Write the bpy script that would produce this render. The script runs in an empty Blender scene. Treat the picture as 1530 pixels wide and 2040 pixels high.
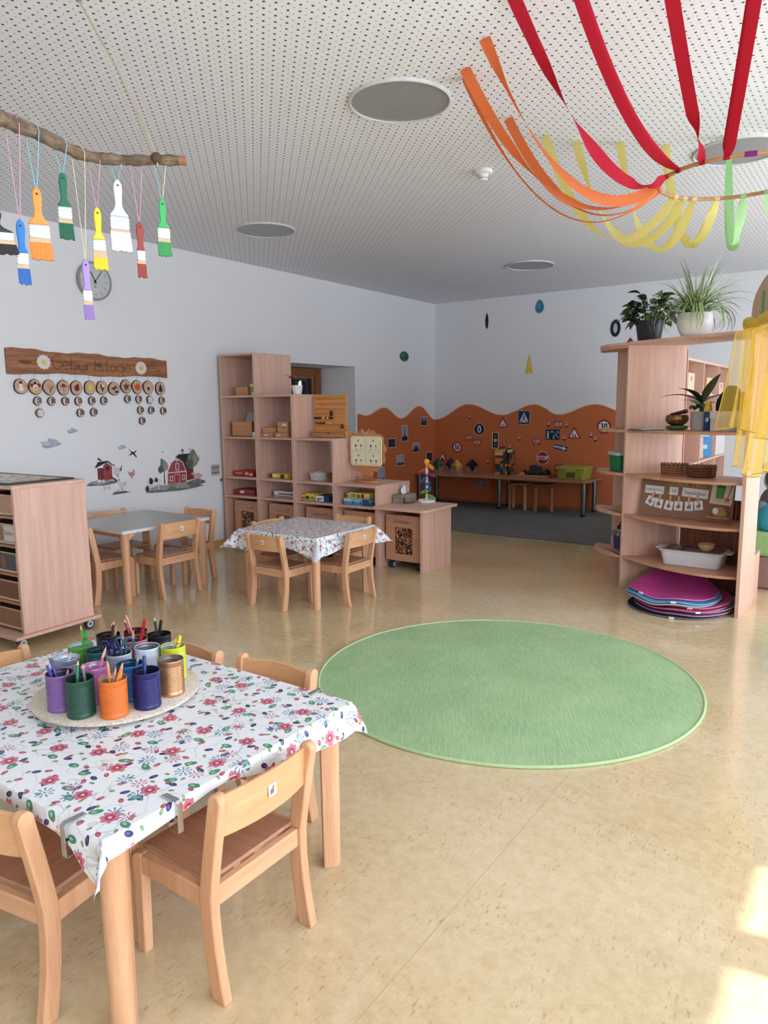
import bpy, bmesh, math, random
from mathutils import Matrix, Vector, noise as mnoise
random.seed(7)
S = bpy.context.scene
COL = S.collection
PI = math.pi
R_ = math.radians

# ---------------------------------------------------------------- camera
F_PX, YAW, PITCH, ROLL, EYE = 1421.4, R_(35.04), R_(8.36), R_(-0.58), 1.44
fwd = Vector((-math.sin(YAW)*math.cos(PITCH), math.cos(YAW)*math.cos(PITCH), -math.sin(PITCH)))
rgt = Vector((math.cos(YAW), math.sin(YAW), 0))
upv = rgt.cross(fwd)
rr = math.cos(ROLL)*rgt + math.sin(ROLL)*upv
uu = -math.sin(ROLL)*rgt + math.cos(ROLL)*upv
cam = bpy.data.cameras.new('camera')
cam.sensor_fit = 'VERTICAL'; cam.sensor_height = 36.0; cam.sensor_width = 27.0
cam.lens = F_PX*36.0/2040.0
cam.clip_start = 0.05
camo = bpy.data.objects.new('camera', cam)
camo.matrix_world = Matrix(((rr.x, uu.x, -fwd.x, 0), (rr.y, uu.y, -fwd.y, 0), (rr.z, uu.z, -fwd.z, EYE), (0, 0, 0, 1)))
COL.objects.link(camo); S.camera = camo

# ---------------------------------------------------------------- room numbers
XL, XR, YB, YF, ZC = -5.69, 2.6, 9.5, -2.6, 2.96      # left wall, right wall, back wall, front wall, ceiling
WIN = [(-2.2, -0.35), (-0.25, 1.05), (1.15, 2.45), (2.55, 2.95), (4.3, 5.9), (6.0, 7.6)]   # window panes in the right wall (y ranges)
WZ0, WZ1 = 0.75, 2.5

# ---------------------------------------------------------------- world, sun, window light, exposure
W = bpy.data.worlds.new('World'); S.world = W; W.use_nodes = True
wn = W.node_tree.nodes; wn.clear()
wo = wn.new('ShaderNodeOutputWorld'); wb = wn.new('ShaderNodeBackground')
wb.inputs[0].default_value = (0.75, 0.835, 1.0, 1); wb.inputs[1].default_value = 11.5
W.node_tree.links.new(wb.outputs[0], wo.inputs[0])
sun = bpy.data.lights.new('sun', 'SUN'); sun.energy = 11; sun.angle = R_(0.55); sun.color = (1.0, 0.97, 0.92)
suno = bpy.data.objects.new('sun', sun); COL.objects.link(suno)
sdir = Vector((-math.cos(R_(39.1))*math.cos(R_(11)), -math.cos(R_(39.1))*math.sin(R_(11)), -math.sin(R_(39.1))))
suno.rotation_euler = sdir.to_track_quat('-Z', 'Y').to_euler(); suno.location = (8, 3, 8)
SILL = [WZ0, WZ0, WZ0, WZ0, 0.10, 0.10]               # last two sills, out of view, lowered to brighten the mid floor
for i, (ya, yb) in enumerate(WIN):
    L = bpy.data.lights.new('window_portal', 'AREA'); L.shape = 'RECTANGLE'
    L.size = WZ1-SILL[i]; L.size_y = yb-ya; L.cycles.is_portal = True
    lo = bpy.data.objects.new('window_portal', L); COL.objects.link(lo)
    lo.location = (XR+0.02, (ya+yb)/2, (SILL[i]+WZ1)/2); lo.rotation_euler = (0, R_(90), 0)
S.view_settings.view_transform = 'Standard'; S.view_settings.look = 'None'
S.view_settings.exposure = -0.19; S.view_settings.gamma = 1.0; S.view_settings.use_curve_mapping = False

# ---------------------------------------------------------------- materials
def lin(c):
    if isinstance(c, str):
        c = tuple(int(c[i:i+2], 16)/255 for i in (1, 3, 5))
    else:
        c = tuple(v/255 for v in c)
    return tuple(v/12.92 if v <= 0.04045 else ((v+0.055)/1.055)**2.4 for v in c) + (1,)
MATS = {}
class NT:
    def __init__(s, name):
        s.m = bpy.data.materials.new(name); s.m.use_nodes = True
        s.t = s.m.node_tree; s.n = s.t.nodes; s.b = s.n['Principled BSDF']; s.out = s.n['Material Output']
    def new(s, typ, **kw):
        nd = s.n.new('ShaderNode'+typ)
        for k, v in kw.items(): setattr(nd, k, v)
        return nd
    def link(s, a, b): s.t.links.new(a, b)
    def math(s, op, a, b=None, c=None):
        nd = s.new('Math', operation=op)
        for i, v in enumerate((a, b, c)):
            if v is None: continue
            if isinstance(v, (int, float)): nd.inputs[i].default_value = v
            else: s.link(v, nd.inputs[i])
        return nd.outputs[0]
    def mix(s, fac, a, b):
        nd = s.new('Mix', data_type='RGBA')
        for sock, v in ((nd.inputs[0], fac), (nd.inputs[6], a), (nd.inputs[7], b)):
            if isinstance(v, (int, float)): sock.default_value = v
            elif isinstance(v, tuple): sock.default_value = v
            else: s.link(v, sock)
        return nd.outputs[2]
    def ramp(s, fac, stops, interp='LINEAR'):
        nd = s.new('ValToRGB'); cr = nd.color_ramp; cr.interpolation = interp
        while len(cr.elements) < len(stops): cr.elements.new(0.5)
        for e, (p, c) in zip(cr.elements, stops): e.position = p; e.color = c
        s.link(fac, nd.inputs[0]); return nd.outputs[0]
    def coord(s, scale=(1, 1, 1), rot=(0, 0, 0), kind='Object'):
        tc = s.new('TexCoord'); mp = s.new('Mapping')
        mp.inputs['Scale'].default_value = scale; mp.inputs['Rotation'].default_value = rot
        s.link(tc.outputs[kind], mp.inputs[0]); return mp.outputs[0]
    def noise(s, vec, scale=5, detail=3, rough=0.5):
        nd = s.new('TexNoise'); nd.inputs['Scale'].default_value = scale
        nd.inputs['Detail'].default_value = detail; nd.inputs['Roughness'].default_value = rough
        if vec is not None: s.link(vec, nd.inputs['Vector'])
        return nd.outputs[0]
    def bump(s, h, strength=0.2, dist=0.01):
        nd = s.new('Bump'); nd.inputs['Strength'].default_value = strength; nd.inputs['Distance'].default_value = dist
        s.link(h, nd.inputs['Height']); s.link(nd.outputs[0], s.b.inputs['Normal'])
    def color(s, c):
        if isinstance(c, tuple): s.b.inputs['Base Color'].default_value = c
        else: s.link(c, s.b.inputs['Base Color'])
    def set(s, rough=None, metal=None, spec=None, **kw):
        if rough is not None: s.b.inputs['Roughness'].default_value = rough
        if metal is not None: s.b.inputs['Metallic'].default_value = metal
        if spec is not None: s.b.inputs['Specular IOR Level'].default_value = spec
        for k, v in kw.items(): s.b.inputs[k].default_value = v
def plain(name, col, rough=0.5, metal=0.0, var=0.05, scale=30.0, spec=0.4):
    """one colour with a faint procedural mottle"""
    if name in MATS: return MATS[name]
    t = NT(name); c = lin(col)
    n = t.noise(t.coord(), scale, 3)
    lo_ = tuple(max(0, v*(1-var)) for v in c[:3])+(1,); hi_ = tuple(min(1, v*(1+var)) for v in c[:3])+(1,)
    t.color(t.ramp(n, [(0.3, lo_), (0.7, hi_)])); t.set(rough, metal, spec)
    MATS[name] = t.m; return t.m
def P(col, rough=0.5, metal=0.0, var=0.05):
    """palette shortcut: material keyed by its colour"""
    key = 'paint_'+(col if isinstance(col, str) else '%02x%02x%02x' % tuple(col)).strip('#')+('_%d%d' % (rough*100, metal*10))
    return plain(key, col, rough, metal, var)
def wood(name, a, b, axis='z', rough=0.4, scale=1.0, contrast=1.0):
    if name in MATS: return MATS[name]
    t = NT(name)
    st = {'x': (0.5, 9, 9), 'y': (9, 0.5, 9), 'z': (9, 9, 0.5)}[axis]
    v = t.coord(tuple(k*scale for k in st))
    n1 = t.noise(v, 3.0, 4, 0.6)
    n2 = t.noise(t.coord(tuple(k*scale*7 for k in st)), 4.0, 2, 0.5)
    f = t.math('ADD', t.math('MULTIPLY', n1, 0.7), t.math('MULTIPLY', n2, 0.3))
    t.color(t.ramp(f, [(0.5-0.18/contrast, lin(a)), (0.5+0.18/contrast, lin(b))]))
    t.set(rough, spec=0.35); t.bump(n2, 0.04, 0.002)
    MATS[name] = t.m; return t.m
BEECH = wood('beech_laminate', (198, 154, 134), (222, 184, 164), 'z')
BEECHX = wood('beech_laminate_across', (198, 154, 134), (222, 184, 164), 'x')
EDGE = wood('beech_edge_band', (206, 158, 122), (226, 184, 150), 'x')
CHAIRW = wood('oiled_beech', (200, 148, 108), (226, 178, 138), 'z', 0.35)
SEATW = wood('oiled_beech_seat', (164, 116, 88), (192, 144, 114), 'y', 0.33)
BACKW = wood('oiled_beech_back', (206, 152, 106), (228, 178, 132), 'x', 0.33)
DARKW = wood('brown_wood', (120, 74, 46), (160, 104, 66), 'z', 0.45)
TOYW = wood('toy_beech', (196, 126, 66), (222, 158, 92), 'x', 0.4)
BOXW = wood('kraft_wood', (176, 120, 78), (204, 150, 104), 'x', 0.5)
BLACK = P((22, 22, 24), 0.45); WHITE = P((236, 236, 236), 0.45); CHROME = P((200, 200, 205), 0.25, 1.0)
GREYM = P((120, 124, 130), 0.35, 0.9)
DARKGAP = P((30, 22, 18), 0.8)
# ---------------------------------------------------------------- mesh builder
class MB:
    def __init__(s): s.v = []; s.f = []; s.mi = []
    def add(s, vs, fs, mi=0):
        o = len(s.v); s.v += [tuple(p) for p in vs]
        for f in fs: s.f.append(tuple(o+i for i in f)); s.mi.append(mi)
        return s
    def box(s, x0, x1, y0, y1, z0, z1, mi=0):
        return s.add([(x0, y0, z0), (x1, y0, z0), (x1, y1, z0), (x0, y1, z0), (x0, y0, z1), (x1, y0, z1), (x1, y1, z1), (x0, y1, z1)],
                     [(3, 2, 1, 0), (4, 5, 6, 7), (0, 1, 5, 4), (1, 2, 6, 5), (2, 3, 7, 6), (3, 0, 4, 7)], mi)
    def cbox(s, c, d, rot=None, mi=0):
        M = rot if rot is not None else Matrix.Identity(3)
        vs = [Vector(c)+M @ Vector((sx*d[0]/2, sy*d[1]/2, sz*d[2]/2)) for sz in (-1, 1) for sx, sy in ((-1, -1), (1, -1), (1, 1), (-1, 1))]
        return s.add(vs, [(3, 2, 1, 0), (4, 5, 6, 7), (0, 1, 5, 4), (1, 2, 6, 5), (2, 3, 7, 6), (3, 0, 4, 7)], mi)
    def prism(s, poly, axis, a, b, mi=0):
        mk = {'z': lambda p, t: (p[0], p[1], t), 'y': lambda p, t: (p[0], t, p[1]), 'x': lambda p, t: (t, p[0], p[1])}[axis]
        n = len(poly)
        return s.add([mk(p, a) for p in poly]+[mk(p, b) for p in poly],
                     [tuple(range(n))[::-1], tuple(range(n, 2*n))]+[(i, (i+1) % n, n+(i+1) % n, n+i) for i in range(n)], mi)
    def cyl(s, p0, p1, r0, r1=None, n=16, mi=0, cap=True):
        return s.tube([p0, p1], [r0, r0 if r1 is None else r1], n, mi, cap)
    def tube(s, pts, r, n=8, mi=0, cap=True, closed=False):
        pts = [Vector(p) for p in pts]; k = len(pts)
        rs = r if isinstance(r, (list, tuple)) else [r]*k
        vs = []; prev = None
        for i, p in enumerate(pts):
            if closed: d = pts[(i+1) % k]-pts[i-1]
            else: d = pts[min(i+1, k-1)]-pts[max(i-1, 0)]
            d = d.normalized() if d.length > 1e-9 else Vector((0, 0, 1))
            if prev is None:
                a = Vector((0, 0, 1)) if abs(d.z) < 0.9 else Vector((1, 0, 0))
                u = d.cross(a).normalized()
            else:
                u = (prev-d*prev.dot(d)).normalized()
            prev = u; w = d.cross(u)
            for j in range(n):
                t = 2*PI*j/n; vs.append(p+(u*math.cos(t)+w*math.sin(t))*rs[i])
        fs = []
        for i in range(k if closed else k-1):
            a, b = i*n, ((i+1) % k)*n
            for j in range(n): fs.append((a+j, a+(j+1) % n, b+(j+1) % n, b+j))
        if cap and not closed:
            fs.append(tuple(range(n))[::-1]); fs.append(tuple(range((k-1)*n, k*n)))
        return s.add(vs, fs, mi)
    def lathe(s, prof, n=24, c=(0, 0, 0), mi=0, sx=1, sy=1):
        vs = []; k = len(prof)
        for r, z in prof:
            for j in range(n):
                t = 2*PI*j/n; vs.append((c[0]+r*sx*math.cos(t), c[1]+r*sy*math.sin(t), c[2]+z))
        fs = [(i*n+j, i*n+(j+1) % n, (i+1)*n+(j+1) % n, (i+1)*n+j) for i in range(k-1) for j in range(n)]
        return s.add(vs, fs, mi)
    def ball(s, c, r, nu=14, nv=10, mi=0):
        rx, ry, rz = r if isinstance(r, (tuple, list)) else (r, r, r)
        prof = [(math.sin(PI*i/nv), -math.cos(PI*i/nv)) for i in range(nv+1)]
        vs = []
        for q, z in prof:
            for j in range(nu):
                t = 2*PI*j/nu; vs.append((c[0]+rx*q*math.cos(t), c[1]+ry*q*math.sin(t), c[2]+rz*z))
        return s.add(vs, [(i*nu+j, i*nu+(j+1) % nu, (i+1)*nu+(j+1) % nu, (i+1)*nu+j) for i in range(nv) for j in range(nu)], mi)
    def grid(s, g, mi=0, flip=False):
        h, w = len(g), len(g[0])
        vs = [p for row in g for p in row]
        fs = [(i*w+j, i*w+j+1, (i+1)*w+j+1, (i+1)*w+j) for i in range(h-1) for j in range(w-1)]
        if flip: fs = [f[::-1] for f in fs]
        return s.add(vs, fs, mi)
    def slab(s, g, off, mi=0, mi2=None):
        """a sheet with thickness: top grid g, bottom grid shifted by off (vector or function)"""
        g2 = [[tuple(Vector(p)+(off(p) if callable(off) else Vector(off))) for p in row] for row in g]
        s.grid(g, mi); s.grid(g2, mi if mi2 is None else mi2, True)
        h, w = len(g), len(g[0])
        ring = [(0, j) for j in range(w)]+[(i, w-1) for i in range(1, h)]+[(h-1, j) for j in range(w-2, -1, -1)]+[(i, 0) for i in range(h-2, 0, -1)]
        vs = [g[i][j] for i, j in ring]+[g2[i][j] for i, j in ring]; n = len(ring)
        return s.add(vs, [(i, (i+1) % n, n+(i+1) % n, n+i) for i in range(n)], mi if mi2 is None else mi2)
    def xform(s, M):
        s.v = [tuple(M @ Vector(p)) for p in s.v]; return s
    def mesh(s, name, mats, recalc=True, weld=True, smooth=35):
        me = bpy.data.meshes.new(name); me.from_pydata(s.v, [], s.f)
        if not isinstance(mats, (list, tuple)): mats = [mats]
        for m in mats: me.materials.append(m)
        me.polygons.foreach_set('material_index', s.mi)
        bm = bmesh.new(); bm.from_mesh(me)
        if weld: bmesh.ops.remove_doubles(bm, verts=bm.verts, dist=1e-6)
        if recalc: bmesh.ops.recalc_face_normals(bm, faces=bm.faces)
        bm.to_mesh(me); bm.free()
        if smooth:
            for p in me.polygons: p.use_smooth = True
            me.set_sharp_from_angle(angle=R_(smooth))
        me.update(); return me
    def build(s, name, mats, parent=None, loc=None, rot=None, bevel=0, smooth=35, recalc=True, weld=True, seg=2):
        o = bpy.data.objects.new(name, s.mesh(name, mats, recalc, weld, smooth))
        COL.objects.link(o)
        if parent is not None: o.parent = parent
        if loc is not None: o.location = loc
        if rot is not None: o.rotation_euler = rot
        if bevel:
            b = o.modifiers.new('bevel', 'BEVEL'); b.width = bevel; b.segments = seg; b.limit_method = 'ANGLE'; b.angle_limit = R_(40)
        return o
def tag(o, label=None, cat=None, group=None, kind=None):
    if label: o['label'] = label
    if cat: o['category'] = cat
    if group: o['group'] = group
    if kind: o['kind'] = kind
    return o
def thing(name, label, cat, loc=(0, 0, 0), rz=0, group=None, rot=None):
    o = bpy.data.objects.new(name, None); COL.objects.link(o); o.empty_display_size = 0.05
    o.location = loc; o.rotation_euler = rot if rot else (0, 0, rz)
    return tag(o, label, cat, group)
def struct(o): o['kind'] = 'structure'; return o
def copy_tree(o, parent=None):
    c = o.copy(); COL.objects.link(c); c.parent = parent
    for ch in list(o.children): copy_tree(ch, c)
    return c
def rrect(x0, x1, y0, y1, r, n=5):
    out = []
    for cx, cy, a0 in ((x1-r, y0+r, -90), (x1-r, y1-r, 0), (x0+r, y1-r, 90), (x0+r, y0+r, 180)):
        for i in range(n+1):
            a = R_(a0+90*i/n); out.append((cx+r*math.cos(a), cy+r*math.sin(a)))
    return out
def circ(r, n=24, cx=0, cy=0, ry=None, a0=0):
    return [(cx+r*math.cos(a0+2*PI*i/n), cy+(ry or r)*math.sin(a0+2*PI*i/n)) for i in range(n)]
def text_into(mb, txt, size, cx, cy, w, mi=0, bold=0.0, ang=0, sx=1.0, align='CENTER'):
    """flat lettering laid into a builder's local u,v plane at height w"""
    cu = bpy.data.curves.new('t', 'FONT'); cu.body = txt; cu.size = size; cu.align_x = align; cu.align_y = 'CENTER'
    cu.offset = bold; cu.resolution_u = 3
    o = bpy.data.objects.new('t', cu); COL.objects.link(o)
    dg = bpy.context.evaluated_depsgraph_get(); me = o.evaluated_get(dg).to_mesh()
    ca, sa = math.cos(ang), math.sin(ang)
    mb.add([(cx+(v.co.x*sx)*ca-v.co.y*sa, cy+v.co.x*sx*sa+v.co.y*ca, w) for v in me.vertices], [tuple(p.vertices) for p in me.polygons], mi)
    o.evaluated_get(dg).to_mesh_clear(); bpy.data.objects.remove(o); bpy.data.curves.remove(cu)
LEFTROT = (R_(90), 0, R_(90)); BACKROT = (R_(90), 0, 0)
# ================================================================ room shell
def mat_floor():
    t = NT('linoleum'); v = t.coord()
    n1 = t.noise(v, 1.3, 3, 0.55); n2 = t.noise(v, 22, 5, 0.75); n3 = t.noise(t.coord((3.2, 1, 1), (0, 0, 0.9)), 30, 3, 0.6)
    f = t.math('ADD', t.math('MULTIPLY', n1, 0.45), t.math('MULTIPLY', n2, 0.55))
    c = t.ramp(f, [(0.32, lin((196, 172, 130))), (0.50, lin((214, 193, 152))), (0.68, lin((227, 210, 176)))])
    spots = t.ramp(n3, [(0.58, (0, 0, 0, 1)), (0.66, (1, 1, 1, 1))])
    patch = t.ramp(t.noise(v, 5, 2), [(0.42, (0, 0, 0, 1)), (0.60, (1, 1, 1, 1))])
    fac = t.math('MULTIPLY', t.math('MULTIPLY', spots, patch), 0.55)
    c = t.mix(fac, c, lin((172, 124, 76)))
    t.color(c); t.set(0.2, spec=0.5, **{'Coat Weight': 0.4, 'Coat Roughness': 0.07})
    r = t.math('ADD', 0.10, t.math('MULTIPLY', n2, 0.10)); t.link(r, t.b.inputs['Roughness'])
    t.bump(n2, 0.015, 0.004)
    return t.m
def mat_ceiling():
    t = NT('perforated_ceiling_board'); tc = t.new('TexCoord'); sp = t.new('SeparateXYZ'); t.link(tc.outputs['Object'], sp.inputs[0])
    p = 0.0328
    u = t.math('DIVIDE', t.math('ADD', sp.outputs[0], 2.048+p/2), p); w = t.math('DIVIDE', t.math('SUBTRACT', sp.outputs[1], 2.163-p/2), p)
    fu = t.math('SUBTRACT', t.math('FRACT', u), 0.5); fw = t.math('SUBTRACT', t.math('FRACT', w), 0.5)
    par = t.math('ABSOLUTE', t.math('MODULO', t.math('ADD', t.math('FLOOR', u), t.math('FLOOR', w)), 2.0))
    d = t.math('MULTIPLY', t.math('SQRT', t.math('ADD', t.math('MULTIPLY', fu, fu), t.math('MULTIPLY', fw, fw))), p)
    rad = t.math('SUBTRACT', 0.0064, t.math('MULTIPLY', par, 0.0034))
    k = t.math('DIVIDE', d, rad)
    m = t.ramp(k, [(0.80, (0, 0, 0, 1)), (0.99, (1, 1, 1, 1))])
    n = t.noise(t.coord(), 60, 2)
    white = t.mix(n, lin((228, 230, 236)), lin((238, 240, 244)))
    t.color(t.mix(m, lin((72, 70, 70)), white)); t.set(0.75, spec=0.2)
    t.bump(m, 0.8, 0.006)
    return t.m
def mat_wall(name, col, bump=0.12):
    t = NT(name); v = t.coord(); n = t.noise(v, 90, 4, 0.6); n2 = t.noise(v, 1.2, 2)
    c = lin(col); lo_ = tuple(k*0.95 for k in c[:3])+(1,)
    t.color(t.mix(n2, lo_, c)); t.set(0.85, spec=0.15); t.bump(n, bump, 0.004); return t.m
def mat_carpet(name, a, b, ribs=None, sc=220):
    t = NT(name); n = t.noise(t.coord(), sc, 3, 0.7); n2 = t.noise(t.coord(), 3, 3)
    if ribs:
        mp2 = t.new('Mapping'); mp2.inputs['Scale'].default_value = (110, 11, 1); t.link(t.coord((1, 1, 1), (0, 0, ribs)), mp2.inputs[0]); h = t.noise(mp2.outputs[0], 1.0, 3, 0.65)
    else: h = n
    f = t.math('ADD', t.math('MULTIPLY', h, 0.6), t.math('MULTIPLY', n2, 0.4))
    t.color(t.ramp(f, [(0.3, lin(a)), (0.7, lin(b))])); t.set(0.95, spec=0.1); t.bump(h, 0.5, 0.004); return t.m
WALLM = mat_wall('white_plaster', (232, 232, 232))
ORANGE = mat_wall('orange_painted_board', (198, 112, 70), 0.05)
fl = struct(MB().box(XL-0.7, XR+0.2, YF-0.2, YB+0.2, -0.1, 0).build('floor', mat_floor(), smooth=0))
ce = struct(MB().box(XL-0.7, XR+0.2, YF-0.2, YB+0.2, ZC, ZC+0.1).build('ceiling', mat_ceiling(), smooth=0))
NY0, NY1, NZ, ND = 6.12, 7.49, 1.96, 0.6              # niche in the left wall
wl = MB()
wl.box(XL-0.7, XL, YF-0.2, NY0, 0, ZC); wl.box(XL-0.7, XL, NY1, YB+0.2, 0, ZC); wl.box(XL-0.7, XL, NY0, NY1, NZ, ZC)
wl.box(XL-0.75, XL-ND-0.05, NY0-0.1, NY1+0.1, 0, NZ)
struct(wl.build('wall_left', WALLM, smooth=0, weld=False))
struct(MB().box(XL-0.7, XR+0.2, YB, YB+0.2, 0, ZC).build('wall_back', WALLM, smooth=0))
struct(MB().box(XL-0.7, XR+0.2, YF-0.2, YF, 0, ZC).build('wall_front', WALLM, smooth=0))
wr = MB(); wr.box(XR, XR+0.2, YF-0.2, YB+0.2, WZ1, ZC)
ys = [YF-0.2]+[y for ab in WIN for y in ab]+[YB+0.2]
for a, b in zip(ys[::2], ys[1::2]): wr.box(XR, XR+0.2, a, b, 0, WZ1)
for (a, b), z in zip(WIN, SILL): wr.box(XR, XR+0.2, a, b, 0, z)
struct(wr.build('wall_right', WALLM, smooth=0, weld=False))
for i, (a, b) in enumerate(WIN):
    m = MB(); t_ = 0.03
    z_ = SILL[i]; m.box(XR+0.05, XR+0.1, a, a+t_, z_, WZ1); m.box(XR+0.05, XR+0.1, b-t_, b, z_, WZ1)
    m.box(XR+0.05, XR+0.1, a, b, z_, z_+t_); m.box(XR+0.05, XR+0.1, a, b, WZ1-t_, WZ1)
    struct(m.build('window_%d' % (i+1), P((225, 225, 225), 0.4), smooth=0, weld=False))
BASEM = wood('baseboard_wood', (196, 150, 84), (222, 180, 112), 'y', 0.4)
b = MB(); b.box(XL, XL+0.012, YF, NY0, 0, 0.07); b.box(XL, XL+0.012, NY1, YB-0.013, 0, 0.048)
struct(b.build('baseboard_left', BASEM, smooth=0, weld=False))
struct(MB().box(XL, -1.2, YB-0.012, YB, 0, 0.05).build('baseboard_back', P((150, 96, 60), 0.5), smooth=0))
# a weld seam running through the linoleum
struct(MB().box(-0.9225, -0.9207, -1.0, 2.60, 0, 0.0006).build('trim_1', P((190, 168, 130), 0.6), smooth=0))

# ---- door at the back of the niche
d = thing('door_1', None, None); struct(d)
dx = XL-ND
m = MB(); m.box(dx, dx+0.06, 7.34, 7.455, 0, 1.95); m.box(dx, dx+0.06, NY0, 7.34, 1.85, 1.95)
m.build('door_frame', DARKW, d, bevel=0.004)
m = MB(); m.box(dx, dx+0.035, 7.30, 7.34, 0, 1.85); m.box(dx, dx+0.035, NY0, 7.30, 1.82, 1.85); m.box(dx, dx+0.035, NY0, 7.30, 0, 0.2); m.box(dx, dx+0.035, 6.46, 6.55, 0.2, 1.82)
m.build('door_leaf', wood('door_wood', (140, 86, 52), (176, 116, 74), 'z', 0.35), d, bevel=0.003)
MB().box(dx-0.005, dx+0.012, 6.55, 7.30, 0.2, 1.82).build('pane', P((22, 26, 30), 0.04), d)
STREAK = NT('light_streak_glow'); STREAK.b.inputs['Emission Color'].default_value = (0.9, 0.96, 1, 1); STREAK.b.inputs['Emission Strength'].default_value = 2.2
MB().box(dx+0.013, dx+0.0145, 7.045, 7.105, 0.9, 1.80).build('painted_light_streak', STREAK.m, d)  # self-glowing strip stands in for a streak of light on the pane
for yy in (6.75, 7.2): MB().box(dx+0.013, dx+0.0145, yy, yy+0.02, 0.25, 1.8).build('glass_stripe', P((70, 80, 88), 0.2), d)

# ---- orange wavy boards
def wave(keys, n=10):
    out = []
    for (x0, z0), (x1, z1) in zip(keys, keys[1:]):
        for i in range(n):
            s_ = i/n; out.append((x0+(x1-x0)*s_, z0+(z1-z0)*(0.5-0.5*math.cos(PI*s_))))
    return out+[keys[-1]]
def wavy_board(name, keys, axis, a, bb, pal, label):
    top = wave(keys); x0, x1 = keys[0][0], keys[-1][0]
    root = thing(name, label, 'wall panel')
    m = MB(); m.prism([(x1, 0.05), (x0, 0.05)][::-1]+top[::-1], axis, a, bb); m.build('painted_board', ORANGE, root, smooth=20)
    e = MB()
    for (xa, za), (xb, zb) in zip(top, top[1:]):
        c0, c1 = (a, bb) if a < bb else (bb, a)
        q = [(xa, za), (xb, zb), (xb, zb+0.010), (xa, za+0.010)]; e.prism(q, axis, c0, c1)
    e.build('pale_edge', pal, root, smooth=50)
    return root
PALE = P((232, 196, 170), 0.6)
wavy_board('wavy_wall_panel', [(7.53, 1.35), (7.70, 1.328), (8.12, 1.432), (8.54, 1.275), (9.03, 1.445), (9.48, 1.24)], 'x', XL, XL+0.018, PALE,
           'orange wavy-topped board on the left wall with small photo cards on it')
wavy_board('wavy_wall_panel', [(-5.67, 1.24), (-5.10, 1.466), (-4.55, 1.308), (-4.06, 1.455), (-3.70, 1.312), (-3.20, 1.447), (-2.72, 1.31), (-2.3, 1.44)], 'y', YB-0.018, YB, PALE,
           'long orange wavy-topped board on the back wall with traffic sign stickers')
tag(MB().prism(rrect(XL+0.013, -1.80, 7.18, YB-0.02, 0.02), 'z', 0.0005, 0.012).build('grey_carpet', mat_carpet('grey_carpet', (104, 104, 103), (126, 125, 122), sc=300)),
    'dark grey carpet covering the play corner under the long table', 'carpet')
# ---- round green rug
rg = thing('round_rug', 'large round light green rug with bound edge in mid floor', 'rug', (-1.587, 3.366, 0))
MB().lathe([(0.0, 0.010), (0.985, 0.010)], 96).build('pile', mat_carpet('green_rug', (140, 172, 126), (178, 206, 158), ribs=-0.53), rg, smooth=0)
MB().tube([(0.99*math.cos(2*PI*i/120), 0.99*math.sin(2*PI*i/120), 0.0075) for i in range(120)], 0.0075, 8, closed=True).build('bound_edge', P((180, 204, 150), 0.8), rg)
# ---- ceiling fittings
DIFF = P((150, 152, 152), 0.35)
for (x, y, lab) in ((-2.124, 3.204, 'round grey ceiling light nearest, left of the orange ribbon ends'), (-4.501, 4.688, 'round grey ceiling light furthest left, above the stepped shelf side'),
                    (-3.321, 7.559, 'smallest, furthest round ceiling light above the orange play corner'), (-0.86, 5.01, 'round ceiling light half hidden behind the ribbon hoop')):
    t = thing('ceiling_light', lab, 'ceiling light', (x, y, ZC), group='round flush ceiling lights')
    MB().lathe([(0.246, 0.0), (0.258, 0.0), (0.258, -0.010), (0.252, -0.014), (0.246, -0.012), (0.246, 0.0)], 64).build('rim', P((205, 207, 208), 0.35), t)
    MB().lathe([(0.0, -0.006), (0.2465, -0.006)], 64).build('diffuser', DIFF, t)
t = thing('smoke_detector', 'small white smoke detector on the perforated ceiling', 'smoke detector', (-2.28, 4.421, ZC))
MB().lathe([(0, -0.025), (0.05, -0.025), (0.058, -0.02), (0.058, 0)], 28).build('base', P((224, 224, 220), 0.4), t)
m = MB().lathe([(0, -0.062), (0.026, -0.062), (0.03, -0.056), (0.03, -0.045), (0.03, -0.03), (0.034, -0.025), (0, -0.025)], 24)
m.build('sensor_head', P((230, 230, 226), 0.4), t)
m = MB()
for k in range(12):
    a = 2*PI*k/12; m.cbox((0.0305*math.cos(a), 0.0305*math.sin(a), -0.05), (0.003, 0.009, 0.006), Matrix.Rotation(a, 3, 'Z'))
m.build('vent_slots', P((120, 120, 118), 0.6), t)
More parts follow.
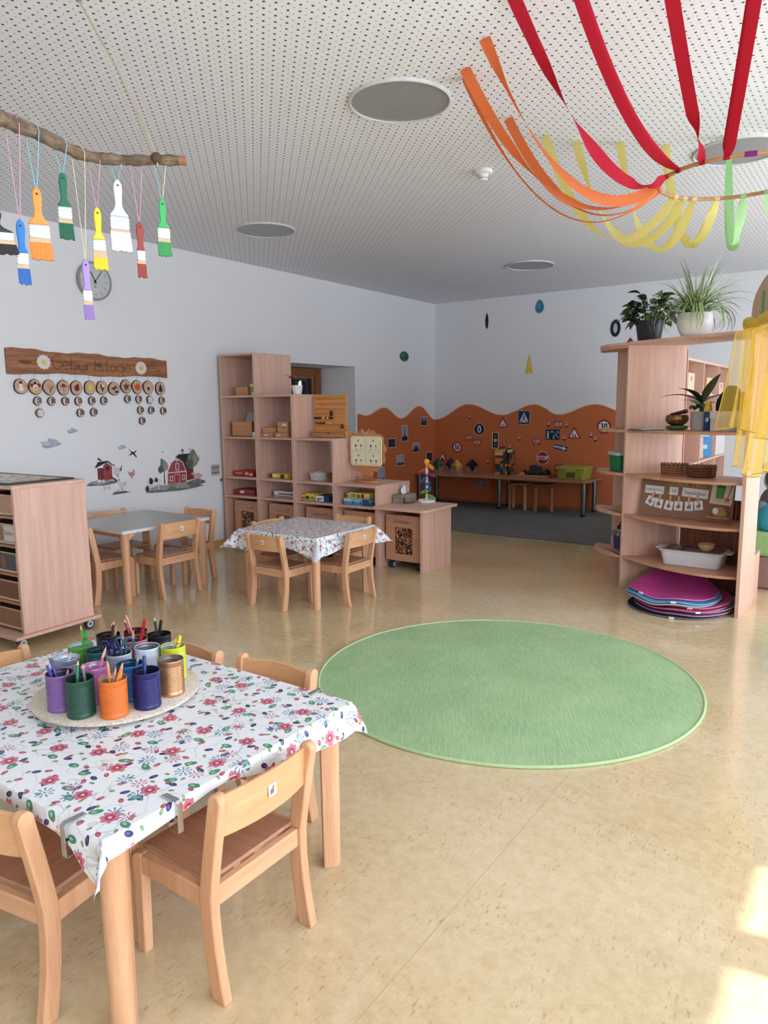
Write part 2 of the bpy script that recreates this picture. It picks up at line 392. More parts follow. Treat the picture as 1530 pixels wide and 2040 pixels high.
# ================================================================ children's chairs
def build_chair():
    t = thing('child_chair', 'x', 'chair')
    def rear(sx):
        prof = []
        zs = [0.0, 0.06, 0.14, 0.22, 0.28, 0.34, 0.42, 0.50, 0.53]
        ctr = lambda z: -0.128-0.030*max(0, (0.22-z)/0.22)**1.6-0.050*max(0, (z-0.28)/0.27)**1.15
        hw = lambda z: 0.023-0.002*(z/0.55)
        fr = [(ctr(z)+hw(z), z) for z in zs]; bk = [(ctr(z)-hw(z), z) for z in zs]
        c = ctr(0.53); h = hw(0.53)
        cap = [(c+h*math.cos(a), 0.53+h*math.sin(a)) for a in [PI*i/8 for i in range(1, 8)]]
        m = MB(); x = sx*0.160; m.prism(fr+cap+bk[::-1], 'x', x-0.014, x+0.014)
        m.build('leg', CHAIRW, t, bevel=0.004, smooth=40)
    def front(sx):
        x = sx*0.160; m = MB(); y0, y1 = 0.118, 0.160
        poly = [(y0+0.008, 0), (y1-0.004, 0), (y1, 0.262)]+[(y1-0.03+0.03*math.cos(a), 0.262+0.03*math.sin(a)) for a in [PI/2*i/5 for i in range(1, 6)]]+[(y0, 0.292)]
        m.prism(poly, 'x', x-0.014, x+0.014); m.build('leg', CHAIRW, t, bevel=0.003, smooth=40)
        r = MB(); r.box(x-0.013, x+0.013, -0.110, y0, 0.238, 0.2915); r.build('side_rail', CHAIRW, t, bevel=0.003)
    for sx in (-1, 1): rear(sx)
    for sx in (-1, 1): front(sx)
    MB().box(-0.146, 0.146, -0.142, -0.120, 0.238, 0.291).build('rear_rail', wood('oiled_beech_x', (200, 148, 108), (226, 178, 138), 'x', 0.35), t, bevel=0.003)
    g = []
    xs = [-0.1455+0.291*i/12 for i in range(13)]; yy = [-0.119+0.269*j/8 for j in range(9)]
    for y in yy:
        fr = max(0, (y-0.11)/0.04)
        g.append([(x, y, 0.3045-0.006*math.exp(-(x/0.10)**2-((y-0.01)/0.09)**2)-0.006*fr**2) for x in xs])
    MB().slab(g, (0, 0, -0.012)).build('seat', SEATW, t, bevel=0.0025)
    g = []
    for j in range(7):
        z = 0.428+0.108*j/6
        g.append([(x, -0.166-0.022*(1-(x/0.15)**2)-0.05*(z-0.428), z+0.006*(1-(x/0.15)**2)*(1 if j == 6 else 0)) for x in [-0.149+0.298*i/14 for i in range(15)]])
    MB().slab(g, (0, 0.012, 0)).build('backrest', BACKW, t, bevel=0.003)
    m = MB(); y = -0.1915
    M = Matrix.Translation((0, -0.1935, 0.492)) @ Matrix.Rotation(R_(90-2.9), 4, 'X')
    m.prism(rrect(-0.014, 0.014, -0.016, 0.016, 0.002, 2), 'z', 0, 0.0012, 0)
    m.prism(circ(0.006, 8, -0.001, -0.003, 0.007), 'z', 0.0012, 0.0016, 1); m.prism(circ(0.004, 8, 0.003, 0.006), 'z', 0.0012, 0.0016, 2)
    m.prism([(-0.008, -0.010), (-0.004, -0.011), (-0.003, 0.002), (-0.007, 0.004)], 'z', 0.0012, 0.0016, 1)
    m.xform(M); m.build('picture_sticker', [P((232, 232, 228), 0.5), P((120, 110, 110), 0.6), P((150, 104, 80), 0.6)], t)
    return t
CHAIR0 = build_chair(); _used = [False]
def chair(x, y, rz, label, group, sc=1.0):
    o = CHAIR0 if not _used[0] else copy_tree(CHAIR0)
    _used[0] = True
    o.location = (x, y, 0); o.rotation_euler = (0, 0, R_(rz)); o.scale = (sc, sc, sc)
    return tag(o, label, 'chair', group)
G1 = 'small beech chairs at the nearest table'
chair(-1.39, 1.205, 90, 'nearest small beech chair, its back to the green rug', G1)
chair(-1.712, 0.890, 10, 'small beech chair cut off at the lower left corner', G1)
chair(-2.49, 1.207, -90, 'small beech chair at the far left end of nearest table, only back rail showing', G1)
chair(-2.14, 1.56, 180, 'small beech chair behind the black and yellow pencil tins', G1)
chair(-1.712, 1.60, 183, 'small beech chair on the rug side of nearest table, beside tablecloth clip', G1)
G2 = 'small beech chairs at the middle table'
chair(-3.596, 3.80, 0, 'beech chair at middle table with its back square to the viewer', G2)
chair(-3.29, 4.155, 91, 'beech chair at middle table, on the side next to the rolling bin', G2)
chair(-3.90, 4.155, -91, 'beech chair on the far left side of the middle table', G2)
chair(-3.59, 4.505, 182, 'beech chair behind the middle table in front of plain drawer fronts', G2)
G3 = 'small beech chairs at the bare grey table'
chair(-4.60, 3.545, 90, 'beech chair at grey table with white sticker on its back', G3, 1.08)
chair(-4.885, 3.155, 0, 'beech chair at grey table partly hidden by the rolling cabinet', G3, 1.08)
chair(-4.825, 3.915, 180, 'beech chair at far right corner of the grey table', G3, 1.08)
chair(-5.20, 3.56, -90, 'beech chair at grey table on the wall side below the decals', G3, 1.08)

# ================================================================ tables
def table(x0, x1, y0, y1, z, top_mat, edge_mat, label, brackets=True, th=0.024, inset=0.05):
    t = thing('child_table', label, 'table', ((x0+x1)/2, (y0+y1)/2, 0))
    hx, hy = (x1-x0)/2, (y1-y0)/2
    MB().prism(rrect(-hx, hx, -hy, hy, 0.012, 3), 'z', z-th, z-0.0005).build('edge_band', edge_mat, t, bevel=0.002)
    MB().prism(rrect(-hx+0.003, hx-0.003, -hy+0.003, hy-0.003, 0.012, 3), 'z', z-0.002, z+0.0005).build('tabletop', top_mat, t)
    for sx in (-1, 1):
        for sy in (-1, 1):
            cx, cy = sx*(hx-inset), sy*(hy-inset); r = 0.031
            pts = []
            for i in range(9):                                   # round outside, square inside
                a = R_(-45+i*180/8-45); pts.append((r*math.cos(a), r*math.sin(a)))
            ang = math.atan2(sy, sx)
            poly = [(0+r*math.cos(R_(-90+i*180/10)), r*math.sin(R_(-90+i*180/10))) for i in range(11)]+[(-0.030, r), (-0.030, -r)]
            ca, sa = math.cos(ang), math.sin(ang)
            mk = lambda k: [(cx+(p[0]*ca-p[1]*sa)*k, cy+(p[0]*sa+p[1]*ca)*k) for p in poly]
            lo_, hi_ = mk(0.90), mk(1.0); n = len(poly)
            m = MB(); m.add([(p[0], p[1], 0.0) for p in lo_]+[(p[0], p[1], z-th) for p in hi_],
                            [tuple(range(n))[::-1], tuple(range(n, 2*n))]+[(i, (i+1) % n, n+(i+1) % n, n+i) for i in range(n)])
            m.build('leg', CHAIRW, t, bevel=0.002, smooth=40)
            if brackets:
                m = MB()
                for ax, sg in (('y', sx), ('x', sy)):
                    L = 0.085; h = z-th
                    q = lambda s_: [(s_*0.0, h), (-s_*L, h), (-s_*L, h-0.012), (-s_*0.03, h-0.062), (0, h-0.062)]
                    if ax == 'y': m.prism([(cx+a, b) for a, b in q(sx)], 'y', cy-0.012, cy+0.012)
                    else: m.prism([(cy+a, b) for a, b in q(sy)], 'x', cx-0.012, cx+0.012)
                m.build('corner_bracket', CHAIRW, t, bevel=0.002)
    for a, b, c, d in ((-hx+inset+0.03, hx-inset-0.03, -hy+inset-0.01, -hy+inset+0.01), (-hx+inset+0.03, hx-inset-0.03, hy-inset-0.01, hy-inset+0.01)):
        MB().box(a, b, c, d, z-th-0.035, z-th).build('apron', CHAIRW, t)
    return t
GREYTOP = P((176, 178, 172), 0.28); LEDGE = P((214, 214, 208), 0.35)
BTOP = wood('beech_table_edge', (206, 150, 100), (230, 180, 126), 'x', 0.35)
table(-5.34, -4.505, 3.10, 3.93, 0.56, GREYTOP, LEDGE, 'low square table with bare grey top by the left wall')
table(-4.00, -3.22, 3.76, 4.46, 0.53, GREYTOP, BTOP, 'low square table under the small floral cloth in front of the stepped shelf')
table(-2.52, -1.30, 0.80, 1.665, 0.53, BTOP, BTOP, 'nearest low beech table carrying the pencil tins', brackets=False)

# ================================================================ flowered oilcloth
def mat_floral(name, k=1.0, seed=0.0):
    t = NT(name); uv = t.new('UVMap'); uv.uv_map = 'cloth'
    col = t.mix(t.noise(uv.outputs[0], 4, 2), lin((232, 236, 240)), lin((244, 245, 246)))
    # thin vines
    for sc, off in ((7.5*k, 0.0), (9.0*k, 3.7)):
        mp = t.new('Mapping'); mp.inputs['Location'].default_value = (off+seed, off*1.7, 0); t.link(uv.outputs[0], mp.inputs[0])
        n = t.noise(mp.outputs[0], sc, 1.5, 0.5)
        line = t.ramp(t.math('ABSOLUTE', t.math('SUBTRACT', n, 0.5)), [(0.0, (1, 1, 1, 1)), (0.006, (0, 0, 0, 1))])
        col = t.mix(t.math('MULTIPLY', line, 0.45), col, lin((120, 140, 130)))
    def layer(col, scale, off, shape, R, ca, cb=None, rnd=0.55, petals=7, prob=1.0):
        mp = t.new('Mapping'); mp.inputs['Location'].default_value = (off+seed, off*0.61, 0); t.link(uv.outputs[0], mp.inputs[0])
        vo = t.new('TexVoronoi', voronoi_dimensions='2D'); vo.inputs['Scale'].default_value = scale*k; vo.inputs['Randomness'].default_value = rnd
        t.link(mp.outputs[0], vo.inputs['Vector'])
        df = t.new('VectorMath', operation='SUBTRACT'); t.link(mp.outputs[0], df.inputs[0]); t.link(vo.outputs['Position'], df.inputs[1])
        sc = t.new('SeparateColor'); t.link(vo.outputs['Color'], sc.inputs[0])
        rt = t.new('VectorRotate', rotation_type='Z_AXIS'); t.link(df.outputs[0], rt.inputs['Vector']); t.link(t.math('MULTIPLY', sc.outputs[0], 6.28), rt.inputs['Angle'])
        sp = t.new('SeparateXYZ'); t.link(rt.outputs[0], sp.inputs[0]); x, y = sp.outputs[0], sp.outputs[1]
        r = t.math('SQRT', t.math('ADD', t.math('MULTIPLY', x, x), t.math('MULTIPLY', y, y))); th = t.math('ARCTAN2', y, x)
        R = R/k
        if shape == 'flower':
            rim = t.math('MULTIPLY', t.math('ADD', 1.0, t.math('MULTIPLY', t.math('COSINE', t.math('MULTIPLY', th, float(petals))), 0.13)), R)
            m = t.math('LESS_THAN', r, rim); inner = t.math('LESS_THAN', r, R*0.55); dot = t.math('LESS_THAN', r, R*0.2)
            c = t.mix(inner, lin(ca), lin(cb)); c = t.mix(dot, c, lin((244, 214, 220)))
        elif shape == 'daisy':
            pet = t.math('GREATER_THAN', t.math('COSINE', t.math('MULTIPLY', th, float(petals))), 0.35)
            m = t.math('MULTIPLY', t.math('MULTIPLY', pet, t.math('LESS_THAN', r, R)), t.math('GREATER_THAN', r, R*0.28))
            dot = t.math('LESS_THAN', r, R*0.12); m = t.math('MAXIMUM', m, dot); c = t.mix(dot, lin(ca), lin(cb))
        else:                                                     # leaf / bud: a pointed ellipse with a paler heart
            yy = t.math('MULTIPLY', y, 1.7); e = t.math('SQRT', t.math('ADD', t.math('MULTIPLY', x, x), t.math('MULTIPLY', yy, yy)))
            m = t.math('LESS_THAN', e, R)
            ex = t.math('SUBTRACT', x, R*0.25); e2 = t.math('SQRT', t.math('ADD', t.math('MULTIPLY', ex, ex), t.math('MULTIPLY', yy, yy)))
            c = t.mix(t.math('LESS_THAN', e2, R*0.42), lin(ca), lin(cb or ca))
        if prob < 1: m = t.math('MULTIPLY', m, t.math('LESS_THAN', sc.outputs[1], prob))
        return t.mix(m, col, c)
    col = layer(col, 17, 0.9, 'bud', 0.0075, (112, 140, 100), (150, 176, 130))
    col = layer(col, 13, 3.1, 'bud', 0.0105, (176, 74, 88), (214, 130, 142))
    col = layer(col, 12, 5.3, 'bud', 0.0120, (46, 52, 96), (84, 96, 146))
    col = layer(col, 11, 7.7, 'bud', 0.0165, (66, 142, 108), (156, 202, 172), prob=0.75)
    col = layer(col, 9.0, 11.2, 'daisy', 0.0230, (104, 150, 186), (52, 60, 90), petals=9, prob=0.7)
    col = layer(col, 9.0, 14.6, 'daisy', 0.0200, (190, 128, 150), (96, 50, 70), petals=8, prob=0.5)
    col = layer(col, 7.4, 17.9, 'flower', 0.0215, (206, 120, 140), (176, 60, 84), rnd=0.45)
    t.color(col); t.set(0.28, spec=0.4); t.bump(t.noise(uv.outputs[0], 7, 3), 0.25, 0.01)
    return t.m
def oilcloth(name, label, x0, x1, y0, y1, z, ov, floral, nx=22, ny=18, flare=0.5, grp=None, crease=0.0):
    """ov(side, s) = how far the cloth hangs over that side at 0..1 along it"""
    T = [0.12, 0.28, 0.5, 0.75, 1.0]
    us = [('l', t) for t in T[::-1]]+[('m', i/nx) for i in range(nx+1)]+[('r', t) for t in T]
    vs = [('l', t) for t in T[::-1]]+[('m', i/ny) for i in range(ny+1)]+[('r', t) for t in T]
    P_, UV = [], []
    for kv, tv in vs:
        row, ruv = [], []
        for ku, tu in us:
            sx = tu if ku == 'm' else (0 if ku == 'l' else 1); sy = tv if kv == 'm' else (0 if kv == 'l' else 1)
            dx = 0 if ku == 'm' else (-1 if ku == 'l' else 1)*tu*ov('x0' if ku == 'l' else 'x1', sy)
            dy = 0 if kv == 'm' else (-1 if kv == 'l' else 1)*tv*ov('y0' if kv == 'l' else 'y1', sx)
            ex, ey = x0+(x1-x0)*sx, y0+(y1-y0)*sy
            rad = math.hypot(dx, dy)
            if rad < 1e-9: p = (ex, ey, z+crease*mnoise.noise((ex*9, ey*9, 0)))
            else:
                ux, uy = dx/rad, dy/rad; phi = abs(2*ux*uy)
                beta = 0.10+flare*phi+0.10*mnoise.noise((ex*6, ey*6, 1.3))
                bend = min(1, rad/0.012)
                out = rad*math.sin(beta)+0.004*bend; dr = rad*math.cos(beta)
                p = (ex+ux*out, ey+uy*out, z-dr)
            row.append(p); ruv.append((ex+dx, ey+dy))
        P_.append(row); UV.append(ruv)
    mb = MB(); mb.slab(P_, (0, 0, -0.0012), 0, 1)
    w = len(us)
    me = bpy.data.meshes.new(name); me.from_pydata(mb.v, [], mb.f)
    me.materials.append(floral); me.materials.append(P((226, 230, 236), 0.5))
    me.polygons.foreach_set('material_index', mb.mi)
    flat = [q for row in UV for q in row]; n1 = len(flat)
    lay = me.uv_layers.new(name='cloth')
    for lp in me.loops: lay.data[lp.index].uv = flat[lp.vertex_index] if lp.vertex_index < n1 else flat[lp.vertex_index-n1] if lp.vertex_index < 2*n1 else (0, 0)
    for p in me.polygons: p.use_smooth = True
    me.set_sharp_from_angle(angle=R_(60))
    o = bpy.data.objects.new(name, me); COL.objects.link(o)
    return tag(o, label, 'tablecloth', grp)
def ov_near(side, s):
    c = lambda a, w=0.10: math.exp(-((s-a)/w)**2)
    if side == 'x1': return 0.034+0.012*c(0, 0.13)-0.02*c(0.38, 0.12)+0.045*c(0.8, 0.3)+0.03*c(1, .15)
    if side == 'y0': return 0.034+0.072*c(1, 0.075)
    if side == 'y1': return 0.030+0.03*c(1, 0.1)
    return 0.04
oilcloth('tablecloth', 'white oilcloth with red flowers, clipped on the nearest table', -2.522, -1.298, 0.798, 1.667, 0.5345, ov_near, mat_floral('floral_oilcloth'), crease=0.0012, flare=0.35)
def ov_mid(side, s):
    c = lambda a, w=0.2: math.exp(-((s-a)/w)**2)
    return {'x1': 0.10, 'y0': 0.115, 'y1': 0.10, 'x0': 0.10}[side]+0.02*math.sin(7*s)+0.03*(c(0)+c(1))
oilcloth('tablecloth', 'small floral cloth with white underside hanging off the middle table', -4.002, -3.218, 3.758, 4.462, 0.5325, ov_mid, mat_floral('floral_oilcloth_small', 1.5, 2.3), flare=0.7)

# ---- spring clips on the near tablecloth
def clip(x, y, rz, label):
    w = 0.0075; th = 0.0009; z0 = 0.5372
    path = [(-0.036, z0+0.002), (0.014, z0+0.003), (0.019, z0-0.002), (0.019, z0-0.075), (0.012, z0-0.078), (-0.014, z0-0.070), (-0.016, z0-0.062)]
    m = MB(); outer = []
    for i, (a, b) in enumerate(path):
        p = Vector((a, b)); d = (Vector(path[min(i+1, len(path)-1)])-Vector(path[max(i-1, 0)])).normalized(); n = Vector((-d.y, d.x))
        outer.append((p+n*th, p-n*th))
    poly = [tuple(o[0]) for o in outer]+[tuple(o[1]) for o in outer[::-1]]
    m.prism(poly, 'y', -w, w)
    t = thing('tablecloth_clip', label, 'clip', (x, y, 0), R_(rz), 'metal clips holding the near tablecloth')
    m.build('bent_strip', CHROME, t, smooth=30)
    m = MB(); m.box(-0.012, 0.017, -0.004, 0.004, z0-0.040, z0-0.0375); m.box(-0.013, -0.011, -0.004, 0.004, z0-0.06, z0-0.0375)
    m.build('spring_tongue', P((60, 58, 56), 0.4, 0.8), t)
clip(-1.298, 0.985, 0, 'chrome tablecloth clip beside the nearest chair')
clip(-1.42, 0.798, -90, 'chrome tablecloth clip by the hanging cloth corner')
clip(-1.44, 1.667, 90, 'chrome tablecloth clip on the rug side of the table')
clip(-2.20, 1.667, 90, 'chrome tablecloth clip near the far left cloth edge')
# ================================================================ stepped shelf wall
SX = [-5.645, -5.145, -4.655, -4.16, -3.695]           # left faces of the side panels
SY0, SY1, PT = 5.13, 5.67, 0.020
LV = [0.55, 0.745, 1.155, 1.57, 1.985]                 # board tops
tops = [1.985, 1.57, 1.155, 0.745]
labs = ['tallest column of the stepped beech shelf, against the left wall', 'second column of the stepped beech shelf, potted plant on top',
        'third column of the stepped beech shelf, domino board on top', 'lowest column of the stepped beech shelf, tree game on top']
for i in range(4):
    x0, x1, zt = SX[i], SX[i+1], tops[i]
    t = thing('shelf_column', labs[i], 'shelf', ((x0+x1)/2, SY0, 0), group='columns of the stepped shelf')
    ox, oy = (x0+x1)/2, SY0
    a0 = x0-ox+0.0005; a1 = x1-ox-0.0005; dep = SY1-SY0
    MB().box(a0, a0+PT, 0, dep, 0, zt-PT-0.0002).build('side_panel', BEECH, t, bevel=0.001)
    if i < 3: MB().box(a1-PT, a1, 0, dep, 0, zt-PT-0.0002).build('side_panel', BEECH, t, bevel=0.001)
    else: MB().box(a1, a1+PT, 0, dep, 0, zt-PT-0.0002).build('side_panel', BEECH, t, bevel=0.001)
    for z in LV:
        if z <= zt+0.001:
            last = z > zt-0.001
            MB().box(a0 if last else a0+PT, a1+(PT if i == 3 and last else 0), 0.0005 if not last else -0.001, dep, z-PT, z).build('shelf_board', BEECHX, t, bevel=0.001)
    MB().box(a0+PT, a1-0.002, dep-0.01, dep-0.002, 0.0, 0.53).build('back_panel', BEECHX, t)
# ---- low desk at the end
dk = thing('end_desk', 'low beech desk at the end of the stepped shelf with rounded top corner', 'desk', (-3.44, SY0, 0))
MB().box(-3.6745+3.44, -3.655+3.44, 0, 0.52, 0, 0.545).build('side_panel', BEECH, dk, bevel=0.001)
MB().box(-3.222+3.44, -3.200+3.44, 0.0, 0.50, 0, 0.545).build('side_panel', BEECH, dk, bevel=0.001)
tp = [(-0.234, -0.06), (0.245, -0.06)]+[(0.245+0.06*math.sin(a), 0.0-0.06*math.cos(a)) for a in [PI/2*i/6 for i in range(1, 7)]]+[(0.305, 0.50), (-0.234, 0.50)]
MB().prism(tp, 'z', 0.545, 0.570).build('desktop', BEECHX, dk, bevel=0.003)
MB().box(-0.215, 0.218, 0.48, 0.49, 0.02, 0.54).build('back_panel', BEECHX, dk)
# ---- rolling bins
def mat_beads():
    t = NT('wooden_toy_fill'); v = t.new('TexVoronoi'); v.inputs['Scale'].default_value = 55; t.link(t.coord(), v.inputs['Vector'])
    n = t.noise(t.coord((1, 1, 1), (0.4, 0.7, 0.2)), 40, 2)
    c = t.ramp(n, [(0.30, lin((60, 34, 24))), (0.42, lin((150, 84, 56))), (0.5, lin((206, 160, 110))), (0.58, lin((170, 70, 50))), (0.68, lin((80, 60, 60)))])
    t.color(t.mix(t.math('GREATER_THAN', v.outputs['Distance'], 0.50), c, lin((40, 24, 18)))); t.set(0.5); t.bump(v.outputs['Distance'], 0.6, 0.01); return t.m
BEADS = mat_beads()
def caster(parent, x, y, z, r=0.032, w=0.016):
    c = MB(); c.cyl((x-w, y, r), (x+w, y, r), r, n=20)
    o = c.build('caster_wheel', P((38, 40, 44), 0.5), parent, bevel=0.003)
    h = MB(); h.cyl((x-w-0.002, y, r), (x+w+0.002, y, r), r*0.68, n=16); h.build('wheel_disc', P((176, 186, 198), 0.4), o)
    h = MB(); h.cyl((x-w-0.004, y, r), (x+w+0.004, y, r), r*0.28, n=10); h.build('hub', P((40, 50, 80), 0.4), o)
    h = MB(); h.box(x-0.012, x+0.012, y-0.012, y+0.012, 2*r, z); h.build('caster_stem', P((50, 52, 56), 0.4, 0.6), o)
BINF = wood('bin_front', (188, 132, 100), (212, 160, 126), 'x', 0.4)
def bin_(xc, window, label, front=5.2, w=0.37):
    t = thing('rolling_bin', label, 'bin', (xc, front, 0), group='rolling bins under the stepped shelf')
    h = w/2
    m = MB(); m.box(-h, -h+0.014, 0.012, 0.36, 0.075, 0.475); m.box(h-0.014, h, 0.012, 0.36, 0.075, 0.475); m.box(-h, h, 0.346, 0.36, 0.075, 0.475); m.box(-h, h, 0.012, 0.36, 0.075, 0.09)
    m.build('bin_body', BINF, t, weld=False)
    if window:
        a, b, c, d = -h+0.095, h-0.088, 0.14, 0.38
        m = MB(); m.box(-h, h, 0, 0.012, 0.078, c); m.box(-h, h, 0, 0.012, d, 0.49); m.box(-h, a, 0, 0.012, c, d); m.box(b, h, 0, 0.012, c, d)
        m.build('front_panel', BINF, t, weld=False)
        MB().box(a, b, 0.006, 0.010, c, d).build('window_fill', BEADS, t)
        m = MB(); rnd = random.Random(int(-xc*100)); rings = []
        for k in range(46):                                       # turned wooden pieces pressed against the pane
            px, pz = rnd.uniform(a+0.012, b-0.012), rnd.uniform(c+0.012, d-0.012); q = rnd.random(); rad = rnd.uniform(0.006, 0.011)
            col = rnd.choice([0, 0, 1, 2]); ang = rnd.uniform(0, PI)
            if q < 0.6: m.tube([(px+rad*math.cos(2*PI*j/10), 0.004, pz+rad*math.sin(2*PI*j/10)) for j in range(10)], 0.0028, 5, closed=True, mi=col)
            else:
                dx_, dz_ = 0.014*math.cos(ang), 0.014*math.sin(ang); m.cyl((px-dx_, 0.004, pz-dz_), (px+dx_, 0.004, pz+dz_), 0.004, n=6, mi=col)
        o = m.build('toy_pieces', [P((206, 160, 112), 0.5), P((176, 84, 58), 0.5), P((120, 78, 60), 0.5)], t); o['kind'] = 'stuff'
    else: MB().box(-h, h, 0, 0.012, 0.078, 0.49).build('front_panel', BINF, t, bevel=0.001)
    m = MB(); m.box(-0.085, 0.083, -0.026, -0.020, 0.430, 0.445); m.box(-0.085, -0.073, -0.022, 0, 0.431, 0.444); m.box(0.071, 0.083, -0.022, 0, 0.431, 0.444)
    m.build('bar_handle', P((186, 182, 176), 0.3, 0.85), t, bevel=0.002, weld=False)
    for sx in (-1, 1): caster(t, sx*(h-0.045), 0.045, 0.078); caster(t, sx*(h-0.045), 0.31, 0.078)
bin_(-3.442, True, 'rolling bin under the end desk, its window full of wooden toys')
bin_(-5.385, True, 'rolling bin with toy window under the tallest shelf column')
bin_(-4.885, True, 'rolling bin with toy window under the second shelf column')
bin_(-4.39, False, 'plain-fronted rolling bin under the third shelf column')
bin_(-3.915, False, 'plain-fronted rolling bin under the lowest shelf column, behind chair')

# ---- things standing in the shelf
def boxthing(name, label, cat, x, y, z, w, d_, h, mat, rz=0, group=None, lid=None, prints=(), lines=True):
    """a cardboard or wooden box: body, lid with a visible lip, and printed patches on its front"""
    t = thing(name, label, cat, (x, y, z), R_(rz), group)
    MB().box(-w/2, w/2, 0, d_, 0.0005, h*(0.82 if lid else 1)).build('box_body', mat, t, bevel=0.0015)
    if lid: MB().box(-w/2-0.002, w/2+0.002, -0.002, d_+0.002, h*0.45, h).build('lid', lid, t, bevel=0.0015)
    for (a, b, c, e, col) in prints:
        MB().box(-w/2+a*w, -w/2+b*w, -0.0035, -0.0022 if lid else -0.0002, c*h, e*h).build('printed_patch', P(col, 0.5), t)
    return t
K = BOXW
boxthing('kraft_box', 'plain brown box on the top tier of the tallest shelf column', 'box', -5.40, 5.20, 1.571, 0.17, 0.28, 0.085, K, lid=wood('kraft_lid', (184, 128, 84), (208, 154, 108), 'x', 0.5))
t = thing('drinking_cup', 'pale green cup on the top tier of the tallest shelf column', 'cup', (-5.216, 5.19, 1.571))
MB().lathe([(0, 0), (0.028, 0), (0.036, 0.105), (0.040, 0.112), (0.034, 0.112), (0.027, 0.006), (0, 0.006)], 20).build('cup_body', P((196, 206, 150), 0.4), t)
MB().lathe([(0.0305, 0.03), (0.0345, 0.08)], 20).build('leaf_print', P((120, 150, 80), 0.5), t)
t = thing('kraft_box', 'open brown box with grey folder sticking out on tallest shelf column', 'box', (-5.405, 5.19, 1.156))
m = MB(); w_, d_, h_ = 0.30, 0.26, 0.155
m.box(-w_/2, w_/2, 0, 0.006, 0, h_); m.box(-w_/2, w_/2, d_-0.006, d_, 0, h_); m.box(-w_/2, -w_/2+0.006, 0, d_, 0, h_); m.box(w_/2-0.006, w_/2, 0, d_, 0, h_); m.box(-w_/2, w_/2, 0, d_, 0, 0.006)
m.build('box_body', K, t, weld=False)
for lab, cx, cy, th_, hh, ry, c in (('grey folder standing tilted in the open brown box', -0.01, 0.10, 0.006, 0.215, 10, (168, 170, 172)), ('black binder standing behind the grey folder', 0.05, 0.165, 0.022, 0.205, 0, (36, 38, 44))):
    f = thing('folder', lab, 'folder', (-5.405+cx, 5.19+cy, 1.185 if ry else 1.168), rot=(R_(-12), R_(ry), 0))
    MB().box(-0.08, 0.08, -th_/2, th_/2, 0, hh).build('cover', P(c, 0.5), f, bevel=0.001); MB().box(-0.076, 0.0805, -th_/2+0.001, th_/2-0.001, 0.004, hh-0.004).build('pages', P((206, 204, 198), 0.6), f)
t = thing('paper_roll', 'small white paper roll beside the open brown box', 'paper roll', (-5.206, 5.18, 1.156))
m = MB(); m.lathe([(0.010, 0), (0.028, 0), (0.030, 0.004), (0.030, 0.045), (0.028, 0.049), (0.010, 0.049), (0.010, 0)], 18); m.build('roll', P((214, 214, 210), 0.6), t)
RED = (178, 44, 44)
boxthing('game_box', 'red board game box on the third tier of tallest shelf column', 'game box', -5.415, 5.20, 0.746, 0.285, 0.20, 0.055, P((160, 40, 40), 0.4), lid=P(RED, 0.4),
         prints=((0.08, 0.45, 0.35, 0.75, (214, 120, 90)), (0.58, 0.75, 0.3, 0.8, (226, 180, 120)), (0.8, 0.95, 0.2, 0.6, (220, 210, 200))))
boxthing('game_box', 'darker red game box with white print just above tallest column bin', 'game box', -5.415, 5.20, 0.551, 0.30, 0.20, 0.055, P((130, 34, 38), 0.4), lid=P((166, 44, 46), 0.4),
         prints=((0.3, 0.5, 0.3, 0.8, (226, 214, 196)), (0.55, 0.9, 0.2, 0.5, (120, 60, 90))))
flat = dict(lid=wood('kraft_lid', (184, 128, 84), (208, 154, 108), 'x', 0.5))
boxthing('kraft_box', 'low flat brown box at left in the second column middle tier', 'box', -5.035, 5.17, 1.156, 0.145, 0.20, 0.044, K, prints=((0.25, 0.6, 0.3, 0.6, (226, 222, 214)),), **flat)
boxthing('kraft_box', 'low flat brown box at right in the second column middle tier', 'box', -4.845, 5.17, 1.156, 0.165, 0.20, 0.044, K, prints=((0.2, 0.4, 0.3, 0.6, (226, 222, 214)),), **flat)
boxthing('kraft_box', 'brown box without label lying on top of the left flat box', 'box', -5.02, 5.17, 1.2007, 0.155, 0.20, 0.050, K, **flat)
boxthing('kraft_box', 'brown box stacked upon the right flat box in second column', 'box', -4.835, 5.18, 1.2007, 0.130, 0.20, 0.053, K, prints=((0.55, 0.7, 0.85, 0.99, (60, 36, 24)),), **flat)
boxthing('kraft_box', 'topmost brown box with paper label in the second shelf column', 'box', -4.83, 5.18, 1.2545, 0.130, 0.20, 0.055, K, prints=((0.45, 0.9, 0.25, 0.6, (222, 212, 200)),), **flat)
boxthing('game_box', 'yellow and black game box in the second column', 'game box', -4.92, 5.20, 0.746, 0.23, 0.18, 0.048, P((206, 176, 70), 0.4), lid=P((222, 194, 84), 0.4),
         prints=((0.0, 0.1, 0.1, 0.95, (40, 40, 46)), (0.16, 0.45, 0.3, 0.8, (236, 222, 150)), (0.6, 0.82, 0.05, 0.9, (50, 50, 56))))
o = boxthing('game_box', 'white game box with dark lettering in the second column', 'game box', -4.905, 5.25, 0.551, 0.27, 0.2, 0.062, P((214, 210, 202), 0.4), lid=P((232, 230, 224), 0.4), prints=((0.05, 0.9, 0.10, 0.22, (120, 90, 110)),))
m = MB(); rnd = random.Random(2); u_ = -0.075
while u_ < 0.12:
    w_ = rnd.uniform(0.004, 0.010); m.box(u_, u_+w_, -0.0036, -0.0024, 0.030, 0.030+rnd.uniform(0.008, 0.016)); u_ += w_+0.002
m.build('blurred_print', P((46, 44, 60), 0.5), o, weld=False)
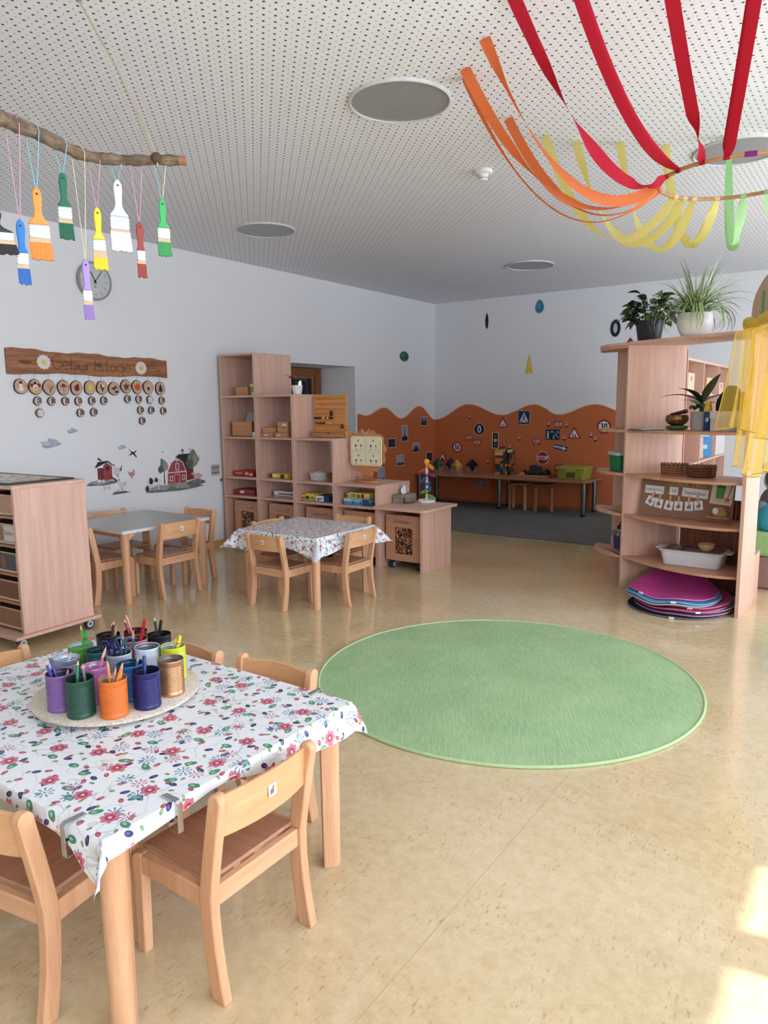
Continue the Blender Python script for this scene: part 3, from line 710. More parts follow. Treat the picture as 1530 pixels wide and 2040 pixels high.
# baskets in the third column
def wicker(name, label, cat, loc, a, b, h, mat, rows=7, n=26, flare=1.12, wr=0.004, mat2=None, group=None, zig=False):
    t = thing(name, label, cat, loc, group=group)
    m = MB()
    MB().lathe([(0, 0.001), (0.97, 0.001), (0.97, 0.004), (0, 0.004)], 28, sx=a, sy=b).build('base', mat, t)
    for r in range(rows):
        z = 0.004+wr+(h-2*wr)*r/(rows-1); k = 1+(flare-1)*r/(rows-1)
        pts = []
        for j in range(n*2):
            th = 2*PI*j/(n*2); off = 0.0035*(1 if (j//1+r) % 2 else -1)
            pts.append(((a*k+off)*math.cos(th), (b*k+off)*math.sin(th), z))
        m.tube(pts, wr, 5, closed=True, mi=0 if (r % 2 == 0 or mat2 is None) else 1)
    o = m.build('woven_wall', [mat, mat2 or mat], t)
    s_ = MB()
    for j in range(n):
        th = 2*PI*j/n; s_.cyl((a*math.cos(th), b*math.sin(th), 0.004), (a*flare*math.cos(th), b*flare*math.sin(th), h+(0.008 if zig else 0.002)), wr*0.8, n=5)
    s_.build('stakes', mat, t)
    if zig:
        pts = []
        for j in range(n*2):
            th = 2*PI*j/(n*2); pts.append((a*flare*math.cos(th), b*flare*math.sin(th), h+0.006+0.007*(1 if j % 2 else -1)))
        MB().tube(pts, wr*1.1, 5, closed=True).build('braided_rim', mat2 or mat, t)
    return t
b_ = boxthing('card_tray', 'stack of paper cards lying in the white basket', 'cards', -4.46, 5.27, 0.752, 0.11, 0.095, 0.078, P((150, 110, 96), 0.6), lid=P((198, 186, 172), 0.6))
wicker('wicker_basket', 'white wicker basket in the third shelf column', 'basket', (-4.46, 5.315, 0.746), 0.105, 0.10, 0.072, P((206, 202, 196), 0.7), rows=8)
wicker('wicker_basket', 'small brown wicker basket beside the white one', 'basket', (-4.27, 5.265, 0.746), 0.055, 0.06, 0.075, P((140, 88, 56), 0.7), rows=8, n=16)
o = boxthing('game_box', 'yellow game box with green picture in the third column', 'game box', -4.545, 5.2, 0.551, 0.155, 0.20, 0.070, P((200, 178, 60), 0.4), lid=P((226, 204, 86), 0.4),
         prints=((0.30, 0.62, 0.2, 0.65, (70, 90, 50)), (0.1, 0.2, 0.25, 0.5, (80, 60, 60)), (0.8, 0.92, 0.25, 0.6, (90, 70, 50)), (0.05, 0.3, 0.78, 0.95, (180, 60, 50))))
o = boxthing('game_box', 'small white and blue game box beside the yellow one', 'game box', -4.365, 5.2, 0.551, 0.165, 0.17, 0.058, P((40, 60, 110), 0.4), lid=P((40, 60, 110), 0.4), prints=((0.0, 0.62, 0.05, 0.98, (226, 222, 214)), (0.12, 0.5, 0.4, 0.55, (90, 80, 90)), (0.12, 0.3, 0.15, 0.3, (180, 60, 50))))
o = boxthing('game_box', 'light blue game box with seaside print in lowest column', 'game box', -3.95, 5.19, 0.551, 0.29, 0.26, 0.055, P((80, 140, 190), 0.4), lid=P((128, 182, 216), 0.4),
         prints=((0.0, 0.3, 0.6, 0.99, (206, 210, 190)), (0.36, 0.40, 0.2, 0.6, (40, 60, 110)), (0.66, 0.70, 0.2, 0.6, (40, 60, 110)), (0.74, 1.0, 0.02, 0.98, (34, 70, 140))))
o = boxthing('game_box', 'yellow fruit game box on top of the light blue one', 'game box', -3.94, 5.20, 0.607, 0.26, 0.25, 0.055, P((200, 186, 96), 0.4), lid=P((222, 208, 120), 0.4),
         prints=((0.20, 0.42, 0.25, 0.8, (110, 160, 60)), (0.48, 0.60, 0.15, 0.75, (170, 60, 40)), (0.66, 0.78, 0.15, 0.85, (120, 40, 40)), (0.03, 0.08, 0.3, 0.6, (90, 70, 50)), (0.02, 0.12, 0.8, 0.95, (180, 60, 60))))

# ---- leaf helper, potted plants
def leaf_pts(L, w, droop, n=7, cup=0.15, tipw=0.0):
    """rows of a leaf blade along +x that rises then droops"""
    g = []
    for i in range(n+1):
        s_ = i/n; x = L*s_; z = L*(0.35*s_-droop*s_*s_); hw = w/2*(math.sin(PI*min(1, s_**0.8*0.98+0.02))**0.8)+tipw*0.001
        g.append([(x, -hw, z+cup*hw), (x, 0, z), (x, hw, z+cup*hw)])
    return g
def place(g, M): return [[tuple(M @ Vector(p)) for p in row] for row in g]
LEAFD = P((38, 66, 34), 0.35, var=0.25); LEAFG = P((66, 104, 48), 0.4, var=0.25); LEAFL = P((128, 166, 84), 0.4, var=0.2)
t = thing('potted_plant', 'small leafy plant in white pot on the second shelf column', 'plant', (-4.735, 5.30, 1.572))
pot = MB().lathe([(0, 0), (0.040, 0), (0.050, 0.05), (0.054, 0.088), (0.050, 0.088), (0.046, 0.075), (0, 0.075)], 26).build('pot', P((232, 230, 228), 0.35), t)
MB().lathe([(0, 0.076), (0.046, 0.076)], 16).build('soil', P((50, 38, 30), 0.9), pot)
rnd = random.Random(3)
for k in range(11):
    a = 2*PI*k/11+rnd.uniform(-.2, .2); L = rnd.uniform(0.08, 0.14)
    M = Matrix.Translation((0.015*math.cos(a), 0.015*math.sin(a), 0.08+rnd.uniform(0.02, 0.07))) @ Matrix.Rotation(a, 4, 'Z') @ Matrix.Rotation(-rnd.uniform(0, .5), 4, 'Y')
    MB().grid(place(leaf_pts(L, 0.055, 0.5), M)).build('leaf', LEAFD if k % 3 else LEAFG, t, recalc=False)
m = MB()
for k in range(5): m.tube([(0.01*math.cos(k), 0.01*math.sin(k), 0.07), (0.018*math.cos(k), 0.018*math.sin(k), 0.16)], 0.0022, 5)
m.build('stems', P((58, 60, 40), 0.6), t)

# ---- domino board
t = thing('domino_board', 'upright wooden board with slots holding black dominoes, drawer below', 'wooden game', (-4.40, 5.36, 1.156))
BW, BH = 0.40, 0.345
m = MB(); m.prism(rrect(-BW/2, BW/2, 0.062, 0.062+BH, 0.012, 3), 'y', 0.03, 0.045); m.build('upright_board', TOYW, t, bevel=0.002)
for z in (0.10, 0.20, 0.25, 0.30, 0.345): MB().box(-0.175, 0.165, 0.022, 0.0305, z+0.02, z+0.027).build('ledge', wood('toy_beech_dark', (176, 108, 54), (200, 136, 76), 'x', 0.4), t)
m = MB(); m.box(-0.205, 0.215, -0.02, 0.10, 0.05, 0.062); m.box(-0.205, -0.193, -0.01, 0.10, 0.0, 0.05); m.box(0.203, 0.215, -0.01, 0.10, 0.0, 0.05); m.box(-0.2, 0.21, 0.09, 0.1, 0, .05); m.build('tray_box', TOYW, t, weld=False)
dr = MB().box(-0.185, 0.195, -0.015, 0.0, 0.004, 0.046).build('drawer_front', BOXW, t, bevel=0.001)
MB().prism([(0.005+0.014*math.cos(a), 0.0462+0.012*math.sin(a)) for a in [PI+PI*i/10 for i in range(11)]], 'y', -0.0165, -0.0148).build('finger_notch', BLACK, dr)
dm = [(-0.15, 0.177, 0.075, 0.018, (30, 26, 26)), (-0.065, 0.177, 0.02, 0.018, (226, 190, 150)), (-0.04, 0.177, 0.018, 0.018, (30, 26, 26)), (-0.018, 0.177, 0.02, 0.018, (226, 190, 150)), (0.02, 0.177, 0.035, 0.018, (30, 26, 26)),
      (0.025, 0.205, 0.018, 0.05, (30, 26, 26)), (-0.14, 0.128, 0.06, 0.018, (150, 40, 30)), (-0.08, 0.128, 0.035, 0.018, (34, 28, 28)), (-0.03, 0.128, 0.03, 0.018, (220, 160, 60)), (0.005, 0.128, 0.03, 0.018, (220, 170, 80)),
      (0.155, 0.085, 0.018, 0.024, (30, 26, 26)), (0.155, 0.067, 0.018, 0.018, (226, 170, 60)), (0.155, 0.111, 0.018, 0.018, (120, 36, 30))]
for (x, z, w, h, c) in dm:
    tag(MB().box(0, w, -0.002, 0.018, 0, h).build('domino_tile', P(c, 0.4), t, loc=(x-w/2, 0.005, z), bevel=0.0015))

# ---- lion-tree matching game
t = thing('tree_matching_game', 'wooden tree-shaped game with cream picture board on the lowest shelf column', 'wooden game', (-3.93, 5.34, 0.747))
tw = wood('tree_game_wood', (176, 112, 66), (204, 142, 92), 'x', 0.45)
MB().prism(circ(0.14, 36, 0, 0, 0.075), 'z', 0, 0.022).build('base', tw, t, bevel=0.003)
MB().prism([(-0.045, 0.022), (0.045, 0.022), (0.055, 0.06), (0.075, 0.115), (-0.075, 0.115), (-0.055, 0.06)], 'y', -0.012, 0.012).build('trunk', tw, t, bevel=0.003)
pts = []
for i in range(96):                                             # scalloped crown
    th = 2*PI*i/96; k = 1+0.055*math.copysign(abs(math.sin(5.5*th+PI/2))**0.6, math.sin(11*th))
    rr_ = 0.206*k*(abs(math.cos(th))**4+abs(math.sin(th))**4)**-0.13; pts.append((rr_*math.cos(th), 0.29+rr_*0.92*math.sin(th)))
MB().prism(pts, 'y', -0.008, 0.008).build('crown', tw, t, bevel=0.002)
cb = MB().prism(rrect(-0.178, 0.178, 0.155, 0.43, 0.03), 'y', -0.020, -0.009).build('picture_board', P((234, 226, 190), 0.5), t, bevel=0.002)
for cx in (-0.086, 0.086):
    for cz in (0.224, 0.360):
        m = MB(); q = rrect(cx-0.078, cx+0.078, cz-0.060, cz+0.060, 0.015); n = len(q)
        m.tube([(a, -0.0205, b) for a, b in q], 0.0012, 4, closed=True); m.build('field_outline', P((176, 172, 140), 0.6), cb)
        cols = [(150, 90, 70), (60, 90, 120), (190, 120, 70), (60, 110, 60), (160, 60, 60)]; kk = rnd.randrange(5)
        for (ox, oz, s_) in ((0.0, 0.028, 0.011), (-0.028, -0.02, 0.014), (0.03, -0.02, 0.014)):
            kk += 1; q = [(cx+ox+s_*rnd.uniform(.5, 1)*math.cos(2*PI*j/9), cz+oz+s_*rnd.uniform(.6, 1.2)*math.sin(2*PI*j/9)) for j in range(9)]
            MB().prism(q, 'y', -0.0210, -0.0200).build('picture', P(cols[kk % 5], 0.6), cb)
            if oz < 0: MB().prism(circ(0.004, 8, cx+ox, cz-0.048), 'y', -0.0210, -0.0200).build('peg_hole', P((50, 40, 36), 0.7), cb)
MB().tube([(-0.045, -0.012, 0.500), (-0.042, -0.014, 0.475), (-0.02, -0.016, 0.452), (0.005, -0.016, 0.450), (0.025, -0.014, 0.478), (0.04, -0.012, 0.500)], 0.003, 6).build('cord', P((226, 196, 150), 0.7), t)
for x in (-0.115, -0.095, -0.075, -0.055, 0.05, 0.07, 0.09, 0.11):
    m = MB(); m.cyl((x, -0.045*math.sqrt(max(0, 1-(x/0.14)**2)), 0.022), (x, -0.045*math.sqrt(max(0, 1-(x/0.14)**2)), 0.048), 0.0022, n=6); m.ball((x, -0.045*math.sqrt(max(0, 1-(x/0.14)**2)), 0.050), 0.005, 8, 6); m.build('peg', P((156, 60, 44), 0.4), t)

# ---- on the desk
t = thing('tissue_box', 'grey wooden tissue box with white tissue pulled up', 'tissue box', (-3.605, 5.475, 0.571), R_(93))
gw = wood('grey_wood', (120, 112, 100), (156, 146, 132), 'x', 0.6)
MB().box(-0.115, 0.115, -0.06, 0.06, 0, 0.075).build('box_body', gw, t, bevel=0.002)
MB().prism(circ(0.06, 20, 0, 0, 0.02), 'z', 0.0752, 0.0758).build('slot', BLACK, t)
MB().prism([(-0.128, 0.0), (-0.095, 0.0), (-0.095, 0.05), (-0.105, 0.058), (-0.12, 0.05)], 'y', -0.0615, -0.0602).build('dark_print', P((60, 56, 50), 0.6), t)
g = []
for j in range(6):
    s_ = j/5; g.append([(x*(1.0-0.35*s_*s_)+0.012*s_, 0.012*math.sin(9*x+3*s_)+0.01*s_, 0.075+0.085*s_-0.03*s_*abs(x)/0.05) for x in [-0.05+0.1*i/10 for i in range(11)]])
MB().slab(g, (0, 0.001, 0)).build('tissue', P((232, 234, 240), 0.8), t)
t = thing('ball_run_tower', 'rainbow ball run tower of plastic leaves with yellow ball on top', 'toy tower', (-3.42, 5.565, 0.571))
MB().lathe([(0, 0), (0.078, 0), (0.080, 0.004), (0.080, 0.022), (0.074, 0.024), (0.070, 0.010), (0, 0.010)], 36).build('tray', P((232, 230, 226), 0.4), t)
MB().cyl((0, 0, 0.01), (0, 0, 0.355), 0.010, n=14).build('post', P((226, 214, 190), 0.45), t)
cols = [(110, 160, 70), (100, 165, 80), (52, 110, 160), (44, 96, 160), (40, 70, 130), (120, 60, 110), (196, 70, 66), (226, 140, 60)]
for k, c in enumerate(cols):
    a = k*PI*0.83+0.4; z = 0.04+k*0.040; gg = []
    for i in range(8):
        s_ = i/7; hw = 0.030*math.sin(PI*(0.15+0.85*s_))**0.7; gg.append([(0.008+0.075*s_, -hw, z+0.022-0.03*s_+0.012), (0.008+0.075*s_, -hw*0.5, z+0.012-0.03*s_), (0.008+0.075*s_, hw*0.5, z+0.012-0.03*s_), (0.008+0.075*s_, hw, z+0.022-0.03*s_+0.012)])
    gg = place(gg, Matrix.Rotation(a, 4, 'Z')); MB().slab(gg, (0, 0, -0.002)).build('leaf_chute', P(c, 0.35), t)
    MB().cyl((0, 0, z-0.006), (0, 0, z+0.02), 0.0135, n=14).build('collar', P(c if k % 2 else (222, 208, 190), 0.4), t)
MB().ball((0, 0, 0.372), 0.026).build('top_ball', P((232, 178, 50), 0.35), t)
t = thing('red_pen', 'thin dark red pen lying on the end desk beside the tissue box', 'pen', (-3.505, 5.42, 0.578), R_(65))
MB().tube([(-0.05, 0, 0), (-0.045, 0, 0), (0.035, 0, 0), (0.05, 0, 0)], [0.003, 0.006, 0.006, 0.001], 8).build('barrel', P((120, 36, 40), 0.4), t)
# ================================================================ things on the left wall (local u = along wall, v = up, w = out of wall)
XW = XL+0.001
t = thing('birthday_sign', 'long live-edge wooden plank sign lettered for birthdays', 'sign', (XW, 3.74, 1.83), rot=LEFTROT)
SIGNW = wood('live_edge_plank', (112, 66, 40), (176, 122, 84), 'x', 0.55, 1.6, 1.2)
up = [(-0.77+1.53*i/30, (0.098-0.026*i/30)+0.008*math.sin(i*0.55)+0.004*math.sin(i*1.7)) for i in range(31)]
lo = [(-0.77+1.53*i/30, (-0.095+0.005*i/30)-0.007*math.sin(i*0.4+1)-0.003*math.sin(i*1.3)) for i in range(31)]
m = MB(); m.prism(lo+up[::-1], 'z', 0, 0.022); m.build('plank', SIGNW, t, bevel=0.004, smooth=25)
def arcp(cx, cy, rx, ry, a0, a1, n=14): return [(cx+rx*math.cos(R_(a0+(a1-a0)*i/n)), cy+ry*math.sin(R_(a0+(a1-a0)*i/n))) for i in range(n+1)]
GL = {'G': (1.35, [arcp(0.62, 0.92, 0.6, 0.92, 48, 330), [(0.70, 0.86), (1.22, 0.86), (1.16, 0.42)]]), 'e': (1.12, [[(0.04, 0.52), (0.92, 0.52)]+arcp(0.48, 0.5, 0.45, 0.5, 4, 318)]),
      'b': (1.12, [[(0.04, 1.85), (0.04, 0.0)], arcp(0.46, 0.48, 0.44, 0.48, 150, -150)]), 'u': (1.12, [[(0.04, 1.0), (0.05, 0.35)]+arcp(0.46, 0.36, 0.41, 0.36, 180, 340), [(0.88, 1.0), (0.88, 0.0)]]),
      'r': (0.82, [[(0.06, 1.0), (0.06, 0.0)], arcp(0.5, 0.5, 0.44, 0.46, 165, 60)]), 't': (0.86, [[(0.40, 1.6), (0.38, 0.2)]+arcp(0.56, 0.2, 0.18, 0.2, 180, 290), [(0.0, 1.02), (0.80, 1.02)]]),
      's': (0.92, [arcp(0.44, 0.74, 0.34, 0.25, 40, 240)+arcp(0.42, 0.26, 0.36, 0.26, 70, -140)]), 'a': (1.12, [arcp(0.46, 0.48, 0.43, 0.48, 20, 350), [(0.90, 0.98), (0.90, 0.0)]]),
      'g': (1.12, [arcp(0.46, 0.48, 0.43, 0.48, 20, 350), [(0.90, 0.98), (0.90, -0.25)]+arcp(0.48, -0.25, 0.42, 0.36, 0, -150)])}
m = MB(); pen, sc_ = -0.392, 0.0655
for ch in 'Geburtstage':
    wd_, st_ = GL[ch]
    for poly in st_: m.tube([(pen+p[0]*sc_, -0.050+p[1]*sc_*0.94-0.012*(pen+0.385), 0.0226) for p in poly], 0.0021, 5)
    pen += wd_*sc_
m.build('burnt_lettering', P((50, 28, 20), 0.6), t)
for u, v in ((-0.47, 0.0), (0.462, -0.012)):
    q = [((0.052+0.008*abs(math.cos(6*a)))*math.cos(a), (0.052+0.008*abs(math.cos(6*a)))*math.sin(a)) for a in [2*PI*i/72 for i in range(72)]]
    f = MB().prism([(u+a, v+b) for a, b in q], 'z', 0.0225, 0.030).build('daisy', P((222, 208, 206), 0.6), t)
    MB().prism(circ(0.020, 20, u, v), 'z', 0.030, 0.034).build('daisy_heart', P((214, 196, 92), 0.6), f)
for u, v, a, b in ((-0.62, -0.005, 0.055, 0.014), (0.66, -0.03, 0.03, 0.006), (0.03, 0.0, 0.03, 0.012)):
    MB().prism(circ(a, 20, u, v, b), 'z', 0.0221, 0.0225).build('knot', P((104, 62, 38), 0.6), t)
BARK = P((52, 38, 30), 0.9, var=0.3); SLICE = wood('slice_face', (182, 146, 118), (208, 174, 146), 'x', 0.7, 0.6)
ys_ = [3.07, 3.189, 3.308, 3.432, 3.55, 3.678, 3.795, 3.915, 4.04, 4.158, 4.278, 4.414]
zs_ = [1.632, 1.630, 1.628, 1.628, 1.628, 1.632, 1.634, 1.627, 1.648, 1.645, 1.643, 1.636]
def starp(n, r0, r1, cx=0, cy=0, a0=PI/2): return [(cx+(r0 if i % 2 == 0 else r1)*math.cos(a0+PI*i/n), cy+(r0 if i % 2 == 0 else r1)*math.sin(a0+PI*i/n)) for i in range(2*n)]
TREE = [(0, 0.040), (0.014, 0.018), (0.008, 0.018), (0.022, -0.004), (0.012, -0.004), (0.028, -0.026), (0.005, -0.026), (0.005, -0.036), (-0.005, -0.036), (-0.005, -0.026), (-0.028, -0.026), (-0.012, -0.004), (-0.022, -0.004), (-0.008, 0.018), (-0.014, 0.018)]
PLANE = [(-0.03, 0.005), (0.0, 0.012), (0.016, 0.030), (0.022, 0.028), (0.014, 0.012), (0.032, 0.012), (0.032, 0.006), (0.010, 0.002), (-0.002, -0.018), (-0.010, -0.016), (-0.006, 0.0), (-0.024, -0.008)]
MON = [('snowman', [(circ(0.018, 14, 0, -0.018), (226, 220, 210)), (circ(0.013, 12, 0, 0.008), (226, 220, 210)), ([(-0.016, 0.020), (0.016, 0.020), (0.010, 0.024), (0.010, 0.040), (-0.010, 0.040), (-0.010, 0.024)], (24, 22, 24))]),
       ('clown', [(circ(0.016, 12, -0.026, 0.012), (140, 40, 40)), (circ(0.016, 12, 0.026, 0.012), (140, 40, 40)), (circ(0.022, 16, 0, -0.002), (226, 206, 190)), ([(-0.014, 0.02), (0.010, 0.02), (0.006, 0.040), (-0.012, 0.038)], (26, 24, 26)), (circ(0.006, 8, 0.002, -0.008), (40, 20, 20)), ([(-0.03, -0.032), (0.03, -0.032), (0.02, -0.022), (-0.02, -0.022)], (206, 180, 90))]),
       ('flower', [(starp(8, 0.026, 0.012, -0.002, 0.010), (206, 140, 90)), ([(-0.002, 0.0), (0.003, 0.0), (0.012, -0.038), (0.004, -0.040)], (60, 76, 40)), ([(0.006, -0.036), (0.030, 0.014), (0.024, 0.016), (0.002, -0.030)], (70, 84, 46))]),
       ('umbrella', [([(-0.026+0.052*i/10, 0.006+0.026*math.sin(PI*i/10)) for i in range(11)], (130, 40, 44)), ([(-0.002, 0.006), (0.002, 0.006), (0.002, -0.030), (-0.002, -0.030)], (70, 40, 40))]),
       ('ladybird', [(circ(0.022, 14, 0.002, -0.002, 0.026), (120, 30, 32)), (circ(0.009, 10, 0.012, 0.024), (30, 20, 20)), (circ(0.005, 8, -0.004, -0.006), (40, 16, 16))]),
       ('sun', [(starp(10, 0.034, 0.026), (196, 178, 80)), (circ(0.020, 16), (214, 198, 104))]),
       ('ice cream', [([(-0.018, 0.006), (0.018, 0.006), (0.002, -0.038)], (90, 40, 36)), (circ(0.012, 12, 0.008, 0.014), (230, 218, 200)), (circ(0.010, 12, -0.010, 0.016), (110, 44, 40))]),
       ('aeroplane', [(PLANE, (40, 34, 36)), ([(0.006, -0.036), (0.036, -0.034), (0.036, -0.016), (0.006, -0.018)], (44, 36, 40))]),
       ('maple leaf', [(starp(5, 0.038, 0.016), (112, 48, 36)), ([(-0.002, -0.01), (0.003, -0.01), (-0.004, -0.044), (-0.008, -0.042)], (100, 44, 34))]),
       ('pumpkin', [(circ(0.032, 18, 0, -0.002, 0.028), (202, 82, 48)), ([(-0.004, 0.024), (0.004, 0.024), (0.004, 0.034), (-0.004, 0.034)], (150, 60, 40))]),
       ('lantern', [(circ(0.026, 16, 0, 0.0), (196, 178, 150)), ([(-0.012, -0.022), (0.012, -0.022), (0.012, 0.004), (-0.012, 0.004)], (40, 34, 34)), ([(-0.006, 0.004), (0.006, 0.004), (0.0, 0.018)], (222, 200, 140))]),
       ('fir tree', [(TREE, (30, 30, 26))])]
rnd = random.Random(11)
for (u, v, (nm, lay)) in zip(ys_, zs_, MON):
    t = thing('wood_slice_pendant', 'large wood slice under the plank sign painted with %s %s' % ('an' if nm[0] in 'aeiou' else 'a', nm), 'pendant', (XW+0.006, u, v), rot=LEFTROT, group='painted month slices under the sign')
    q = [(0.0545*(1+0.045*math.sin(3*a+u*9)+0.03*math.sin(2*a+u*5))*math.cos(a), 0.061*(1+0.04*math.sin(2*a+u*7))*math.sin(a)) for a in [2*PI*i/36 for i in range(36)]]
    MB().prism(q, 'z', 0, 0.012).build('bark', BARK, t, smooth=40)
    MB().prism([(a*0.93, b*0.93) for a, b in q], 'z', 0.0121, 0.0135).build('slice_face', SLICE, t)
    m = MB(); ml = []
    for k, (poly, c) in enumerate(lay): m.prism([(a*1.05, b*1.05) for a, b in poly], 'z', 0.0136+0.0004*k, 0.0140+0.0004*k, k); ml.append(P(c, 0.6))
    m.build('painted_picture', ml, t)
    MB().tube([(0, 0.058, 0.006), (0.002, 1.738-v if 1.738-v > 0.06 else 0.09, 0.006)], 0.0011, 4).build('string', P((70, 60, 54), 0.8), t)
ORD = ['highest', 'second', 'third']
SM = [(1, [(70, 800), (72, 827)]), (2, [(99, 802)]), (3, [(126, 801)]), (4, [(153, 804), (155, 831)]), (5, [(178, 803), (181, 830)]), (6, [(204, 802)]), (8, [(251, 800)]),
      (9, [(273, 799), (276, 824), (278, 847)]), (10, [(296, 801), (298, 825)]), (11, [(317, 801), (320, 825)])]
for ci, lst in SM:
    for k in range(len(lst)):
        u = ys_[ci]+0.012*(k+1); v = zs_[ci]-0.112-0.098*k
        nm = MON[ci][0]
        lab = ('small photo slice hanging below the %s slice' % nm) if len(lst) == 1 else ('small photo slice, %s of those below the %s slice' % (ORD[k] if k < len(lst)-1 or k == 0 else 'lowest', nm))
        t = thing('photo_slice_pendant', lab, 'pendant', (XW+0.006, u, v), rot=LEFTROT, group='small photo slices under the month slices')
        q = [(0.034*(1+0.05*math.sin(3*a+u*9+k))*math.cos(a), 0.037*(1+0.04*math.sin(2*a+k))*math.sin(a)) for a in [2*PI*i/28 for i in range(28)]]
        MB().prism(q, 'z', 0, 0.012).build('bark', BARK, t, smooth=40)
        MB().prism([(a*0.9, b*0.9) for a, b in q], 'z', 0.0121, 0.0130).build('slice_face', SLICE, t)
        blank = (ci, k) in ((1, 1), (10, 0))
        ph = MB().box(-0.016, 0.026, -0.026, 0.024, 0.0131, 0.0142).build('photo', P((206, 208, 214) if blank else rnd.choice([(60, 58, 62), (84, 66, 64), (48, 46, 56), (96, 88, 86)]), 0.4), t)
        if not blank:
            MB().prism(circ(0.010, 12, 0.006, 0.002, 0.013), 'z', 0.0143, 0.0147).build('portrait_print', P(rnd.choice([(150, 112, 96), (120, 84, 74), (164, 130, 110)]), 0.6), ph)
            MB().box(-0.0175, -0.008, -0.026, 0.024, 0.0143, 0.0150).build('white_margin', P((220, 220, 222), 0.5), ph)
            MB().box(0.0, 0.026, -0.027, -0.018, 0.0143, 0.0150).build('name_strip', P((204, 204, 204), 0.5), ph)
        MB().tube([(0, 0.035, 0.006), (-0.012, 0.062, 0.006)], 0.0011, 4).build('string', P((70, 60, 54), 0.8), t)
# ---- clock
t = thing('wall_clock', 'round grey wall clock behind the hanging brushes', 'clock', (XW, 3.786, 2.535), rot=LEFTROT)
MB().lathe([(0, 0), (0.158, 0), (0.160, 0.008), (0.160, 0.036), (0.154, 0.042), (0.147, 0.040), (0.145, 0.030), (0, 0.030)], 56).build('case', P((150, 152, 152), 0.35), t)
MB().lathe([(0, 0.0305), (0.1445, 0.0305)], 48).build('dial', P((196, 198, 196), 0.5), t)
m = MB()
for k in range(60):
    a = 2*PI*k/60; L = 0.016 if k % 5 == 0 else 0.007; w_ = 0.0022 if k % 5 == 0 else 0.0009
    m.cbox(((0.138-L/2)*math.sin(a), (0.138-L/2)*math.cos(a), 0.0312), (w_, L, 0.0006), Matrix.Rotation(-a, 3, 'Z'))
for k in range(1, 13):
    a = 2*PI*k/12; text_into(m, str(k), 0.030, 0.108*math.sin(a), 0.108*math.cos(a), 0.0314)
m.build('numerals', P((60, 60, 62), 0.6), t)
m = MB(); m.prism([(-0.0025, -0.005), (0.0025, -0.005), (0.001, -0.028), (-0.001, -0.028)][::-1], 'z', 0.0315, 0.032)
m.box(-0.009, 0.009, -0.050, -0.042, 0.0312, 0.0316); m.build('maker_mark', P((90, 90, 92), 0.6), t)
for nm, a, L, w_, z in (('hour_hand', R_(332), 0.085, 0.007, 0.034), ('minute_hand', R_(38), 0.118, 0.0055, 0.036)):
    m = MB(); m.cbox((math.sin(a)*(L/2-0.012), math.cos(a)*(L/2-0.012), z), (w_, L+0.024, 0.0015), Matrix.Rotation(-a, 3, 'Z')); m.build(nm, BLACK, t)
MB().cyl((0, 0, 0.03), (0, 0, 0.039), 0.008, n=16).build('hand_hub', BLACK, t)

# ---- painted farm decals, thin vinyl on plaster
def decal(name, label, cat, u, v, layers, group=None, rot=LEFTROT, wall='L', lift=0.0):
    loc = (XW+lift, u, v) if wall == 'L' else (u, YB-0.001-lift, v)
    o = bpy.data.objects.new(name, None)
    m = MB(); ml = []; idx = {}
    for k, (poly, c) in enumerate(layers):
        if c not in idx: idx[c] = len(ml); ml.append(P(c, 0.6, var=0.12))
        w0 = 0.0003*k
        if poly and isinstance(poly[0], str): text_into(m, poly[0], poly[1], poly[2], poly[3], w0+0.0006, idx[c], poly[4] if len(poly) > 4 else 0, poly[5] if len(poly) > 5 else 0, poly[6] if len(poly) > 6 else 1.0)
        else: m.prism(poly, 'z', 0 if k == 0 else w0, w0+0.0006, idx[c])
    bpy.data.objects.remove(o)
    o = m.build(name, ml, None, loc, rot, smooth=0, recalc=False, weld=False)
    return tag(o, label, cat, group)
def blob(cx, cy, rx, ry, seed=0, n=20, am=0.18):
    return [(cx+rx*(1+am*math.sin(3*a+seed)+am*0.6*math.sin(5*a+seed*2))*math.cos(a), cy+ry*(1+am*math.sin(4*a+seed*3))*math.sin(a)) for a in [2*PI*i/n for i in range(n)]]
def rect(a, b, c, d): return [(a, c), (b, c), (b, d), (a, d)]
CL = [(150, 160, 174), (168, 176, 188), (182, 190, 200)]
def cloud(u, v, k, label):
    decal('cloud_decal', label, 'wall decal', u, v, [(blob(0, 0, 0.05*k, 0.018*k, 1), CL[0]), (blob(0.012*k, 0.010*k, 0.030*k, 0.018*k, 2), CL[1]), (blob(-0.02*k, 0.004*k, 0.022*k, 0.012*k, 4), CL[2])], 'grey cloud decals')
cloud(3.285, 1.163, 1.7, 'biggest, double grey cloud decal on the left wall')
cloud(3.489, 1.264, 0.95, 'single grey cloud decal right below the photo slices')
cloud(3.964, 1.100, 0.85, 'small grey cloud decal next to the flying swallow')
decal('swallow_decal', 'dark swallow decal flying above the red henhouse', 'wall decal', 4.077, 1.045, [([(-0.045, 0.045), (-0.01, 0.012), (0.015, 0.008), (0.040, 0.022), (0.046, 0.016), (0.020, -0.004), (0.045, -0.042), (0.036, -0.044), (0.002, -0.012), (-0.030, -0.020), (-0.040, -0.028), (-0.036, -0.012), (-0.012, -0.002)], (34, 38, 52))])
GRS = [(104, 110, 106), (146, 150, 142), (76, 82, 84)]
RD = (150, 66, 68)
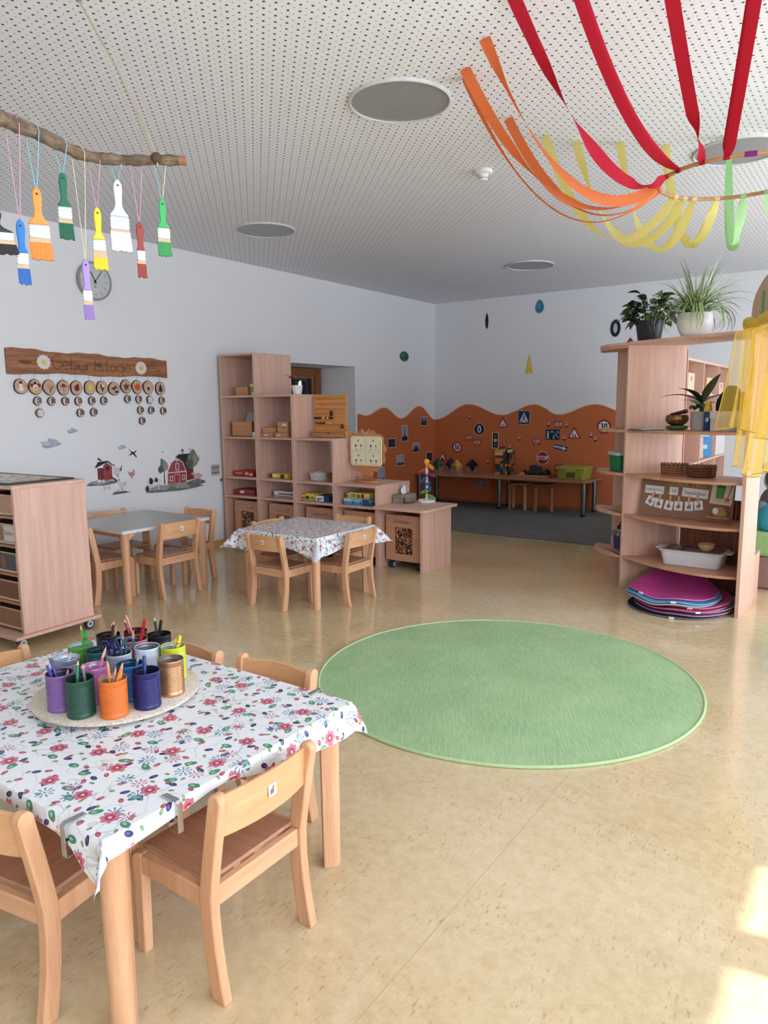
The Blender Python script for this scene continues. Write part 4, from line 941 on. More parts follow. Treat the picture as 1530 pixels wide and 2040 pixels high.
decal('henhouse_decal', 'small red henhouse decal with ramp on a grassy mound', 'wall decal', 3.765, 0.90,
      [(blob(-0.03, -0.105, 0.150, 0.022, 2), GRS[0]), (blob(-0.04, -0.095, 0.100, 0.020, 5), GRS[1]), (rect(-0.060, 0.000, -0.085, 0.030), (120, 44, 44)), ([(0, -0.085), (0.085, -0.080), (0.085, 0.040), (0.035, 0.075), (0, 0.05)], RD),
       ([(-0.085, 0.035), (-0.050, 0.085), (0.050, 0.090), (0.105, 0.045), (0.095, 0.042), (0.045, 0.078), (0.0, 0.062), (-0.070, 0.036)], (40, 38, 40)), (rect(0.025, 0.055, 0.005, 0.040), (60, 26, 26)),
       ([(0.030, -0.035), (0.050, -0.035), (0.140, -0.095), (0.120, -0.105)], (110, 50, 46)), (blob(-0.05, -0.085, 0.02, 0.014, 1), (226, 220, 214)), (blob(-0.01, -0.088, 0.018, 0.014, 3), (214, 208, 204)), ([(-0.06, 0.115), (-0.04, 0.122), (-0.005, 0.092), (-0.03, 0.092)], (70, 70, 76))])
def bird(name, label, u, v, k, c1, c2, flip=1):
    decal(name, label, 'wall decal', u, v, [(blob(0, 0, 0.030*k, 0.024*k, 1), c1), (blob(-0.022*k*flip, 0.026*k, 0.010*k, 0.014*k, 3), c1), ([(0.016*k*flip, 0.006*k), (0.040*k*flip, 0.040*k), (0.030*k*flip, -0.002*k)], c2),
                                             (rect(-0.008*k, -0.004*k, -0.042*k, -0.018*k), (150, 110, 90)), (rect(0.004*k, 0.008*k, -0.042*k, -0.018*k), (150, 110, 90)), (blob(-0.022*k*flip, 0.042*k, 0.006*k, 0.004*k), (150, 60, 60))])
bird('rooster_decal', 'white and grey rooster decal beside the henhouse', 3.905, 0.89, 1.35, (206, 198, 194), (70, 70, 76))
bird('hen_decal', 'pinkish brown hen decal between henhouse and barn', 4.055, 0.848, 1.0, (186, 140, 128), (160, 110, 100), -1)
bird('goose_decal', 'pale goose decal standing on a strip of grass', 3.945, 0.757, 1.25, (206, 208, 214), (180, 184, 192))
decal('grass_decal', 'dark grass strip decal below the pale goose', 'wall decal', 3.93, 0.687, [([(-0.10, -0.008), (0.105, -0.002), (0.06, 0.008)]+[(0.06-0.012*i, 0.008+(0.014 if i % 2 else 0.0)) for i in range(12)]+[(-0.08, 0.002)], GRS[2]), (blob(-0.03, 0.026, 0.018, 0.009, 2), (190, 176, 168))])
bird('chick_decal', 'left one of two faint chick decals', 3.765, 0.745, 0.5, (206, 200, 186), (190, 184, 170)); bird('chick_decal', 'right one of two faint chick decals', 3.81, 0.748, 0.5, (206, 198, 180), (190, 182, 166), -1)
tr = lambda cx, cy, k, s: [(blob(cx, cy, 0.035*k, 0.055*k, s), (112, 122, 114)), (blob(cx-0.025*k, cy-0.03*k, 0.028*k, 0.032*k, s+1), (82, 90, 88)), (blob(cx+0.025*k, cy-0.005*k, 0.026*k, 0.036*k, s+2), (136, 144, 130))]
barn = [([(0.05, -0.12), (0.20, -0.10), (0.20, 0.09), (0.04, 0.14)], (120, 46, 46)), ([(-0.02, 0.125), (0.02, 0.155), (0.19, 0.158), (0.215, 0.05), (0.105, 0.0), (0.075, 0.09)], (40, 40, 44)),
        ([(-0.13, -0.13), (0.11, -0.13), (0.11, -0.01), (0.075, 0.075), (0.0, 0.125), (-0.07, 0.085), (-0.125, -0.01)], (216, 206, 206)),
        ([(-0.12, -0.125), (0.10, -0.125), (0.10, -0.01), (0.068, 0.070), (0.0, 0.114), (-0.064, 0.078), (-0.115, -0.01)], RD), (rect(-0.12, 0.10, -0.022, -0.012), (216, 206, 206)),
        (rect(-0.022, 0.022, 0.0, 0.072), (214, 202, 202)), (rect(-0.015, 0.015, 0.008, 0.064), (150, 80, 80)), (rect(-0.015, 0.015, 0.090, 0.106), (216, 206, 206)), (rect(-0.10, -0.06, -0.10, -0.05), (214, 202, 202)), (rect(-0.092, -0.068, -0.092, -0.058), RD),
        (rect(0.05, 0.085, -0.10, -0.05), (214, 202, 202)), (rect(0.056, 0.079, -0.092, -0.058), RD), (rect(-0.045, 0.025, -0.13, -0.035), (206, 150, 146)), (rect(-0.036, 0.016, -0.125, -0.044), (150, 66, 62)),
        (rect(0.06, 0.085, 0.155, 0.185), (190, 160, 156)), ([(0.055, 0.185), (0.072, 0.212), (0.09, 0.185)], (50, 50, 56))]
mound = [(blob(-0.05, -0.170, 0.34, 0.030, 2, am=0.1), GRS[0]), (blob(-0.22, -0.15, 0.11, 0.028, 4), GRS[1]), (blob(0.05, -0.150, 0.13, 0.030, 6), GRS[1]), (blob(0.22, -0.135, 0.12, 0.030, 3), GRS[0]), (blob(-0.08, -0.135, 0.06, 0.022, 8), (150, 130, 124))]
decal('barn_decal', 'big red barn decal with dark roof and trees', 'wall decal', 4.575, 0.845, [([(-0.165, -0.12), (-0.15, -0.12), (-0.152, 0.02), (-0.162, 0.02)], (80, 70, 66))]+tr(-0.165, 0.06, 1.15, 2)+barn+tr(0.19, 0.10, 1.6, 5)+mound)
decal('cow_decal', 'black and white cow decal grazing left of the barn', 'wall decal', 4.27, 0.755, [(blob(0.02, 0.0, 0.075, 0.045, 1), (222, 216, 214)), (blob(-0.015, 0.012, 0.022, 0.032, 2), (34, 34, 40)), (blob(0.045, 0.018, 0.018, 0.022, 4), (34, 34, 40)), (rect(-0.04, -0.025, -0.075, -0.02), (206, 200, 200)), (rect(0.06, 0.075, -0.075, -0.02), (206, 200, 200)), (blob(-0.062, -0.055, 0.018, 0.026, 3), (60, 58, 64))], lift=0.008)
decal('foal_decal', 'pale pink foal decal right of the barn', 'wall decal', 4.815, 0.770, [(blob(0.0, 0.0, 0.055, 0.028, 1), (200, 168, 162)), (blob(-0.055, 0.028, 0.020, 0.014, 2), (196, 160, 154)), (rect(-0.035, -0.025, -0.065, -0.01), (186, 150, 146)), (rect(0.028, 0.038, -0.065, -0.01), (186, 150, 146)), ([(0.05, 0.012), (0.075, 0.002), (0.055, -0.002)], (150, 110, 106))], lift=0.008)
fence_l = [(rect(-0.045+0.018*i, -0.037+0.018*i, -0.055, 0.055+0.004*(i % 2)), (84, 60, 58)) for i in range(6)]+[(rect(-0.05, 0.056, 0.022, 0.030), (96, 70, 66)), (rect(-0.05, 0.056, -0.030, -0.022), (96, 70, 66))]
decal('fence_decal', 'brown picket fence decal near the stepped shelf', 'wall decal', 5.06, 0.81, fence_l)
bird('sparrow_decal', 'tiny brown bird decal below the picket fence', 5.135, 0.70, 0.55, (110, 84, 84), (60, 50, 56), -1)
for (u, v, lab) in ((4.41, 1.035, 'tiny dark bird speck decal above the cow'), (4.74, 1.045, 'tiny dark bird speck decal right above the barn tree')):
    decal('bird_decal', lab, 'wall decal', u, v, [([(-0.010, 0.006), (0, 0.001), (0.010, 0.007), (0.006, -0.004), (0, -0.007), (-0.006, -0.004)], (52, 56, 70))])
# ---- photo cards on the orange board
def photo(u, v, w, h, kind, label):
    sky = (150, 160, 176) if kind in ('tower', 'dome', 'bridge') else (90, 100, 120)
    L = [(rect(-w/2-0.008, w/2+0.008, -h/2-0.008, h/2+0.008), (214, 214, 214)), (rect(-w/2, w/2, -h/2, h/2), sky), (rect(-w/2, w/2, -h/2, -h*0.22), (34, 30, 32))]
    if kind == 'tower': L += [([(-0.022, -h*0.3), (0.022, -h*0.3), (0.006, 0), (0.002, h*0.45), (-0.002, h*0.45), (-0.006, 0)], (40, 36, 40))]
    elif kind == 'dome': L += [(blob(0, 0, w*0.3, h*0.22, 1), (90, 84, 88)), (rect(-w*0.35, w*0.35, -h*0.4, 0), (60, 54, 58))]
    elif kind == 'bridge': L += [(rect(-w*0.30, -w*0.22, -h*0.4, h*0.3), (200, 206, 214)), (rect(w*0.05, w*0.12, -h*0.4, h*0.3), (200, 206, 214)), (rect(-w/2, w/2, -h*0.35, -h*0.28), (60, 70, 90))]
    elif kind == 'night': L += [(rect(-w/2, w/2, -h/2, h/2), (44, 40, 46)), (blob(0.01, -0.01, w*0.25, h*0.3, 2), (70, 60, 60))]
    else: L += [(blob(0, 0.0, w*0.4, h*0.3, 2), (60, 50, 50)), (blob(0, h*0.2, w*0.16, h*0.16, 1), (170, 170, 176))]
    decal('photo_card', label, 'photo', u, v, L, 'photo cards on the left orange board', lift=0.019)
photo(8.625, 1.066, 0.14, 0.215, 'tower', 'tall photo card of an iron tower'); photo(9.145, 1.225, 0.17, 0.115, 'hill', 'highest photo card, beside the corner of the walls')
photo(8.925, 0.845, 0.17, 0.125, 'dome', 'photo card of a domed building below the highest card'); photo(8.503, 0.684, 0.17, 0.135, 'bridge', 'photo card with pale bridge pylons, above the ball run tower')
photo(9.302, 0.685, 0.16, 0.13, 'night', 'dark photo card close to the corner above the green octahedron'); photo(8.291, 0.94, 0.17, 0.115, 'night', 'dark photo card partly behind the tree game')
photo(8.03, 0.51, 0.15, 0.20, 'bridge', 'blue photo card low behind the tree game trunk')
decal('sphere_sticker', 'dark green ball sticker on the wall above the orange board', 'sticker', 8.65, 2.15, [(circ(0.128, 24, 0, 0, 0.078), (200, 202, 200)), (circ(0.115, 24, 0, 0, 0.068), (34, 84, 58)), (circ(0.05, 16, -0.03, 0.02, 0.03), (60, 120, 80))])
# ================================================================ back wall stickers
def bst(name, label, x, z, layers, group=None, on_board=True, cat='sticker'):
    return decal(name, label, cat, x, z, layers, group, BACKROT, 'B', 0.0185 if on_board else 0.0)
def tri(r, c=0): return [(r*math.cos(PI/2+2*PI*i/3), c+r*math.sin(PI/2+2*PI*i/3)) for i in range(3)]
RDS, WHT, BLK, NAVY = (150, 40, 44), (226, 222, 220), (28, 26, 30), (30, 44, 84)
def disc_sign(x, z, txt, lab, r=0.082): bst('speed_limit_sticker', lab, x, z, [(circ(r, 36), RDS), (circ(r*0.74, 32), WHT), ([txt, r*1.25, 0, -0.004, 0.003, 0, 0.82], BLK)])
disc_sign(-5.287, 0.829, '50', 'round red-edged 50 speed limit sticker'); disc_sign(-3.071, 1.154, '30', 'round red-edged 30 speed limit sticker beside right shelf', 0.095)
bst('round_sign_sticker', 'dark blue round sticker with white oval ring', -4.917, 1.104, [(circ(0.088, 36), (200, 196, 196)), (circ(0.080, 36), (30, 30, 50)), (circ(0.034, 24, 0, 0, 0.056), (206, 206, 210)), (circ(0.012, 16, 0, 0, 0.036), (40, 40, 60))])
def cone(x, z, lab): bst('traffic_cone_sticker', lab, x, z, [([(-0.026, -0.022), (0.0, -0.042), (0.028, -0.022), (0.018, -0.014), (-0.018, -0.014)], (60, 28, 28)), ([(-0.017, -0.018), (0.017, -0.018), (0.003, 0.045), (-0.003, 0.045)], (196, 60, 40)), ([(-0.014, -0.012), (0.014, -0.012), (0.011, 0.004), (-0.011, 0.004)], WHT), ([(-0.007, 0.018), (0.007, 0.018), (0.004, 0.032), (-0.004, 0.032)], WHT)], 'traffic cone stickers')
for x, z, lab in ((-5.078, 1.288, 'traffic cone sticker above the dark blue round sign'), (-3.844, 1.190, 'traffic cone sticker left of the upper barrier'), (-3.583, 1.178, 'traffic cone sticker right of the upper barrier'),
                  (-4.273, 0.985, 'traffic cone sticker right of the traffic light'), (-4.425, 0.856, 'traffic cone sticker beside the no entry sign'), (-3.614, 1.000, 'traffic cone sticker between play street sign and triangle'),
                  (-3.237, 1.043, 'left one of two paired traffic cone stickers'), (-3.181, 0.995, 'right one of two paired traffic cone stickers'), (-4.772, 0.634, 'lowest traffic cone sticker, just above the table')):
    cone(x, z, lab)
def barrier(x, z, lab): bst('barrier_sticker', lab, x, z, [(rect(-0.060, 0.060, -0.012, 0.026), RDS)]+[([(-0.05+0.036*i, -0.012), (-0.032+0.036*i, -0.012), (-0.022+0.036*i, 0.026), (-0.040+0.036*i, 0.026)], WHT) for i in range(3)]+
                          [(rect(-0.058+0.028*i, -0.050+0.028*i, 0.028, 0.050), (120, 30, 34)) for i in range(5)]+[(rect(-0.045, -0.037, -0.04, -0.012), RDS), (rect(0.037, 0.045, -0.04, -0.012), RDS), (rect(-0.058, -0.024, -0.048, -0.040), (90, 30, 30)), (rect(0.024, 0.058, -0.048, -0.040), (90, 30, 30))], 'road barrier stickers')
for x, z, lab in ((-5.092, 0.976, 'left road barrier sticker below the dark blue round sign'), (-4.949, 0.905, 'right road barrier sticker below the dark blue round sign'), (-3.705, 1.177, 'upper road barrier sticker between two cones'), (-4.016, 0.937, 'road barrier sticker left of the play street sign'), (-3.675, 0.582, 'road barrier sticker half hidden behind the tray')):
    barrier(x, z, lab)
def warn(x, z, lab, extra, r=0.098): bst('warning_sticker', lab, x, z, [(tri(r), RDS), (tri(r*0.68), WHT)]+extra)
warn(-4.538, 1.180, 'triangular warning sticker with a bicycle', [(circ(0.014, 16, -0.016, -0.018), BLK), (circ(0.009, 12, -0.016, -0.018), WHT), (circ(0.014, 16, 0.020, -0.018), BLK), (circ(0.009, 12, 0.020, -0.018), WHT), ([(-0.016, -0.018), (0.004, 0.004), (0.02, -0.018), (0.004, -0.010)], BLK), (circ(0.006, 10, 0.002, 0.016), BLK)])
warn(-5.541, 0.665, 'triangular warning sticker with a car above the octahedra', [([(-0.022, -0.034), (0.028, -0.034), (0.028, -0.024), (0.008, -0.018), (-0.006, 0.006), (-0.022, -0.002)], BLK)], 0.090)
warn(-3.474, 1.045, 'triangular warning sticker with running children', [(circ(0.007, 10, -0.014, 0.010), BLK), ([(-0.02, 0.002), (-0.008, 0.002), (-0.002, -0.032), (-0.010, -0.030), (-0.014, -0.016), (-0.024, -0.034), (-0.030, -0.028)], BLK), (circ(0.006, 10, 0.016, 0.004), BLK), ([(0.010, -0.004), (0.022, -0.004), (0.034, -0.030), (0.026, -0.034), (0.016, -0.020), (0.008, -0.036), (0.002, -0.030)], BLK)], 0.108)
bst('crossing_sticker', 'square blue pedestrian crossing sticker, highest of all signs', -4.213, 1.275, [(rect(-0.092, 0.092, -0.098, 0.098), (200, 200, 204)), (rect(-0.086, 0.086, -0.092, 0.092), NAVY), ([(-0.072, -0.066), (0.072, -0.066), (0, 0.074)], WHT), (circ(0.009, 12, 0, 0.034), BLK), ([(-0.012, 0.022), (0.012, 0.022), (0.010, -0.010), (0.026, -0.050), (0.016, -0.052), (0, -0.020), (-0.018, -0.052), (-0.028, -0.048), (-0.010, -0.008)], BLK), (rect(-0.050, -0.036, -0.064, -0.040), NAVY), (rect(0.036, 0.050, -0.064, -0.040), NAVY)])
bst('traffic_light_sticker', 'upright traffic light sticker with dark lamps', -4.654, 0.946, [(rrect(-0.052, 0.052, -0.120, 0.120, 0.018), (226, 222, 210)), (rrect(-0.042, 0.042, -0.110, 0.110, 0.014), (40, 22, 24)), (circ(0.026, 20, 0, 0.068), (96, 78, 74)), (circ(0.026, 20, 0, 0.0), (206, 190, 140)), (circ(0.026, 20, 0, -0.068), (84, 92, 90))])
bst('no_entry_sticker', 'round red no entry sticker behind the brick tower', -4.535, 0.79, [(circ(0.074, 32), (160, 40, 48)), (rect(-0.062, 0.062, -0.014, 0.012), (226, 206, 206))])
bst('stop_sticker', 'red octagonal STOP sticker above the tray', -3.921, 0.712, [(circ(0.098, 8, a0=PI/8), (216, 208, 206)), (circ(0.090, 8, a0=PI/8), (150, 34, 44)), (['STOP', 0.082, 0, -0.003, 0.002, 0, 0.80], WHT)])
bst('play_street_sticker', 'wide dark blue play street sticker with white figures', -3.782, 1.040, [(rect(-0.102, 0.102, -0.072, 0.072), (60, 80, 120)), (rect(-0.097, 0.097, -0.067, 0.067), (24, 36, 66)), (circ(0.012, 12, -0.066, 0.036), (206, 210, 214)), ([(-0.082, 0.020), (-0.050, 0.020), (-0.056, -0.014), (-0.048, -0.058), (-0.062, -0.058), (-0.068, -0.026), (-0.084, -0.058), (-0.092, -0.052), (-0.076, -0.010)], (200, 206, 212)),
     (circ(0.008, 10, 0.018, -0.018), (200, 206, 212)), (rect(0.010, 0.026, -0.058, -0.028), (200, 206, 212)), (rect(-0.03, 0.012, 0.030, 0.046), (190, 196, 204)), ([(0.030, 0.020), (0.090, -0.040), (0.084, -0.048), (0.024, 0.012)], (190, 196, 204)), (circ(0.020, 16, 0.070, 0.030), (150, 170, 180)), (circ(0.012, 12, 0.070, 0.030), (24, 36, 66))])
ca, sa = math.cos(R_(-12)), math.sin(R_(-12)); rt_ = lambda pl: [(a*ca-b*sa, a*sa+b*ca) for a, b in pl]
bst('one_way_sticker', 'tilted black one-way arrow sticker with lettering', -3.661, 0.862, [(rt_(rect(-0.104, 0.104, -0.042, 0.042)), (200, 186, 180)), (rt_(rect(-0.098, 0.098, -0.036, 0.036)), (32, 28, 34)), (rt_([(-0.088, -0.016), (0.040, -0.016), (0.040, -0.030), (0.088, 0), (0.040, 0.030), (0.040, 0.016), (-0.088, 0.016)]), (216, 212, 210)), (['Einbahnstraße', 0.020, -0.024, 0.004, 0.0005, R_(-12), 0.9], (40, 34, 40))])
# shapes on the white wall
SHG = 'solid-shape stickers on the white wall'
bst('spindle_sticker', 'slim black spindle sticker on the white back wall', -4.821, 2.661, [([(0.02*k*s, z*1.06) for k, z in ()]+[(0.0, 0.122), (0.024, 0.06), (0.036, 0.0), (0.030, -0.07), (0.020, -0.125), (-0.014, -0.125), (-0.030, -0.07), (-0.036, 0), (-0.024, 0.06)], (206, 204, 202)), ([(0.0, 0.112), (0.016, 0.06), (0.026, 0), (0.022, -0.07), (0.012, -0.116), (-0.008, -0.116), (-0.022, -0.07), (-0.026, 0), (-0.016, 0.06)], (20, 18, 24))], SHG, False)
egg = lambda k: [(0.060*k*math.cos(a)*(1-0.18*math.sin(a)), 0.086*k*math.sin(a)) for a in [2*PI*i/32 for i in range(32)]]
bst('egg_sticker', 'teal blue egg sticker high on the back wall', -4.021, 2.785, [(egg(1.15), (196, 198, 198)), (egg(1.0), (40, 116, 146)), ([(a*0.5-0.012, b*0.5+0.012) for a, b in egg(1)], (64, 140, 166))], SHG, False)
bst('cone_sticker', 'yellow cone sticker on the white back wall', -4.159, 2.005, [([(-0.058, -0.118), (0.058, -0.118), (0.012, 0.132), (-0.012, 0.132)], (190, 188, 176)), ([(-0.052, -0.108), (-0.026, -0.118), (0.026, -0.118), (0.052, -0.108), (0.006, 0.125), (-0.006, 0.125)], (214, 186, 66)), ([(-0.01, -0.115), (0.02, -0.116), (0.004, 0.12), (-0.002, 0.12)], (230, 204, 96))], SHG, False)
rg_ = MB(); bst('ring_sticker', 'black ring sticker on the wall beside the potted plants', -2.972, 2.421, [(circ(0.075, 32, 0, 0, 0.118), (200, 202, 206)), (circ(0.066, 32, 0, 0, 0.108), (20, 22, 44)), (circ(0.027, 24, 0, 0, 0.062), (182, 184, 190))], SHG, False)
bst('prism_sticker', 'dark red prism sticker peeking over the right shelf top', -2.775, 2.205, [([(-0.065, -0.10), (0.065, -0.10), (0.065, 0.02), (0.0, 0.10), (-0.065, 0.02)], (206, 190, 196)), ([(-0.055, -0.10), (0.055, -0.10), (0.055, 0.015), (0.0, 0.085), (-0.055, 0.015)], (120, 28, 46))], SHG, False)
t = thing('wall_socket', 'double grey wall socket low under the long table', 'socket', (-4.867, YB-0.019, 0.287), rot=BACKROT)
MB().prism(rrect(-0.085, 0.085, -0.045, 0.045, 0.006, 3), 'z', 0, 0.010).build('cover_plate', P((150, 146, 144), 0.4), t)
for x in (-0.042, 0.042): MB().lathe([(0.030, 0.010), (0.030, 0.012), (0.024, 0.012), (0.022, 0.0104), (0, 0.0104)], 20, (x, 0, 0)).build('outlet', P((120, 118, 118), 0.5), t)

# ================================================================ long table and what stands on it
t = thing('long_table', 'long low beech-topped table on grey metal legs in the play corner', 'table', (-4.37, 9.16, 0))
MB().prism(rrect(-1.298, 1.30, -0.31, 0.315, 0.012, 3), 'z', 0.450, 0.475).build('tabletop', wood('long_table_top', (150, 102, 76), (184, 136, 106), 'x', 0.3), t, bevel=0.003)
for x, y in ((-1.235, -0.24), (-1.235, 0.25), (0.0, -0.12), (-0.03, 0.25), (1.245, -0.24), (1.22, 0.25)):
    l = MB().cyl((x, y, 0.04), (x, y, 0.45), 0.028, n=20).build('leg', P((112, 118, 126), 0.3, 0.85), t)
    MB().cyl((x, y, 0.012), (x, y, 0.045), 0.0295, n=20).build('foot_cap', BLACK, l)
def clear():
    if 'clear_plastic' in MATS: return MATS['clear_plastic']
    k = NT('clear_plastic'); tr_ = k.new('BsdfTransparent'); gl = k.new('BsdfGlossy'); gl.inputs['Roughness'].default_value = 0.1
    mx = k.new('MixShader'); mx.inputs[0].default_value = 0.10; k.link(tr_.outputs[0], mx.inputs[1]); k.link(k.b.outputs[0], mx.inputs[2]); k.b.inputs['Base Color'].default_value = (0.7, 0.68, 0.66, 1)
    k.link(mx.outputs[0], k.out.inputs[0]); MATS['clear_plastic'] = k.m; return k.m
for x, y, c, lab, rz in ((-5.48, 9.24, (40, 98, 66), 'dark green octahedron in a clear stand', 20), (-5.33, 9.37, (36, 42, 70), 'navy octahedron in a clear stand behind the yellow one', 10), (-5.135, 9.20, (214, 160, 60), 'yellow octahedron in a clear stand', 15), (-4.965, 9.36, (20, 18, 20), 'black octahedron in a clear stand', 30)):
    t = thing('octahedron_model', lab, 'model', (x, y, 0.476), R_(rz), 'octahedra on the long table')
    h = 0.095; r = 0.088; z0 = 0.105
    MB().add([(r, 0, z0), (0, r, z0), (-r, 0, z0), (0, -r, z0), (0, 0, z0+h), (0, 0, z0-h)], [(0, 1, 4), (1, 2, 4), (2, 3, 4), (3, 0, 4), (1, 0, 5), (2, 1, 5), (3, 2, 5), (0, 3, 5)]).build('octahedron', P(c, 0.45), t, smooth=0)
    m = MB()
    for k in range(4):
        a = PI/2*k; m.cbox((0.073*math.cos(a+PI/4), 0.073*math.sin(a+PI/4), 0.0465), (0.003, 0.09, 0.093), Matrix.Rotation(a+PI/4, 3, 'Z'))
    m.build('clear_stand', clear(), t, weld=False)
t = thing('brick_tower', 'square tower of coloured toy bricks on the long table', 'toy tower', (-4.43, 9.33, 0.476), R_(8))
cols = [(150, 40, 38), (206, 170, 70), (40, 110, 80), (40, 60, 100), (96, 36, 44), (196, 120, 60), (206, 190, 130), (30, 60, 50)]
rnd = random.Random(5)
bmesh_cache = {}
def brick_mesh(L):
    if L not in bmesh_cache:
        m = MB(); m.box(0, L-0.001, 0, 0.039, 0, 0.0375)
        for k in range(int(round(L/0.04))*1): m.cyl((0.02+0.04*k, 0.02, 0.0375), (0.02+0.04*k, 0.02, 0.043), 0.011, n=8)
        bmesh_cache[L] = m
    return bmesh_cache[L]
for lay in range(9):
    z = lay*0.039
    for side in range(4):
        pos = -0.11
        while pos < 0.07-1e-6:
            L = rnd.choice([0.04, 0.08, 0.08, 0.12]); L = min(L, round((0.07-pos)/0.04)*0.04 or 0.04)
            if pos+L > 0.075: L = 0.04
            if lay == 8 and rnd.random() < 0.35: pos += L; continue
            src = brick_mesh(round(L, 2)); key = (round(L, 2), rnd.randrange(len(cols)))
            if key not in bmesh_cache: bmesh_cache[key] = src.mesh('brick', P(cols[key[1]], 0.35), smooth=30)
            o = bpy.data.objects.new('brick', bmesh_cache[key]); COL.objects.link(o); o.parent = t
            M = Matrix.Rotation(side*PI/2, 4, 'Z') @ Matrix.Translation((pos, -0.11, z))
            o.matrix_local = M; pos += L
t = thing('wooden_tray', 'shallow wooden tray holding dark toys on the long table', 'tray', (-3.905, 9.22, 0.476), R_(4))
TR = wood('tray_wood', (176, 120, 84), (204, 150, 112), 'x', 0.45)
m = MB(); m.box(-0.23, 0.23, -0.16, 0.16, 0, 0.008)
for a in ((-0.23, 0.23, -0.16, -0.15), (-0.23, 0.23, 0.15, 0.16), (-0.23, -0.22, -0.16, 0.16), (0.22, 0.23, -0.16, 0.16)): m.box(a[0], a[1], a[2], a[3], 0, 0.030)
m.build('tray_body', TR, t, weld=False)
def lump(name, label, cat, loc, r, mat, seed, grp=None, nz=0.35, fr=3.0):
    m = MB(); m.ball((0, 0, 0), 1.0, 24, 16); vs = []
    for p in m.v:
        q = Vector(p); k = 1+nz*mnoise.noise(q*fr*0.6+Vector((seed, 0, 0)))
        z = q.z*k; vs.append((q.x*k*r[0], q.y*k*r[1], max(0, (z+0.55)/1.55)*r[2]))
    m.v = vs; return tag(m.build(name, mat, None, loc, smooth=80), label, cat, grp)
lump('dark_cloth', 'dark grey crumpled cloth in the wooden tray', 'cloth', (-3.925, 9.25, 0.486), (0.10, 0.09, 0.14), P((44, 50, 58), 0.8), 2)
lump('dark_cloth', 'blackish green crumpled cloth at the tray\'s right side', 'cloth', (-3.752, 9.23, 0.486), (0.044, 0.09, 0.09), P((30, 40, 44), 0.8), 5)
lump('toy_block', 'dark purple rounded block at the tray\'s left side', 'toy', (-4.083, 9.24, 0.486), (0.036, 0.06, 0.075), P((70, 40, 52), 0.6), 7, nz=0.12)
lump('wooden_half_disc', 'small pale wooden half disc on the tray\'s left front', 'toy', (-4.07, 9.125, 0.487), (0.042, 0.012, 0.05), P((206, 140, 96), 0.5), 9, nz=0.02)
def crate(name, label, loc, rz, w, d, h, body, lid, lidh=0.03, plate=None, cat='storage box'):
    t = thing(name, label, cat, loc, R_(rz))
    lo_ = rrect(-w/2*0.92, w/2*0.92, -d/2*0.92, d/2*0.92, 0.015, 3); hi_ = rrect(-w/2, w/2, -d/2, d/2, 0.015, 3); n = len(lo_)
    MB().add([(a, b, 0) for a, b in lo_]+[(a, b, h) for a, b in hi_], [tuple(range(n))[::-1], tuple(range(n, 2*n))]+[(i, (i+1) % n, n+(i+1) % n, n+i) for i in range(n)]).build('box_body', body, t, bevel=0.003)
    m = MB()
    for k in (-0.36, -0.18, 0.18, 0.36): m.box(k*w-0.004, k*w+0.004, -d/2*0.985, -d/2*0.93, 0.01, h)
    m.build('ribs', body, t, weld=False)
    MB().prism(rrect(-w/2-0.010, w/2+0.010, -d/2-0.010, d/2+0.010, 0.018, 3), 'z', h, h+lidh).build('lid', lid, t, bevel=0.006)
    m = MB(); m.box(-w*0.2, w*0.2, -d/2-0.018, -d/2-0.006, h*0.78, h+lidh*0.4); m.build('clip_handle', lid, t, bevel=0.003)
    if plate: MB().box(-w*0.16, w*0.14, -d/2*0.955-0.006, -d/2*0.955, h*0.22, h*0.68).build('label_photo', P(plate, 0.5), t)
    return t
crate('storage_box', 'lime green plastic box with lid on the long table', (-3.345, 9.20, 0.476), 4, 0.36, 0.42, 0.135, P((150, 156, 60), 0.4), P((156, 162, 66), 0.4), 0.03, (96, 70, 60))
# ---- stools
def stool(x, y, rz, label):
    t = thing('bentwood_stool', label, 'stool', (x, y, 0.0125), R_(rz), 'bentwood stools under the long table')
    MB().lathe([(0, 0.352), (0.140, 0.352), (0.150, 0.356), (0.150, 0.370), (0.146, 0.374), (0, 0.374)], 32).build('seat', wood('stool_seat', (150, 100, 66), (186, 136, 98), 'x', 0.4), t)
    for k in range(4):
        a = PI/2*k+PI/4; w = 0.022
        path = [(0.06, 0.344)]+[(0.112+0.035*math.sin(b), 0.309+0.035*math.cos(b)) for b in [PI/2*i/6 for i in range(7)]]+[(0.150, 0.0)]
        inn = [(0.06, 0.352)]+[(0.112+0.043*math.sin(b), 0.309+0.043*math.cos(b)) for b in [PI/2*i/6 for i in range(7)]]+[(0.160, 0.0)]
        m = MB(); m.prism(path+inn[::-1], 'y', -w, w); m.xform(Matrix.Rotation(a, 4, 'Z')); m.build('leg', wood('stool_leg', (176, 116, 74), (206, 150, 104), 'z', 0.4), t)
stool(-4.12, 9.16, 10, 'left bentwood stool tucked under the long table'); stool(-3.78, 9.17, 30, 'right bentwood stool tucked under the long table')
